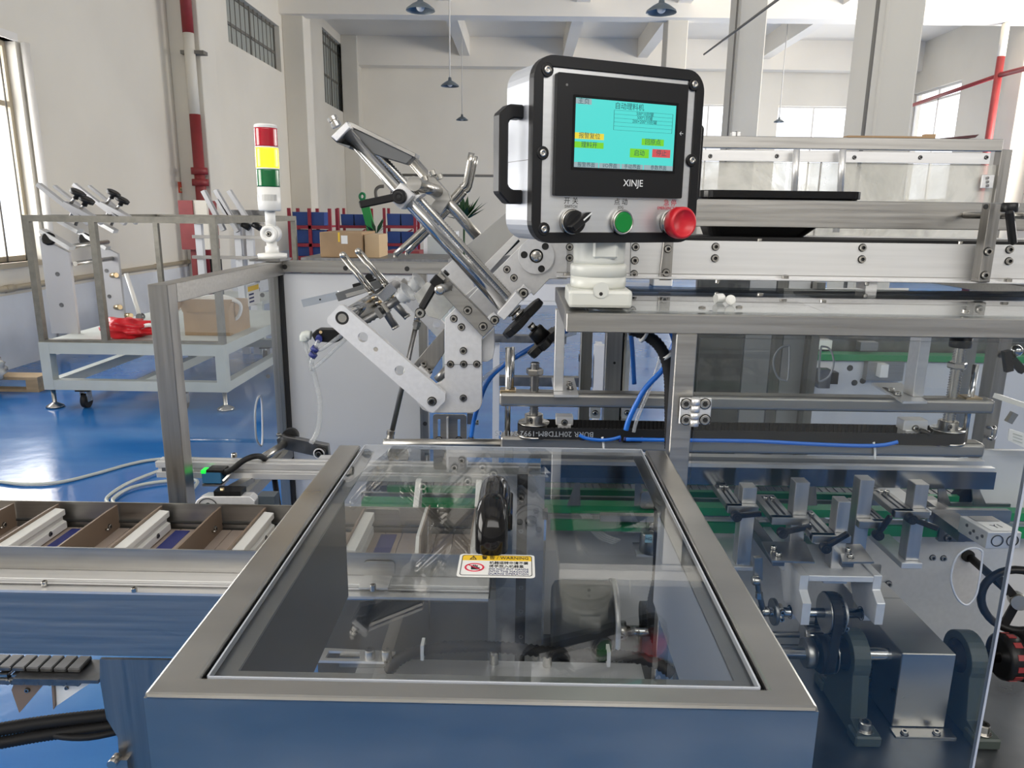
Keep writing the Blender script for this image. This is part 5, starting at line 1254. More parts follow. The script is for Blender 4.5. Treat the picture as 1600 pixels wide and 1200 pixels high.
# aluminium columns standing on the upper tube
for i, (pl0, pl1, ptop, pbot, ft, lb) in enumerate(((866.5, 881.5, 506, 613, ((866, 617), (904, 617), (897, 590), (862, 590)), 'slim aluminium column standing on the upper tube left of the front post'), (1432, 1449, 530, 623, ((1411, 627), (1449, 627), (1408, 598), (1362, 598)), 'broad aluminium column on the upper tube at right behind the clear door'))):
    t = thing('support_column', lb, 'column'); Yc = Ya+.006
    f = facebox(Yc, pl0, ptop, pl1, pbot, .022 if i == 0 else .034)
    MB().box(f[0], f[1], f[2], f[3], zu0+.0045, zb0-.001).build('column', M['alub'], t, bevel=.0008)
    P = [PZ(*q, zu0+.0043) for q in ft]; MB().prism([(q.x, q.y) for q in P], zu0+.0002, zu0+.0043, (), _T).build('foot_plate', M['alub'], t)
    c0, c1 = P[1].lerp(P[2], .3) if i == 0 else P[0].lerp(P[3], .3), P[1].lerp(P[2], .75) if i == 0 else P[0].lerp(P[3], .72)
    d_ = Vector((-.012, 0, 0)) if i == 0 else Vector((.008, 0, 0))
    MB().obox(c0+d_, c1+d_, (1, 0, 0), .007, .0014).build('slot', M['hole'], t)
    for q in (c0, c0.lerp(c1, .5)): bolt(q+d_+Vector((0, 0, .0006)), (0, 0, 1), .0052, t, h=.006)
# rear post and cabinet inside
ip = thing('inner_post', 'dark steel post behind the upper tube left of the front post', 'post')
f = facebox(1.62, 945, 525, 970, 660, .035); MB().box(f[0], f[1], f[2], f[3], .60, zb0-.001).build('post', M['steelv'], ip, bevel=.001)
MB().box(f[1]+.0005, f[1]+.010, f[2]+.004, f[3], .60, zb0-.001).build('black_seal', M['rubber'], ip)
p = PY(960, 567, 1.62); MB().cyl(p, p-Vector((0, .001, 0)), .003, 8).build('screw_hole', M['hole'], ip)
f = facebox(1.61, 975, 525, 984, 612, .01); MB().box(f[0], f[1], f[2], f[3], .60, zb0-.001).build('clear_strip', M['film'], ip)
for px, py in ((930, 645), (980, 645)): f = facebox(1.60, px-8, py-9, px+8, py+9, .02); MB().box(*f).build('tab', M['alub'], ip); boltp(px, py, 1.60, 4, ip)
# blue and black hoses near the front post
hs = thing('hose_bundle', 'blue and black ribbed hoses dropping beside the front post', 'hose bundle')
def hose2(pts, r, n, m, Y, k=6): return MB().tube([PY(q[0], q[1], q[2] if len(q) > 2 else Y) for q in pts], r, 8, k).build(n, M[m], hs)
hose2(((985, 515), (988, 545), (991, 600)), .0046, 'blue_hose', 'blue', 1.45)
hose2(((1060, 520), (1050, 545), (1040, 572), (1010, 605), (995, 630), (983, 655), (978, 672)), .0046, 'blue_hose', 'blue', 1.19)
hose2(((1048, 518), (1055, 540), (1060, 570)), .0035, 'blue_hose', 'blue', 1.12)
hose2(((1035, 545), (1025, 580), (1010, 620), (997, 650), (990, 675)), .0032, 'clear_tube', 'clear', 1.20)
corr([PY(*q, 1.12) for q in ((985, 515), (1008, 523), (1028, 538), (1040, 560), (1046, 590), (1047, 640), (1047, 700))], .0095, 'ribbed_hose', 'rubber', hs, .005, 8)
for px, py, s_ in ((1006, 525, 1), (1042, 555, 1)): 
    c = PY(px, py, 1.12); d = Vector((.6, 0, -.8)) if py > 540 else Vector((.85, 0, -.5)); MB().cyl(c-d*.0025, c+d*.0025, .0108, 14).build('cable_tie', M['white'], hs)
hb = thing('lower_air_hose', 'blue air hose strapped along the lower tube under the toothed belt', 'hose')
def hose3(pts, r, n, m, Y): return MB().tube([PY(q[0], q[1], Y) for q in pts], r, 8, 6).build(n, M[m], hb)
hose3(((905, 679), (915, 684), (935, 687), (955, 686), (970, 682)), .0038, 'hose', 'blue', Ya-.010)
hose3(((978, 686), (1040, 687), (1085, 687.5), (1180, 689), (1260, 693), (1340, 696), (1378, 695), (1402, 690)), .0042, 'hose', 'blue', Ya-.010)
MB().cyl(PY(973, 686, Ya-.006), PY(1002, 686, Ya-.006), .0065, 12).build('black_joint', M['black'], hb)
for px in (967, 974, 1001): MB().cyl(PY(px, 684.5, Ya-.006), PY(px+3, 684.5, Ya-.006), .007, 12).build('blue_collar', M['navy'], hb)
for px in (941, 1365): MB().tube([PY(px, 683+(px > 1000)*8, Ya-.012), PY(px+2, 694+(px > 1000)*9, Ya-.004), PY(px+2, 706+(px > 1000)*12, Ya-.006)], .0022, 6, 3).build('cable_tie', M['white'], hb)

# ================================================================== GUIDES, LUG CHAIN AND REFLECTING GUARD
rg = thing('mirror_guard', 'bright polished stainless guard strip running below the lower tube', 'guard strip')
Yr = 1.33
def rail(px0, px1, yt, yb, Y, d, n, m, par, bevel=0): f = facebox(Y, px0, yt, px1, yb, d); return MB().box(*f).build(n, M[m], par, bevel=bevel)
M['mirror'] = mat('polished_sheet', (.24, .245, .25), .14, 1, 0)
rail(845, 1556, 732, 759, Yr, .003, 'strip', 'mirror', rg); rail(845, 1556, 726, 731.7, Yr, .014, 'folded_lip', 'alub', rg)
rail(700, 1540, 714, 721, Yr+.05, .02, 'rear_strip', 'alub', rg)
for x0_ in (.5, .95): f = facebox(Yr+.02, 0, 726, 10, 731, .02); MB().box(x0_-.5, x0_-.48, Yr+.015, Yr+.07, f[4], f[4]+.006).build('cross_tie', M['steel'], rg)
gg = thing('green_guides', 'green plastic guide rails of the lug chain running through the machine', 'guide rails')
rail(565, 1560, 747, 758, 1.56, .012, 'rear_guide', 'green', gg); rail(605, 1500, 768, 778, 1.46, .012, 'middle_guide', 'green', gg)
rail(565, 1700, 794, 806, 1.385, .03, 'front_guide', 'green', gg); rail(860, 1700, 820, 836, 1.375, .008, 'lower_guide', 'green', gg)
rail(565, 1580, 779, 792, 1.44, .008, 'steel_strip', 'steel', gg)
rail(565, 1650, 809, 817, 1.41, .006, 'steel_strip', 'alub', gg)
cc_ = thing('lug_chain', 'dark roller chain with pointed steel lugs between the green guides', 'chain')
x = PY(575, 765, 1.52).x; xe = PY(1560, 765, 1.52).x; zc_ = PY(1100, 766, 1.52).z; i = 0
cm = MB()
while x < xe: cm.box(x, x+.0125, 1.50, 1.535, zc_-.008, zc_+.006); cm.cyl((x+.0146, 1.497, zc_), (x+.0146, 1.54, zc_), .005, 6); x += .0165
o = cm.build('roller_links', M['dark'], cc_); o['kind'] = 'stuff'
for px, sl_ in ((895, 8), (1000, -4), (1370, -4), (1265, 6), (1475, -6), (1530, -9), (1350, 4), (1150, 5)):
    t_ = 1.374; MB().prism(xz(((px-9, 790), (px-3+sl_, 752), (px+3+sl_, 750), (px+12, 790)), t_), t_, t_+.003).build('pointed_lug', M['steelv'], cc_)
MB().lathe(PY(1525, 793, 1.47), (0, 1, 0), [(.05, 0), (.055, .004), (.055, .014), (.05, .018)], 28).build('end_sprocket', M['rubber'], cc_)
bolt(PY(1548, 790, 1.465), FR, .008, cc_)
# machine side plates
sp2 = thing('side_plate', 'large pale aluminium machine side plate behind the gears on the right', 'side plate')
Ysp = 1.425
f = facebox(Ysp, 1085, 828, 1700, 950, .012); MB().box(f[0], 1.02, Ysp, Ysp+.012, .6005, PY(1300, 836, Ysp).z).build('plate', M['sideplate'] if 'sideplate' in M else M['alu'], sp2)
for px, py in ((1457, 871), (1474, 872)): boltp(px, py, Ysp, 4.5, sp2)
for px, py in ((1121, 842), (1139, 842)): p = PY(px, py, Ysp); MB().cyl(p, p-Vector((0, .001, 0)), .004, 10).build('plate_hole', M['hole'], sp2)
MB().box(.06, PY(1085, 900, Ysp).x-.001, Ysp+.02, Ysp+.03, .6005, PY(900, 806, Ysp).z).build('inner_plate', M['panel'], sp2)
# vertical linear guide seen through the lid
vg2 = thing('linear_guide', 'upright steel plates with dark linear rail seen through the lid right of the handle', 'linear guide')
Yv = 1.315
def tap(p1_, p2_, p3_, p4_, Y, d, n, m): return MB().prism(xz((p1_, p2_, p3_, p4_), Y), Y, Y+d).build(n, M[m], vg2)
xa_, xb2, xc_, xd_ = PY(775, 900, Yv).x, PY(806, 900, Yv).x, PY(822, 900, Yv).x, PY(848, 900, Yv).x
M['scuff'] = mat('scuffed_steel', (.42, .43, .44), .42, .85, .3, (25, 25, 25), .02, .1)
ztp = PY(800, 744, Yv).z
MB().box(xa_, xb2, Yv, Yv+.012, .6005, ztp).build('left_plate', M['scuff'], vg2); MB().box(xc_, xd_, Yv, Yv+.012, .6005, ztp).build('right_plate', M['scuff'], vg2)
MB().box(xb2, xc_, Yv+.004, Yv+.012, .6005, ztp).build('dark_rail', M['rubber'], vg2)
for py in (830, 918, 955, 995): p = PY(814, py, Yv+.004); bolt(p, FR, .0045, vg2, h=.0008, m='dark')
MB().box(xa_-.01, xd_+.005, 1.21, Yv-.0005, .6005, .612).build('foot', M['alub'], vg2)
f = facebox(1.30, 848, 800, 856, 812, .02); MB().box(*f).build('side_block', M['dark'], vg2)
# skirt under the conveyor inside the hood, its shadow put into the dark colour
sk = thing('shaded_skirt', 'steel skirt plate under the conveyor, coloured dark for shade, seen through the lid', 'skirt plate')
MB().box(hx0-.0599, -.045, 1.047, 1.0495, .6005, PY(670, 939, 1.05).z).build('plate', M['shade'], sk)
# slotted bracket with two cap screws
sb2 = thing('slotted_mount', 'slotted foot bracket with two cap screws seen through the lid', 'bracket')
zf = .822; Q = [PZ(*q, zf) for q in ((495, 1032), (600, 1034), (618, 1018), (505, 1012))]
Q2 = [PZ(*q, zf) for q in ((508, 1028), (562, 1029), (562, 1018), (514, 1017))]
MB().prism([(q.x, q.y) for q in Q], zf-.004, zf, [[(q.x, q.y) for q in Q2]], _T).build('slotted_plate', M['alub'], sb2)
MB().box(Q[0].x+.03, Q[1].x, Q[2].y-.012, Q[2].y, .8005, zf-.004).build('riser', M['dark'], sb2)
lg2 = thing('inner_ledge', 'narrow aluminium ledge inside the hood carrying the ribbed hose', 'ledge')
MB().box(hx0+.01, hx1-.01, .965, 1.0455, .79, .80).build('plate', M['alub'], lg2)
for px, py in ((772, 1036), (855, 1040)): bolt(PZ(px, py, .80), (0, 0, 1), .0075, lg2, h=.020)
for x in (hx0+.01, hx1-.03): MB().box(x, x+.02, 1.02, 1.0455, .6005, .79).build('leg', M['dark'], lg2)
for px in (578, 604): bolt(PZ(px, 1028, zf), (0, 0, 1), .0085, sb2, h=.016)
# corrugated hose across the deck
ch2 = thing('ribbed_cable_hose', 'black ribbed cable hose sagging across the deck seen through the lid', 'hose')
zh = .66
corr([PY(*q) for q in ((606, 1050, 1.0), (625, 1030, 1.005), (660, 1016, 1.01), (715, 1010, 1.015), (790, 1012, 1.015), (860, 1019, 1.012), (930, 1023, 1.01), (985, 1026, 1.008), (1025, 1036, 1.0), (1050, 1052, .995))], .0098, 'hose', 'rubber', ch2, .0075, 8, 10, .22)
for px, py, h_ in ((661, 1015, 1.01), (950, 1025, 1.009)): p = PY(px, py, h_); MB().box(p.x-.0025, p.x+.0025, p.y-.0115, p.y+.0105, p.z-.0115, p.z+.014).build('cable_tie', M['white'], ch2)
# motor with cam disc inside the hood
mt = thing('cam_motor', 'dark motor with bright cam disc and clamp hub seen through the lid', 'motor')
ym = 1.22
c0 = PY(862, 968, ym); c1 = PY(952, 968, ym); cz = max(.6005+.078, c0.z)
MB().lathe((c0.x-.0, ym, cz), (1, 0, 0), [(.06, 0), (.07, .006), (.072, .02), (.072, c1.x-c0.x)], 32).build('motor_body', M['shade'], mt)
MB().lathe((c1.x+.002, ym, cz), (1, 0, 0), [(.076, 0), (.076, .009)], 36).build('cam_disc', M['alub'], mt)
MB().lathe((c1.x+.011, ym, cz-.02), (1, 0, 0), [(.018, 0), (.018, .02)], 24).build('clamp_hub', M['bolt'], mt)
MB().lathe((c1.x+.031, ym, cz-.02), (1, 0, 0), [(.010, 0), (.010, .05)], 16).build('shaft', M['chrome'], mt)
bolt((c1.x+.021, ym-.018, cz-.02), FR, .005, mt)
MB().box(c0.x+.02, c1.x-.01, ym-.05, ym+.05, .6005, cz-.06).build('motor_foot', M['dark'], mt)
MB().lathe((c1.x+.06, ym+.02, cz+.005), (1, 0, 0), [(.022, 0), (.022, .03)], 20).build('rear_bearing', M['rubber'], mt)
MB().box(c1.x+.062, c1.x+.088, ym, ym+.04, .6005, cz-.012).build('bearing_foot', M['dark'], mt)
# upright hose and round air cylinder near the post
uh = thing('upright_ribbed_hose', 'black ribbed hose running up beside the front post seen through the lid', 'hose')
corr([PY(*q, 1.10) for q in ((1030, 785), (1029, 840), (1027, 900), (1018, 950), (1022, 990), (1030, 1010))], .009, 'hose', 'rubber', uh, .005, 10, 10, .2)
ra2 = thing('round_air_cylinder', 'short round steel air cylinder with small blue label under the lid', 'cylinder')
p = PY(1017, 845, 1.36); MB().lathe((p.x, 1.36, p.z-.022), (0, 0, 1), [(.021, 0), (.022, .002), (.022, .040), (.020, .043)], 28).build('barrel', M['steel'], ra2)
f = facebox(1.3365, 1008, 836, 1019, 848, .002); MB().box(*f).build('blue_label', mat('pale_blue', (.3, .55, .7), .5), ra2)
text('HG', ((f[0]+f[1])/2, 1.3362, (f[4]+f[5])/2), .009, M['ink'], ra2)
MB().cyl((p.x, 1.36, p.z+.02), (p.x, 1.36, p.z+.045), .006, 10).build('piston_rod', M['bolt'], ra2)
MB().box(p.x-.03, p.x+.02, 1.345, 1.40, p.z-.028, p.z-.0225).build('mount_plate', M['alub'], ra2)
f = facebox(1.34, 938, 806, 1035, 816, .016); MB().box(*f).build('cross_bar', M['steel'], ra2, bevel=.001)
f = facebox(1.38, 1000, 766, 1040, 792, .004); MB().prism(rrect(f[0], f[1], f[4], f[5], .006, 3), 1.37, 1.374).build('curved_tab', M['steel'], ra2)
fh = thing('clear_air_tubes', 'pale clear air tubes fanning under the lid beside the linear guide', 'tubes')
for k in range(4): MB().tube([PY(q[0]+k*3, q[1]-k*2, 1.39) for q in ((905, 800), (915, 815), (925, 830), (938, 842), (960, 850))], .0028, 8, 5).build('clear_tube', M['clear'], fh)

# ================================================================== CLAMP POSTS BEHIND THE DOOR
def slotblock(par, px, py, z, x0, x1, y0, y1, h):
    MB().box(x0, x1, y0, y1, z-h, z).build('slotted_block', M['steel'], par, bevel=.001)
    MB().box(x0+(x1-x0)*.30, x0+(x1-x0)*.42, y0+.012, y1-.012, z-.001, z+.0004).build('slot', M['hole'], par)
    MB().box(x0+(x1-x0)*.62, x0+(x1-x0)*.74, y0+.012, y1-.012, z-.001, z+.0004).build('slot', M['hole'], par)
    for u in (.36, .68): bolt((x0+(x1-x0)*u, y0+(y1-y0)*.72, z+.0004), (0, 0, 1), .0045, par, h=.007)
def lever(par, p0, p1, Y):
    a_, b_ = PY(*p0, Y), PY(*p1, Y-.01)
    MB().lathe(a_+Vector((0, .006, 0)), FR, [(.0085, 0), (.0095, .002), (.009, .014)], 16).build('lever_hub', M['black'], par)
    MB().obox(a_, b_, (0, 1, 0), .009, .0095).build('lever_arm', M['black'], par, bevel=.002)
    bolt(a_+Vector((0, -.008, 0)), FR, .005, par, h=.001, m='black')
M['postst'] = mat('post_steel', (.52, .51, .50), .34, .9, .1, (60, 60, 6), .02, .06)
cps = [ # post face px0,py0,px1,py1 ; Y ; block (px0,px1,py front) ; lever ; label
 ((1156, 762, 1178, 884), 1.25, (1136, 1180, 800), ((1150, 806), (1190, 802)), 'square clamp post nearest the hood right edge, lever pointing right'),
 ((1237, 754, 1259, 884), 1.25, (1205, 1256, 818), ((1222, 832), (1268, 822)), 'tall square clamp post second from the hood, with slotted block on its left'),
 ((1303, 784, 1323, 904), 1.20, (1268, 1318, 846), ((1289, 855), (1326, 833)), 'shorter square clamp post in the middle, its black lever rising to the right'),
 ((1337, 750, 1359, 876), 1.26, (1352, 1386, 822), ((1371, 835), (1392, 806)), 'square clamp post right of the middle with a lever rising at its right side'),
 ((1428, 757, 1450, 797), 1.26, (1397, 1450, 806), ((1423, 810), (1466, 826)), 'short square clamp post farthest right with a lever pointing down to the right')]
for i, (pf, Y, blk, lv_, lb) in enumerate(cps):
    t = thing('clamp_post', lb, 'clamp post')
    f = facebox(Y, *pf, .028); zq = f[4]
    MB().box(*f).build('square_post', M['postst'], t, bevel=.001)
    zbk = PY(blk[0], blk[2], Y-.012).z
    x0, x1 = PY(blk[0], blk[2], Y-.012).x, PY(blk[1], blk[2], Y-.012).x
    if i in (0, 1, 2):
        slotblock(t, 0, 0, zbk+.012, x0, f[0]-.001, Y-.012, Y+.10, .012); MB().box(x0, f[1]+.001, Y-.014, Y-.001, zbk-.002, zbk+.012).build('clamp_face', M['steel'], t, bevel=.001)
    else:
        x1 = f[0]-.001 if i == 4 else x1; x0 = x0 if i == 4 else f[1]+.001
        slotblock(t, 0, 0, zbk+.010, x0, x1, Y-.012, Y+.10, .012); MB().box(min(x0, f[0]), max(x1, f[1]), Y-.014, Y-.001, zbk-.004, zbk+.010).build('clamp_face', M['steel'], t, bevel=.001)
    lever(t, lv_[0], lv_[1], Y-.02)
    MB().box(f[0]-.012, f[1]+.008, Y-.005, Ysp-.001, zq-.008, zq).build('foot_arm', M['alub'], t, bevel=.001)
# lower angled support of the right post
t = thing('angled_support', 'dark square post standing on a slanting aluminium arm below the rightmost clamp post', 'support')
f = facebox(1.26, 1419, 816, 1440, 876, .028); MB().box(*f).build('square_post', M['postst'], t, bevel=.001)
za = f[4]; q0 = PZ(1407, 878, za); P = [PY(1407, 878, 1.255), PY(1440, 878, 1.255)]
MB().box(P[0].x, P[1].x, 1.25, Ysp-.001, za-.012, za-.0003).build('slanting_arm', M['alub'], t, bevel=.001)
# thin shelf plates
for i, (q, lb) in enumerate(((((1206, 876), (1273, 878), (1258, 846), (1190, 846)), 'thin steel shelf plate left of the middle clamp post'), (((1316, 878), (1366, 878), (1345, 850), (1310, 850)), 'thin steel shelf plate right of the middle clamp post'))):
    t = thing('shelf_plate', lb, 'plate'); z = PY(1240, 876, 1.17).z; P = [PZ(*c_, z) for c_ in q]
    MB().prism([(c_.x, c_.y) for c_ in P], z-.003, z, (), _T).build('plate', M['steel'], t); MB().box(P[0].x+.01, P[0].x+.03, P[0].y+.02, Ysp-.001, z-.02, z-.003).build('arm', M['dark'], t)
    for c_ in (P[3].lerp(P[0], .4)+Vector((.014, 0, 0)), P[3].lerp(P[0], .75)+Vector((.016, 0, 0))): bolt(c_, (0, 0, 1), .005, t, h=.006)

# ================================================================== SHAFTS, PULLEYS, PILLOW BLOCKS
us2 = thing('upper_shaft', 'upper steel shaft carrying a black belt pulley and thin discs between two arms', 'shaft')
Yq = 1.20; zc2 = PY(1270, 957, Yq).z
def xc(px, py=957): return PY(px, py, Yq).x
MB().cyl((xc(1180), Yq, zc2), (xc(1352), Yq, zc2), .0085, 16).build('shaft', M['chrome'], us2)
def disc(px0, px1, r, n, m, par=us2, Y=Yq, z=None, py=957): 
    x0, x1 = PY(px0, py, Y).x, PY(px1, py, Y).x; return MB().lathe((x0, Y, z if z is not None else zc2), (1, 0, 0), [(r*.97, 0), (r, .001), (r, x1-x0-.001), (r*.97, x1-x0)], 32).build(n, M[m], par)
disc(1206, 1212, .024, 'thin_disc', 'dark'); disc(1212, 1221, .015, 'collar', 'bolt'); disc(1198, 1205, .008, 'shaft_nut', 'bolt')
disc(1287, 1290, .036, 'pulley_flange', 'steel'); disc(1290, 1309, .0345, 'belt_pulley', 'rubber'); disc(1309, 1311.5, .036, 'pulley_flange', 'steel'); disc(1311.5, 1318, .024, 'pulley_hub', 'alub')
for k in range(24):
    a_ = 2*math.pi*k/24; MB().box(xc(1290.5), xc(1308.5), Yq+.0345*math.cos(a_)-.0018, Yq+.0345*math.cos(a_)+.0018, zc2+.0345*math.sin(a_)-.0018, zc2+.0345*math.sin(a_)+.0018).build('belt_tooth', M['rubber'], us2)
bolt((xc(1316), Yq-.02, zc2-.018), FR, .005, us2); bolt((xc(1217), Yq-.014, zc2+.008), FR, .0045, us2); bolt((xc(1217), Yq-.014, zc2-.006), FR, .0045, us2)
br2 = thing('bearing_bracket', 'pale U shaped bearing bracket with two stepped arms holding the upper shaft', 'bracket')
for px in (1235, 1346):
    x0 = PY(px, 950, Yq).x; 
    z_t, z_m, z_m2, z_b = PY(px, 900, 1.17).z, PY(px, 922, 1.17).z, PY(px, 938, 1.16).z, PY(px, 976, 1.15).z
    MB().prism([(1.172, z_t), (1.172, z_m), (1.150, z_m2), (1.150, z_b), (1.235, z_b), (1.27, z_m), (Ysp-.001, z_m), (Ysp-.001, z_t)], x0, x0+.0145, [circ(1.20, zc2, .0125, 16)] , A_).build('stepped_arm', M['alu'], br2, bevel=.001)
    MB().lathe((x0-.001, Yq, zc2), (1, 0, 0), [(.0122, 0), (.0122, .0165), (.0086, .0165), (.0086, 0)], 20, cap=False).build('bearing', M['rubber'], br2)
x0, x1 = PY(1235, 950, Yq).x+.0146, PY(1346, 950, Yq).x-.0001
MB().box(x0, x1, 1.172, 1.30, PY(1290, 909, 1.172).z, PY(1290, 900, 1.172).z).build('top_bridge', M['alu'], br2, bevel=.001)
for px in (1288, 1300): bolt((PY(px, 912, 1.18).x, 1.185, PY(1290, 909, 1.172).z), (0, 0, -1), .004, br2, h=.003)
# link with ball joints
lk = thing('ball_joint_link', 'dark slim link with bright ball joints hanging left of the upper shaft', 'link')
MB().tube([PY(1183, 905, 1.19), PY(1186, 925, 1.19), PY(1192, 952, 1.19)], .0052, 8, 3).build('link_rod', M['dark'], lk)
MB().lathe(PY(1175, 907, 1.19), (1, 0, 0), [(.0065, 0), (.0085, .003), (.0085, .012), (.006, .014)], 14).build('upper_ball', M['bolt'], lk)
MB().lathe(PY(1186, 925, 1.19), (.1, 0, -1), [(.0065, 0), (.0065, .012)], 6, False).build('turnbuckle', M['bolt'], lk)
MB().lathe(PY(1190, 955, 1.19), (1, 0, 0), [(.0065, 0), (.0085, .003), (.0085, .012), (.006, .014)], 14).build('lower_ball', M['bolt'], lk)
MB().obox(PY(1184, 870, 1.20), PY(1184, 905, 1.20), (1, 0, 0), .014, .01).build('hanger', M['steelv'], lk)
# lower shaft
ls = thing('lower_shaft', 'thick lower steel shaft with collar, gear and tall black belt on the deck', 'shaft')
Yl = 1.205; zl2 = PY(1270, 1020, Yl).z
def xl(px): return PY(px, 1018, Yl).x
MB().cyl((xl(1150), Yl, zl2), (1.02, Yl, zl2), .0115, 20).build('shaft', M['chrome'], ls)
MB().cyl((xl(1150), Yl+.03, zl2+.018), (xl(1256), Yl+.03, zl2+.018), .006, 12).build('second_rod', M['steel'], ls)
MB().lathe((xl(1256), Yl, zl2), (1, 0, 0), [(.026, 0), (.027, .002), (.027, .016)], 28).build('collar', M['steel'], ls)
gm = MB(); gm.lathe((xl(1262), Yl+.03, zl2+.018), (1, 0, 0), [(.020, 0), (.020, .030)], 28)
for k in range(18): a_ = 2*math.pi*k/18; gm.box(xl(1266), xl(1266)+.026, Yl+.03+.022*math.cos(a_)-.002, Yl+.03+.022*math.cos(a_)+.002, zl2+.018+.022*math.sin(a_)-.002, zl2+.018+.022*math.sin(a_)+.002)
gm.build('small_gear', M['bolt'], ls)
MB().lathe((xl(1276), Yl, zl2), (1, 0, 0), [(.0335, 0), (.0335, .021)], 32).build('belt_pulley', M['rubber'], ls)
MB().lathe((xl(1299), Yl, zl2), (1, 0, 0), [(.0355, 0), (.0355, .0018)], 32).build('pulley_flange', M['steel'], ls)
# belt from upper pulley to lower pulley
xb0, xb1 = xl(1277), xl(1296)
dvec = Vector((Yq-Yl, zc2-zl2))
def hull2(c0, r0, c1, r1):
    pts = []
    for k in range(15): a_ = -math.pi*k/14; pts.append((c1[0]+r1*math.cos(a_), c1[1]+r1*math.sin(a_)))
    for k in range(15): a_ = math.pi-math.pi*k/14; pts.append((c0[0]+r0*math.cos(a_), c0[1]+r0*math.sin(a_)))
    return pts
MB().prism(hull2((Yq, zc2), .0375, (Yl, zl2), .0365), xb0+.004, xb0+.020, [hull2((Yq, zc2), .0350, (Yl, zl2), .034)], A_).build('drive_belt', M['rubber'], ls)
# pillow blocks
def pillow(px, lb):
    t = thing('pillow_block', lb, 'bearing'); x0 = PY(px, 1018, Yl).x; wd = .03; r = .046
    out = [(Yl-.085, .6005), (Yl+.085, .6005), (Yl+.085, .622), (Yl+.055, .630)]
    out += [(Yl+r*math.cos(a_), zl2+r*math.sin(a_)) for a_ in [math.radians(-20+220*k/16) for k in range(17)]]+[(Yl-.055, .630), (Yl-.085, .622)]
    MB().prism(out, x0, x0+wd, [circ(Yl, zl2, .030, 24)], A_).build('housing', M['cast'], t, bevel=.003, seg=2)
    MB().box(x0-.006, x0+wd+.010, Yl-.095, Yl-.058, .6005, .621).build('foot', M['cast'], t, bevel=.003)
    MB().box(x0-.006, x0+wd+.010, Yl+.058, Yl+.095, .6005, .621).build('foot', M['cast'], t, bevel=.003)
    MB().lathe((x0-.002, Yl, zl2), (1, 0, 0), [(.0295, .004), (.028, 0), (.019, 0), (.019, -.008), (.0118, -.008), (.0118, wd)], 28, cap=False).build('bearing_insert', M['rubber'], t)
    for s_ in (-1, 1): 
        MB().cyl((x0+wd*.55, Yl+s_*.076, .621), (x0+wd*.55, Yl+s_*.076, .6235), .014, 18).build('washer', M['bolt'], t); bolt((x0+wd*.55, Yl+s_*.076, .6235), (0, 0, 1), .0105, t, h=.016)
    return t
pillow(1318, 'dark green cast pillow block left of the steel box cover'); t = pillow(1496, 'dark green cast pillow block right of the steel box cover')
# steel box cover
bx = thing('box_cover', 'plain bent stainless box cover standing on the deck between two pillow blocks', 'cover')
P = [PZ(1393, 1137, .602), PZ(1475, 1138, .602)]; yfb = (P[0].y+P[1].y)/2; ztb = PY(1452, 1022, yfb).z
MB().box(P[0].x, P[1].x, yfb, Ysp-.068, .604, ztb).build('shell', M['boxst'] if 'boxst' in M else M['hood'], bx, bevel=.0015)
MB().box(P[0].x-.004, P[1].x+.008, yfb-.025, yfb, .6005, .603).build('front_flange', M['hood'], bx)
for px in (1413, 1463): bolt(PZ(px, 1147, .603), (0, 0, 1), .006, bx, h=.007)
f = facebox(Ysp-.07, 1355, 906, 1401, 922, .002); MB().prism(rrect(f[0], f[1], f[4]-.01, f[5], .003, 3), Ysp-.004, Ysp-.001).build('rear_flange', M['steel'], bx); boltp(1388, 912, Ysp-.004, 5, bx)
MB().box(P[0].x+.002, P[1].x-.002, Ysp-.068, Ysp-.004, ztb-.003, ztb).build('rear_shell', M['hood'], bx)
# small motor in the dark left of the cover
t = thing('finned_motor', 'dark finned motor end in the shadow beside the box cover', 'motor')
MB().box(xl(1347), P[0].x-.002, 1.25, 1.33, .6005, .70).build('body', M['deck'], t, bevel=.004)
for k in range(4): MB().box(P[0].x-.03, P[0].x-.004, 1.243, 1.25, .62+.018*k, .628+.018*k).build('fin', M['rubber'], t)
MB().box(xl(1350), xl(1350)+.03, 1.2475, 1.25, .685, .69).build('plate_edge', M['alub'], t)
# orange paint mark and black coupling with red segments
t = thing('black_coupling', 'black round coupling with red windows at the right picture edge', 'coupling')
MB().lathe((xl(1560), Yl, zl2), (1, 0, 0), [(.036, 0), (.041, .004), (.041, .03), (.038, .031), (.038, .036), (.043, .037), (.043, .075)], 32).build('body', M['black'], t)
for k in range(12):
    a_ = 2*math.pi*k/12; c_ = Vector((xl(1560)+.018, Yl+.0412*math.cos(a_), zl2+.0412*math.sin(a_)))
    T = Matrix.Translation(c_) @ Matrix.Rotation(a_-HP, 4, 'X'); MB().box(-.007, .007, -.005, .005, -.001, .001, T).build('red_window', M['redp'], t)
t = MB().tube([(xl(1511), Yl-.012, zl2+.006), (xl(1516), Yl-.0125, zl2), (xl(1520), Yl-.0122, zl2-.002)], .0022, 6, 3).build('paint_mark', M['orange']); tag(t, 'orange paint mark on the lower shaft right of the box cover', 'paint mark')
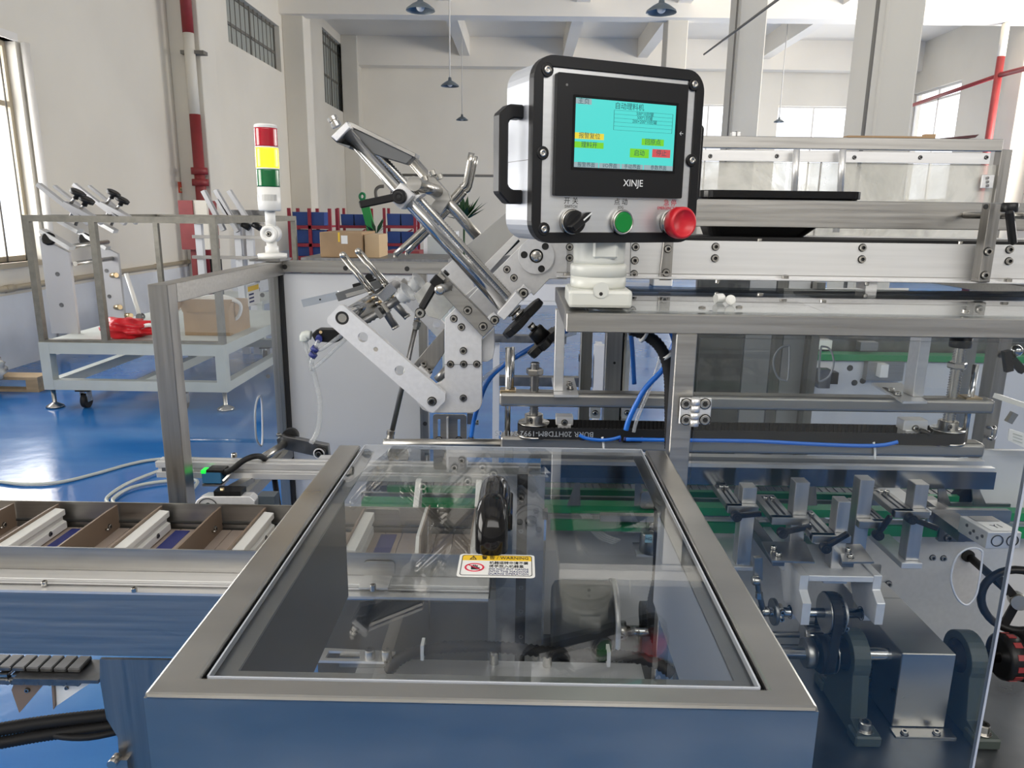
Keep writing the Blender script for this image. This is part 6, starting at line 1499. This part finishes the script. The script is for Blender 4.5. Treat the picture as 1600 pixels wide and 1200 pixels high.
# handwheel
hw_ = thing('handwheel', 'black handwheel with spokes at the right picture edge behind the clear door', 'handwheel')
c_ = PY(1590, 938, 1.24); nn = Vector((-.35, -1, .1)).normalized(); a_ = nn.orthogonal().normalized(); b_ = nn.cross(a_); R_ = .058
MB().tube([c_+(a_*math.cos(2*math.pi*k/32)+b_*math.sin(2*math.pi*k/32))*R_ for k in range(32)], .0075, 10, 0, True).build('rim', M['black'], hw_)
for k in range(3): an = 2*math.pi*k/3+.5; MB().obox(c_, c_+(a_*math.cos(an)+b_*math.sin(an))*R_, nn, .006, .014).build('spoke', M['black'], hw_)
MB().cyl(c_-nn*.012, c_+nn*.014, .014, 18).build('hub', M['bolt'], hw_)
q = c_+Vector((.01, -.03, -.03)); MB().cyl(q, q+nn*.03, .008, 14).build('crank_grip', M['black'], hw_)
MB().cyl(c_-nn*.012, PY(1515, 870, Ysp-.001), .008, 14).build('shaft', M['rubber'], hw_)
p = PY(1512, 868, Ysp-.002); MB().cyl(p, p-Vector((0, .004, 0)), .013, 16).build('shaft_hole_ring', M['hole'], hw_)
# pneumatic gripper with Y1 label
gp = thing('gripper_cylinder', 'silver slide cylinder with two round ports and white paper label', 'cylinder')
zg1 = PY(1540, 828, 1.19).z
P = [PZ(*q, zg1) for q in ((1500, 806), (1550, 806), (1597, 832), (1544, 832))]
def slab(P, z0, z1, n, m): return MB().prism([(q.x, q.y) for q in P], z0, z1, (), _T).build(n, M[m], gp, bevel=.0008)
slab(P, zg1-.030, zg1, 'body', 'alub')
def lerp2(u, v): return P[0].lerp(P[1], u).lerp(P[3].lerp(P[2], u), v)
L_ = [lerp2(*q) for q in ((.18, .40), (.96, .40), (.96, .92), (.18, .92))]; slab(L_, zg1+.0002, zg1+.0006, 'paper_label', 'white')
cL = L_[0].lerp(L_[2], .5); text('Y1', (cL.x, cL.y, zg1+.0008), .018, M['ink'], gp, rx=0, rz=.2)
L_ = [lerp2(*q) for q in ((.2, .03), (.95, .03), (.95, .34), (.2, .34))]; slab(L_, zg1+.0002, zg1+.0008, 'dark_cover', 'steel')
fc = P[3].lerp(P[2], .3)
for u in (.3, .75):
    q = P[3].lerp(P[2], u); q = Vector((q.x, q.y-.0006, zg1-.015)); MB().prism(circ(q.x, q.z, .0105, 20), q.y-.001, q.y, [circ(q.x, q.z, .009, 20)]).build('port_ring', M['hole'], gp)
for u, v in ((.3, -.009), (.45, -.019), (.55, -.012), (.7, -.02), (.85, -.012)): q = P[0].lerp(P[3], u); bolt((q.x-.0003, q.y, zg1+v), (-1, -.5, 0), .0026, gp, h=.0008, m='dark')
MB().box(P[0].x+.004, P[0].x+.05, P[0].y, Ysp-.001, zg1-.05, zg1-.0305).build('mount_arm', M['dark'], gp)
f = facebox(1.36, 1472, 818, 1500, 850, .01); MB().prism(rrect(f[0], f[1]+.02, f[4], f[5], .003), 1.37, 1.38).build('mount_plate', M['dark'], gp); boltp(1481, 840, 1.37, 6, gp)
MB().box(f[0], f[1]+.02, 1.38, Ysp-.001, f[4]+.01, f[5]-.005).build('spacer', M['dark'], gp)
# flat bar along the lugs at right
t = thing('chain_side_bar', 'brushed flat bar in front of the lug chain at right', 'bar')
f = facebox(1.335, 1450, 797, 1580, 817, .012); MB().prism(rrect(f[0], f[1], f[4], f[5], .004, 3), 1.335, 1.347).build('bar', M['steel'], t); MB().box(f[0]+.02, f[0]+.04, 1.347, 1.384, f[4], f[5]).build('spacer', M['steel'], t)
# ================================================================== BACKGROUND: CART WITH SPARE MACHINE FRAME
ct = thing('machine_cart', 'grey steel cart base on castors with tube cage at left before the wall', 'cart')
Yc0 = 5.35; Yc1 = 7.3
xA, xB = PY(60, 540, Yc0).x, PY(350, 540, Yc0).x
zT = PY(200, 537, Yc0).z
def bar(x0, x1, y0, y1, z0, z1, n, m, par=ct, bevel=0): return MB().box(x0, x1, y0, y1, z0, z1).build(n, M[m], par, bevel=bevel)
s7 = .075; zL = PY(200, 611, Yc0).z; zL0 = zL-.0
zLt = PY(200, 603, Yc0).z
bar(xA, xB, Yc0, Yc1, zT-.012, zT, 'table_top', 'framegrey')
for x in (xA, xB-s7):
    for y in (Yc0, Yc1-s7): bar(x, x+s7, y, y+s7, zL, zT-.012, 'leg', 'framegrey')
for y in (Yc0, Yc1-s7): bar(xA+s7, xB-s7, y+.002, y+s7-.002, zL, zL+.075, 'lower_rail', 'framegrey'); bar(xA+s7, xB-s7, y+.002, y+s7-.002, zT-.085, zT-.012, 'upper_rail', 'framegrey')
for x in (xA, xB-s7, (xA+xB)/2-.04): bar(x+.002, x+s7-.002, Yc0+s7, Yc1-s7, zL, zL+.07, 'side_rail', 'framegrey')
for x in (xA, xB-s7): bar(x+.002, x+s7-.002, Yc0+s7, Yc1-s7, zT-.085, zT-.012, 'side_top_rail', 'framegrey')
for x in (xA+.28, xB-.36):
    for y in (Yc0+.05, Yc1-.05):
        cs = MB().box(x-.05, x+.05, y-.05, y+.05, zL-.012, zL).build('castor_plate', M['black'], ct)
        MB().cyl((x-.018, y, .055), (x+.018, y, .055), .055, 18).build('wheel', M['rubber'], cs)
        for s_ in (-1, 1): MB().box(x+s_*.026-.004, x+s_*.026+.004, y-.03, y+.03, .05, zL-.012).build('fork', M['bolt'], cs)
for x in (xA+.04, xB-.04):
    for y in (Yc0+.04, Yc1-.04):
        MB().lathe((x, y, .004), (0, 0, 1), [(.065, 0), (.06, .012), (.02, .035), (.016, .04), (.016, zL-.004)], 18).build('levelling_foot', M['bolt'], ct)
# tube cage on the cart
cg = thing('tube_cage', 'bare square tube cage standing on the grey cart', 'cage')
zTop = PY(200, 338, Yc0).z; tq = .045
p_l = PY(28, 338, Yc0).x; 
xs0, xs1 = xA+.0, xB-.0
g0 = PY(29, 340, Yc0+.1); 
for x in (xA-.0, PY(142, 400, Yc0).x-.0, xB-tq):
    bar(x, x+tq, Yc0+.01, Yc0+.01+tq, zT+.0005, zTop-tq, 'front_upright', 'tubefr', cg)
for x in (xA, xB-tq): bar(x, x+tq, Yc1-tq, Yc1, zT+.0005, zTop-tq, 'rear_upright', 'tubefr', cg)
bar(xA, xB, Yc0+.01, Yc0+.01+tq, zTop-tq, zTop, 'front_top_bar', 'tubefr', cg); bar(xA, xB, Yc1-tq, Yc1, zTop-tq, zTop, 'rear_top_bar', 'tubefr', cg)
for x in (xA, xB-tq): bar(x, x+tq, Yc0+.055, Yc1-tq, zTop-tq, zTop, 'side_top_bar', 'tubefr', cg)
bar(xA+tq, xB-tq, Yc0+.012, Yc0+.012+tq, zT+.0005, zT+.02, 'front_sill', 'tubefr', cg)
# standing plates with feeder rails on the cart
def stand(px0, px1, ptop, pbot, Y, lb, first):
    t = thing('feeder_stand', lb, 'stand'); zb = zT+.0005
    a_, b_ = PY(px0, 500, Y).x, PY(px1, 500, Y).x; zq = PY((px0+px1)/2, ptop, Y).z
    MB().prism([(a_, zb), (b_, zb), (b_, zq-.12), (a_, zq)], Y, Y+.03).build('side_plate', M['stand'], t)
    for v in (.3, .62): MB().cyl(((a_+b_)/2, Y-.002, zb+(zq-zb)*v), ((a_+b_)/2, Y, zb+(zq-zb)*v), .018, 10).build('plate_hole', M['dark'], t)
    return t, a_, b_, zq
YS = 5.75
t1, a1, b1, z1_ = stand(78, 120, 370, 525, YS, 'front aluminium feeder stand plate with black knobs on the cart', True)
t2, a2, b2, z2_ = stand(155, 195, 375, 500, YS+.75, 'rear aluminium feeder stand plate on the cart', False)
def feeder(par, Y, dx):
    def R(*pts): return [PY(a_+dx, b_, Y) for a_, b_ in pts]
    p0, p1 = R((60, 288), (140, 350)); MB().obox(p0, p1, (0, 1, 0), .05, .03).build('sloping_rail', M['stand'], par)
    p0, p1 = R((75, 290), (150, 350)); MB().obox(p0+Vector((0, .08, 0)), p1+Vector((0, .08, 0)), (0, 1, 0), .04, .02).build('sloping_rail', M['stand'], par)
    for c in ((120, 305), (134, 316)):
        q, w_ = R(c, (c[0]-10, c[1]+14)); MB().lathe(q, (.5, 0, .85), [(.02, -.03), (.02, 0), (.055, .005), (.06, .03), (.045, .038)], 10).build('star_knob', M['black'], par)
        MB().cyl(q, w_, .012, 8).build('stud', M['bolt'], par)
    p0, p1 = R((103, 318), (145, 340)); MB().obox(p0, p1, (0, 1, 0), .08, .035).build('clamp_block', M['stand'], par)
    p0, p1 = R((95, 345), (125, 362)); MB().obox(p0, p1, (0, 1, 0), .08, .03).build('lower_clamp', M['alub'], par)
    p0, p1 = R((66, 360), (113, 388)); MB().obox(p0, p1, (0, 1, 0), .08, .03).build('base_clamp', M['alub'], par)
    q = R((78, 374))[0]; MB().lathe(q, (.3, -1, .2), [(.02, 0), (.05, .01), (.052, .04), (.04, .045)], 10).build('side_knob', M['black'], par)
    for c in ((108, 345), (118, 352)): q = R(c)[0]; MB().cyl(q, q+Vector((.05, 0, .1)), .012, 8).build('post', M['dark'], par)
feeder(t1, YS-.01, 0); feeder(t2, YS+.74, 56)
tr = thing('tie_bars', 'round tie bars joining the two feeder stands on the cart', 'tie bars')
for px, py, qx, qy in ((114, 385, 168, 378), (117, 412, 175, 404)): MB().cyl(PY(px, py, YS+.03), PY(qx, qy, YS+.749), .02, 10).build('tie_bar', M['bolt'], tr)
for px, py in ((182, 430), (188, 480), (205, 493)): 
    q = PY(px, py, YS+.72); MB().cyl(q, q+Vector((-.06, .03, -.005)), .022, 10).build('stub', M['brass'], tr)
MB().cyl(PY(197, 427, 6.3), PY(219, 495, 6.3), .018, 8).build('pale_rod', M['nylon'], tr)
MB().lathe(PY(219, 495, 6.3)+Vector((0, -.02, 0)), (0, 1, 0), [(.03, 0), (.03, .05)], 10).build('rod_end', M['dark'], tr)
# red plastic bag
def lump(c, r, sc, seed, name, m, n=18, mm=12, amp=.18):
    rnd = random.Random(seed); o = MB().sph((0, 0, 0), 1, n, mm); ph_ = [rnd.uniform(0, 6) for _ in range(6)]
    for i, v in enumerate(o.v):
        k = 1+amp*(math.sin(4*v.x+ph_[0])*math.sin(5*v.y+ph_[1])+.6*math.sin(9*v.z+ph_[2]+3*v.x)+.4*math.sin(13*v.x+ph_[3]))
        p = v*k; o.v[i] = Vector((c[0]+p.x*r*sc[0], c[1]+p.y*r*sc[1], max(c[2]+.0, c[2]+r*sc[2]*.6+p.z*r*sc[2]*.7)))
    return o.build(name, m)
q = PY(197, 532, 5.6); M['redbag'] = mat('red_bag', (.62, .01, .02), .3)
bgz = lump((q.x, 5.62, zT+.001), .19, (1.0, .7, .62), 3, 'red_plastic_bag', M['redbag'], 26, 16, .2); tag(bgz, 'crumpled red plastic bag lying on the cart top', 'bag')
# cardboard box with cable bundle on the cart
bx2 = thing('cardboard_tray', 'open shallow cardboard box on the cart under the pale tubes', 'box')
f = facebox(5.75, 288, 490, 358, 528, .5); 
MB().box(f[0], f[1], 5.75, 6.2, zT+.0005, zT+.25).build('box_body', M['card'], bx2); 
MB().obox((f[0], 5.75, zT+.25), (f[0]-.03, 5.72, zT+.33), (0, 1, 0), .3, .01).build('flap', M['card'], bx2)
MB().prism([(f[0], zT+.19), (f[1], zT+.19), (f[1]+.04, zT+.29), (f[0]-.03, zT+.29)], 5.738, 5.748).build('front_flap', M['card'], bx2)
tt2 = thing('pale_tubes', 'loop of pale tubes arching over the cardboard box on the cart', 'tubes')
for k in range(3): MB().tube([PY(a_, b_, 5.9) for a_, b_ in ((262+k*5, 492), (290, 478-k*3), (320, 470-k*3), (350, 467-k*2), (375, 475), (372, 495), (358, 502))], .014, 6, 5).build('tube', M['nylon'], tt2)
MB().tube([PY(a_, b_, 5.6) for a_, b_ in ((208, 529), (215, 515), (232, 508), (255, 512))], .016, 6, 5).build('tube', M['nylon'], tt2)
# ------------------------------------------------------------------ second machine farther back
m2 = thing('rear_machine', 'partly hidden pale machine with sloping rails standing before the first pillar', 'machine')
Y2 = 7.6
def bb(px0, py0, px1, py1, n, m, Y=Y2, d=.06, par=m2): f = facebox(Y, px0, py0, px1, py1, d); return MB().box(*f).build(n, M[m], par)
q = PY(320, 520, Y2)
for px in (312, 372, 390): bb(px, 350, px+10, 560, 'upright', 'panel', Y2)
for py in (345, 368, 400): bb(300, py, 410, py+5, 'crossbar', 'steel', Y2-.02, .05)
for (p0, p1) in (((318, 298), (350, 360)), ((337, 297), (365, 345)), ((358, 298), (385, 340)), ((340, 312), (372, 362))): MB().obox(PY(*p0, Y2-.1), PY(*p1, Y2-.1), (0, 1, 0), .06, .04).build('sloping_rail', M['stand'], m2)
bb(355, 328, 410, 345, 'dark_head', 'dark', Y2+.1, .2); bb(330, 400, 345, 470, 'black_panel', 'black', Y2+.1)
for px in (378, 395): MB().cyl(PY(px, 350, Y2-.05), PY(px+12, 357, Y2-.05), .03, 8).build('lever', M['black'], m2)
f = facebox(Y2, 305, 470, 410, 476, .9); MB().box(*f).build('table', M['framegrey'], m2)
for px in (306, 404): f = facebox(Y2, px, 476, px+8, 560, .06); MB().box(f[0], f[1], f[2], f[3], 0, f[5]).build('leg', M['framegrey'], m2)
# red hydrant doors and notice on the left wall
hy = thing('hydrant_cabinet', 'dark red hydrant cabinet leaf and pale door at the foot of the first pillar', 'cabinet')
a_, b_ = PX(279, 350, XL+.15), PX(304, 350, XL+.15)
bb_ = facebox(8.3, 281, 313, 303, 390, .05); MB().box(*bb_).build('red_leaf', M['redp'], hy); bb2 = facebox(8.32, 304, 313, 325, 390, .05); MB().box(*bb2).build('pale_door', M['wall'], hy)
MB().box(bb_[0], bb2[1], 8.37, 8.6, bb_[4], bb_[5]).build('body', M['redp'], hy)
MB().box(bb_[0]+.05, bb_[0]+.1, 8.4, 8.55, 0, bb_[4]).build('stand', M['redp'], hy)
nt_ = thing('wall_notice', 'small red and cream notice on the left wall above the red cabinet', 'notice')
a_, b_ = PX(278, 284, XL+.004), PX(292, 302, XL+.004)
MB().box(XL+.0005, XL+.006, a_.y, b_.y, b_.z, a_.z).build('red_sheet', mat('notice_red', (.6, .07, .03), .6), nt_)
dz_ = a_.z-b_.z; MB().box(XL+.006, XL+.008, a_.y+.04, b_.y-.04, b_.z+dz_*.15, b_.z+dz_*.5).build('cream_field', mat('notice_cream', (.75, .65, .40), .6), nt_)
for k in range(4): yy = a_.y+(b_.y-a_.y)*(.2+.18*k); MB().box(XL+.008, XL+.009, yy, yy+(b_.y-a_.y)*.09, b_.z+dz_*.2, b_.z+dz_*.42).build('figure_mark', M['ink'], nt_)
# ------------------------------------------------------------------ red racks with blue bins along the back
M['bin'] = mat('blue_bin', (.02, .07, .28), .4); M['rackred'] = mat('rack_red', (.33, .02, .04), .45)
def rack(px0, px1, Y, lb, posts=2, w_=.035):
    t = thing('storage_rack', lb, 'rack'); a_, b_ = PY(px0, 340, Y).x, PY(px1, 340, Y).x
    ztop = PY(px0, 325, Y).z; lev = [PY(px0, 352, Y).z, PY(px0, 380, Y).z, PY(px0, 400, Y).z, .25]
    for k in range(posts):
        x = a_+(b_-a_-.05)*k/(posts-1)
        for y in (Y, Y+.5): MB().box(x, x+.05, y, y+.05, 0, ztop).build('post', M['rackred'], t)
    for z in lev: MB().box(a_+.05, b_-.05, Y, Y+.04, z-.055, z).build('beam', M['rackred'], t); MB().box(a_+.05, b_-.05, Y+.04, Y+.5, z-.03, z).build('deck', M['rackred'], t)
    MB().obox((a_+.05, Y+.2, lev[1]), (b_-.1, Y+.2, lev[0]-.08), (0, 1, 0), .03, .03).build('brace', M['rackred'], t)
    return t, a_, b_, lev
rk = [rack(449, 517, 12.6, 'red storage rack of blue bins behind the cardboard box, left', 3), rack(526, 575, 15.2, 'red storage rack of blue bins seen beside the green hoist', 2), rack(598, 650, 14.6, 'red storage rack of blue bins behind the bent rods', 2)]
binm = None
n_b = 0
for r_i, (t, a_, b_, lev) in enumerate(rk):
    Y = [12.6, 15.2, 14.6][r_i]
    for li, z in enumerate(lev[:3]):
        k = 0; x = a_+.07
        while x+.24 < b_-.03 and k < 6:
            if binm is None:
                o = MB(); o.prism([(-.12, 0), (.12, 0), (.13, .22), (-.13, .22)], 0, .4, ()); binm = o.mesh('storage_bin', M['bin'], origin=Vector((0, 0, 0)))[0]
            b = put('storage_bin', binm, (x+.13, Y+.06, z+.001)); 
            tag(b, 'blue storage bin, %s from the left on the %s level of the %s red rack' % (('first', 'second', 'third', 'fourth', 'fifth', 'sixth')[k], ('upper', 'middle', 'lower')[li], ('left', 'middle', 'right')[r_i]), 'bin', 'blue bins on the %s level of the %s red rack' % (('upper', 'middle', 'lower')[li], ('left', 'middle', 'right')[r_i]))
            x += .275; k += 1
# cardboard box on a bench
bn = thing('work_bench', 'low bench with grey top standing under the cardboard box', 'bench')
Yk = 7.0; f = facebox(Yk, 470, 404, 700, 410, .9); MB().box(f[0], f[1], Yk, Yk+.9, f[4], f[5]).build('top', M['dark'], bn)
for x in (f[0], f[1]-.06): 
    for y in (Yk, Yk+.84): MB().box(x, x+.06, y, y+.06, 0, f[4]).build('leg', M['framegrey'], bn)
zk = f[5]
cbx = thing('cardboard_box', 'closed brown cardboard box with small white label behind the rear guard', 'box')
f = facebox(Yk+.1, 500, 363, 566, 404, .5); h_ = f[5]-zk
MB().box(f[0], f[1], Yk+.1, Yk+.75, zk+.0005, f[5]).build('body', M['card'], cbx, bevel=.004)
f2 = facebox(Yk+.098, 533, 368, 543, 381, .001); MB().box(*f2).build('white_label', M['white'], cbx)
f2 = facebox(Yk+.0985, 528, 363, 531, 378, .001); MB().box(*f2).build('tape', M['yel'], cbx)
sbx = PY(566, 380, Yk+.1).x; MB().box(sbx+.012, sbx+.15, Yk+.15, Yk+.6, zk+.0005, f[5]-.02).build('side_flap', mat('pale_card', (.55, .40, .24), .8), cbx)
# green hoist, plant, far bits
gh = thing('green_hoist', 'green leaning hoist arm beside the middle red rack', 'hoist')
MB().obox(PY(568, 312, 14.5), PY(581, 362, 14.5), (0, 1, 0), .05, .16).build('arm', mat('hoist_green', (.03, .35, .08), .5), gh); MB().tube([PY(566+4*math.cos(k*.9), 307+5*math.sin(k*.9), 14.5) for k in range(7)], .025, 6, 2, True).build('ring', M['green'], gh)
MB().box(PY(578, 362, 14.5).x, PY(586, 362, 14.5).x, 14.4, 14.6, 0, PY(581, 361, 14.5).z).build('base', M['green'], gh)
M['leaf'] = mat('leaf_green', (.02, .07, .02), .5)
def plant(px, py, Y, s_, lb, n=14, seed=1):
    t = thing('potted_plant', lb, 'plant'); c_ = PY(px, py, Y); rnd = random.Random(seed)
    MB().lathe((c_.x, Y, 0), (0, 0, 1), [(.12, 0), (.16, .25), (.15, .26)], 14).build('pot', M['redp'], t)
    MB().cyl((c_.x, Y, .25), (c_.x, Y, c_.z), .02, 6).build('stem', M['leaf'], t)
    for k in range(n):
        an = rnd.uniform(0, 6.28); el = rnd.uniform(.2, 1.2); L = s_*rnd.uniform(.6, 1); d = Vector((math.cos(an)*math.cos(el), math.sin(an)*math.cos(el), math.sin(el))); sd = d.cross(Vector((0, 0, 1))).normalized()*L*.13
        b0_ = Vector((c_.x, Y, c_.z)); MB().add([b0_, b0_+d*L*.5+sd, b0_+d*L, b0_+d*L*.5-sd, b0_+d*L*.5+Vector((0, 0, L*.04))], [(0, 1, 4), (1, 2, 4), (2, 3, 4), (3, 0, 4)]).build('leaf', M['leaf'], t)
plant(588, 366, 12.5, .35, 'spiky green potted plant right of the cardboard box', 14, 2)
plant(725, 345, 13.5, .55, 'tall leafy plant far behind the slide unit', 22, 5)
farq = []
# tall pipe with elbow on the far wall
wp = thing('wall_pipe', 'thin grey pipe run with elbow along the far back wall', 'pipe')
MB().tube([PY(a_, b_, 17.9) for a_, b_ in ((588, 310), (587, 298), (592, 292), (600, 291))], .04, 6, 4).build('elbow', M['iron'], wp)
MB().cyl(PY(590, 273, 17.9), PY(790, 275, 17.9), .03, 6).build('run', M['iron'], wp)
MB().cyl(PY(612, 260, 17.9), PY(612, 310, 17.9), .03, 6).build('drop', M['iron'], wp)
# assorted pale cabinet and green machine far behind the rods
for q in ((760, 525, 885, 536, 'chain_band', 'dark'), (700, 470, 885, 476, 'far_rail', 'panel'), (928, 540, 946, 615, 'pale_plate', 'panel'), (905, 562, 925, 600, 'air_filter', 'steel'), (905, 556, 925, 566, 'filter_cap', 'black'), (780, 590, 925, 604, 'dark_beam', 'dark'), (760, 445, 885, 470, 'far_panel', 'panel')):
    farq.append(q)
fm = thing('far_cabinet', 'pale low cabinet far behind the polished rod', 'cabinet')
f = facebox(9.5, 662, 362, 712, 420, .5); MB().box(f[0], f[1], 9.5, 10, 0, f[5]).build('body', M['white'], fm); MB().box(f[0]+.05, f[1]-.05, 9.49, 9.5, f[4]+.1, f[5]-.06).build('door', M['framegrey'], fm)
fr2 = thing('red_tool_stand', 'dark red low tool stand behind the rear guard', 'stand')
f = facebox(9.0, 605, 392, 655, 410, .4); MB().box(f[0], f[1], 9.0, 9.4, f[4], f[5]).build('box', M['redp'], fr2)
for x in (f[0], f[1]-.05): MB().box(x, x+.05, 9.0, 9.05, 0, f[4]).build('leg', M['redp'], fr2)
# ------------------------------------------------------------------ machine line beyond, seen through the doors
lm = thing('neighbour_machine', 'neighbouring machine with pale panel and green strip seen through the clear door', 'machine')
Yn = 3.3
def nb(px0, py0, px1, py1, n, m, Y=Yn, d=.05, foot=False):
    f = facebox(Y, px0, py0, px1, py1, d); return MB().box(f[0], f[1], f[2], f[3], 0 if foot else f[4], f[5]).build(n, M[m], lm)
nb(1262, 566, 1640, 700, 'pale_panel', 'panel', Yn, .05, True); nb(1262, 556, 1640, 565.5, 'green_strip', 'green', Yn-.02, .08)
nb(1262, 524, 1640, 555, 'dark_works', 'dark', Yn+.1, .2); nb(1268, 532, 1300, 546, 'cream_block', 'nylon', Yn+.05)
nb(1345, 535, 1372, 548, 'steel_block', 'steel', Yn+.02); nb(1262, 582, 1310, 600, 'black_cylinder', 'black', Yn-.06); nb(1280, 578, 1298, 607, 'grey_block', 'dark', Yn-.11)
nb(1355, 565, 1412, 595, 'steel_mount', 'steel', Yn-.04); nb(1376, 570, 1388, 590, 'white_block', 'white', Yn-.08)
for px, py in ((1328, 575), (1348, 595), (1335, 598)): p = PY(px, py, Yn); MB().cyl(p, p-Vector((0, .002, 0)), .014, 10).build('panel_hole', M['hole'], lm)
for q in farq: nb(*q[:4], q[4], q[5], 3.6, .05)
for px in (770, 930): f = facebox(3.66, px, 536, px+10, 600, .05); MB().box(f[0], f[1], f[2], f[3], 0, f[5]).build('stand', M['panel'], lm)
# rear doors of the machine itself
rd = thing('rear_guard_doors', 'rear clear doors with two D shaped hand holes seen through the front door', 'door panel')
Yd = 1.965
x0, x1 = PY(1085, 560, Yd).x, PY(1540, 560, Yd).x
h1 = dshape(((1230, 541), (1234, 545), (1232, 590), (1226, 595), (1216, 590), (1209, 572), (1211, 556), (1220, 544)), Yd); h2 = dshape(((1288, 542), (1283, 546), (1280, 590), (1283, 596), (1296, 588), (1303, 570), (1301, 553), (1295, 544)), Yd)
MB().prism([(x0, .7), (x1, .7), (x1, zt-.035), (x0, zt-.035)], Yd, Yd+.005, [h1, h2]).build('sheet', M['acryl'], rd)
for h_ in (h1, h2): MB().tube([(a_, Yd+.0025, b_) for a_, b_ in h_], .0028, 6, 0, True).build('hand_hole_edge', M['edge'], rd)
for px0, px1, m in ((1080, 1158, 'dark'), (1160, 1200, 'panel'), (1202, 1218, 'steelv'), (1219, 1252, 'panel'), (1252, 1262, 'steelv')):
    f = facebox(Yd+.06, px0, 528, px1, 640, .02); MB().box(f[0], f[1], f[2], f[3], .62, zt-.04).build('rear_strip', M[m], rd)
f = facebox(Yd+.02, 1262, 528, 1275, 640, .03); MB().box(f[0], f[1], f[2], f[3], .62, zt-.04).build('rear_stile', M['steelv'], rd)
# right hand upright plates and label, far right
rp2 = thing('right_end_panel', 'dark grey end panel with white strip and label at the right picture edge', 'panel')
f = facebox(1.55, 1548, 528, 1568, 700, .04); MB().box(f[0], f[1], f[2], f[3], .62, zb0-.001).build('stile', M['steelv'], rp2)
MB().obox(PY(1555, 618, 1.50), PY(1620, 640, 1.42), (0, 1, 0), .012, .010).build('white_strip', M['nylon'], rp2)
f = facebox(1.40, 1576, 672, 1640, 695, .002); P = xz(((1577, 670), (1640, 690), (1640, 718), (1575, 688)), 1.40); MB().prism(P, 1.40, 1.402).build('label', M['white'], rp2)
for k in range(3): MB().obox(PY(1583, 677+k*5, 1.3995), PY(1597, 682+k*5, 1.3995), (0, 1, 0), .001, .002).build('label_line', M['framegrey'], rp2)
f = facebox(1.41, 1540, 713, 1700, 870, .01); MB().box(f[0], f[1], 1.445, 1.455, .62, f[5]).build('grey_sheet', M['panel'], rp2)
MB().obox(PY(1575, 660, 1.42), PY(1585, 645, 1.42), (0, 1, 0), .01, .012).build('clip', M['bolt'], rp2)
for (p0, p1) in (((1572, 548), (1576, 580)), ((1580, 560), (1598, 580))): MB().obox(PY(*p0, 1.48), PY(*p1, 1.48), (0, 1, 0), .012, .014).build('black_lever', M['black'], rp2)
MB().sph(PY(1588, 548, 1.48), .012).build('ball_knob', M['chrome'], rp2)
MB().cyl(PY(1588, 548, 1.48), PY(1560, 556, 1.56), .006, 8).build('knob_stem', M['chrome'], rp2)
# bow handle on the rear stile
bh2 = thing('bow_handle', 'small bright bow handle on the end stile right of the toothed belt', 'handle')
MB().tube([PY(*q, Y) for q, Y in (((1545, 668), 1.545), ((1552, 668), 1.51), ((1554, 672), 1.505), ((1552, 683), 1.505), ((1548, 685), 1.51), ((1545, 684), 1.545))], .005, 8, 3).build('bow', M['chrome'], bh2)
# ------------------------------------------------------------------ floor hoses, pallet, plastic wrap
fh2 = thing('floor_hose', 'grey green air hose looping over the blue floor at left', 'hose')
MB().tube([PZ(*q, .010) for q in ((-30, 748), (30, 756), (90, 754), (150, 740), (200, 726), (243, 718), (300, 716), (345, 722))], .0095, 8, 6).build('straight_run', M['grey'], fh2)
MB().tube([PZ(*q, .016) for q in ((250, 735), (200, 755), (170, 775), (168, 785), (185, 795), (230, 797), (270, 788), (300, 765), (305, 750), (250, 753), (205, 762), (178, 778), (180, 788), (200, 796), (260, 800))], .0095, 8, 6).build('coil', M['grey'], fh2)
plt = thing('wooden_pallet', 'wooden pallet lying at the left edge by the wall', 'pallet')
qa, qb = PZ(52, 603, .12), PZ(-40, 600, .12)
x1p = PZ(54, 592, .12).x; y0p = PZ(10, 612, 0).y; y1p = PZ(54, 587, .12).y+.1
for k in range(6): w_ = (y1p-y0p)/6; MB().box(x1p-1.0, x1p, y0p+k*w_, y0p+(k+.85)*w_, .10, .125).build('deck_board', M['wood'], plt)
for k in range(3): x = x1p-.1-.45*k; MB().box(x, x+.1, y0p, y1p, .02, .10).build('stringer', M['wood'], plt)
MB().box(x1p-1, x1p, y0p, y0p+.1, 0, .02).build('bottom_board', M['wood'], plt)
w3 = lump((PZ(0, 590, .12).x-.05, y1p-.25, .126), .15, (1.0, .8, .9), 8, 'plastic_wrap', M['film'], 18, 12, .2); tag(w3, 'heap of clear plastic wrap on the pallet at the left edge', 'plastic wrap')

for _r in list(ROOTS): settle(_r)
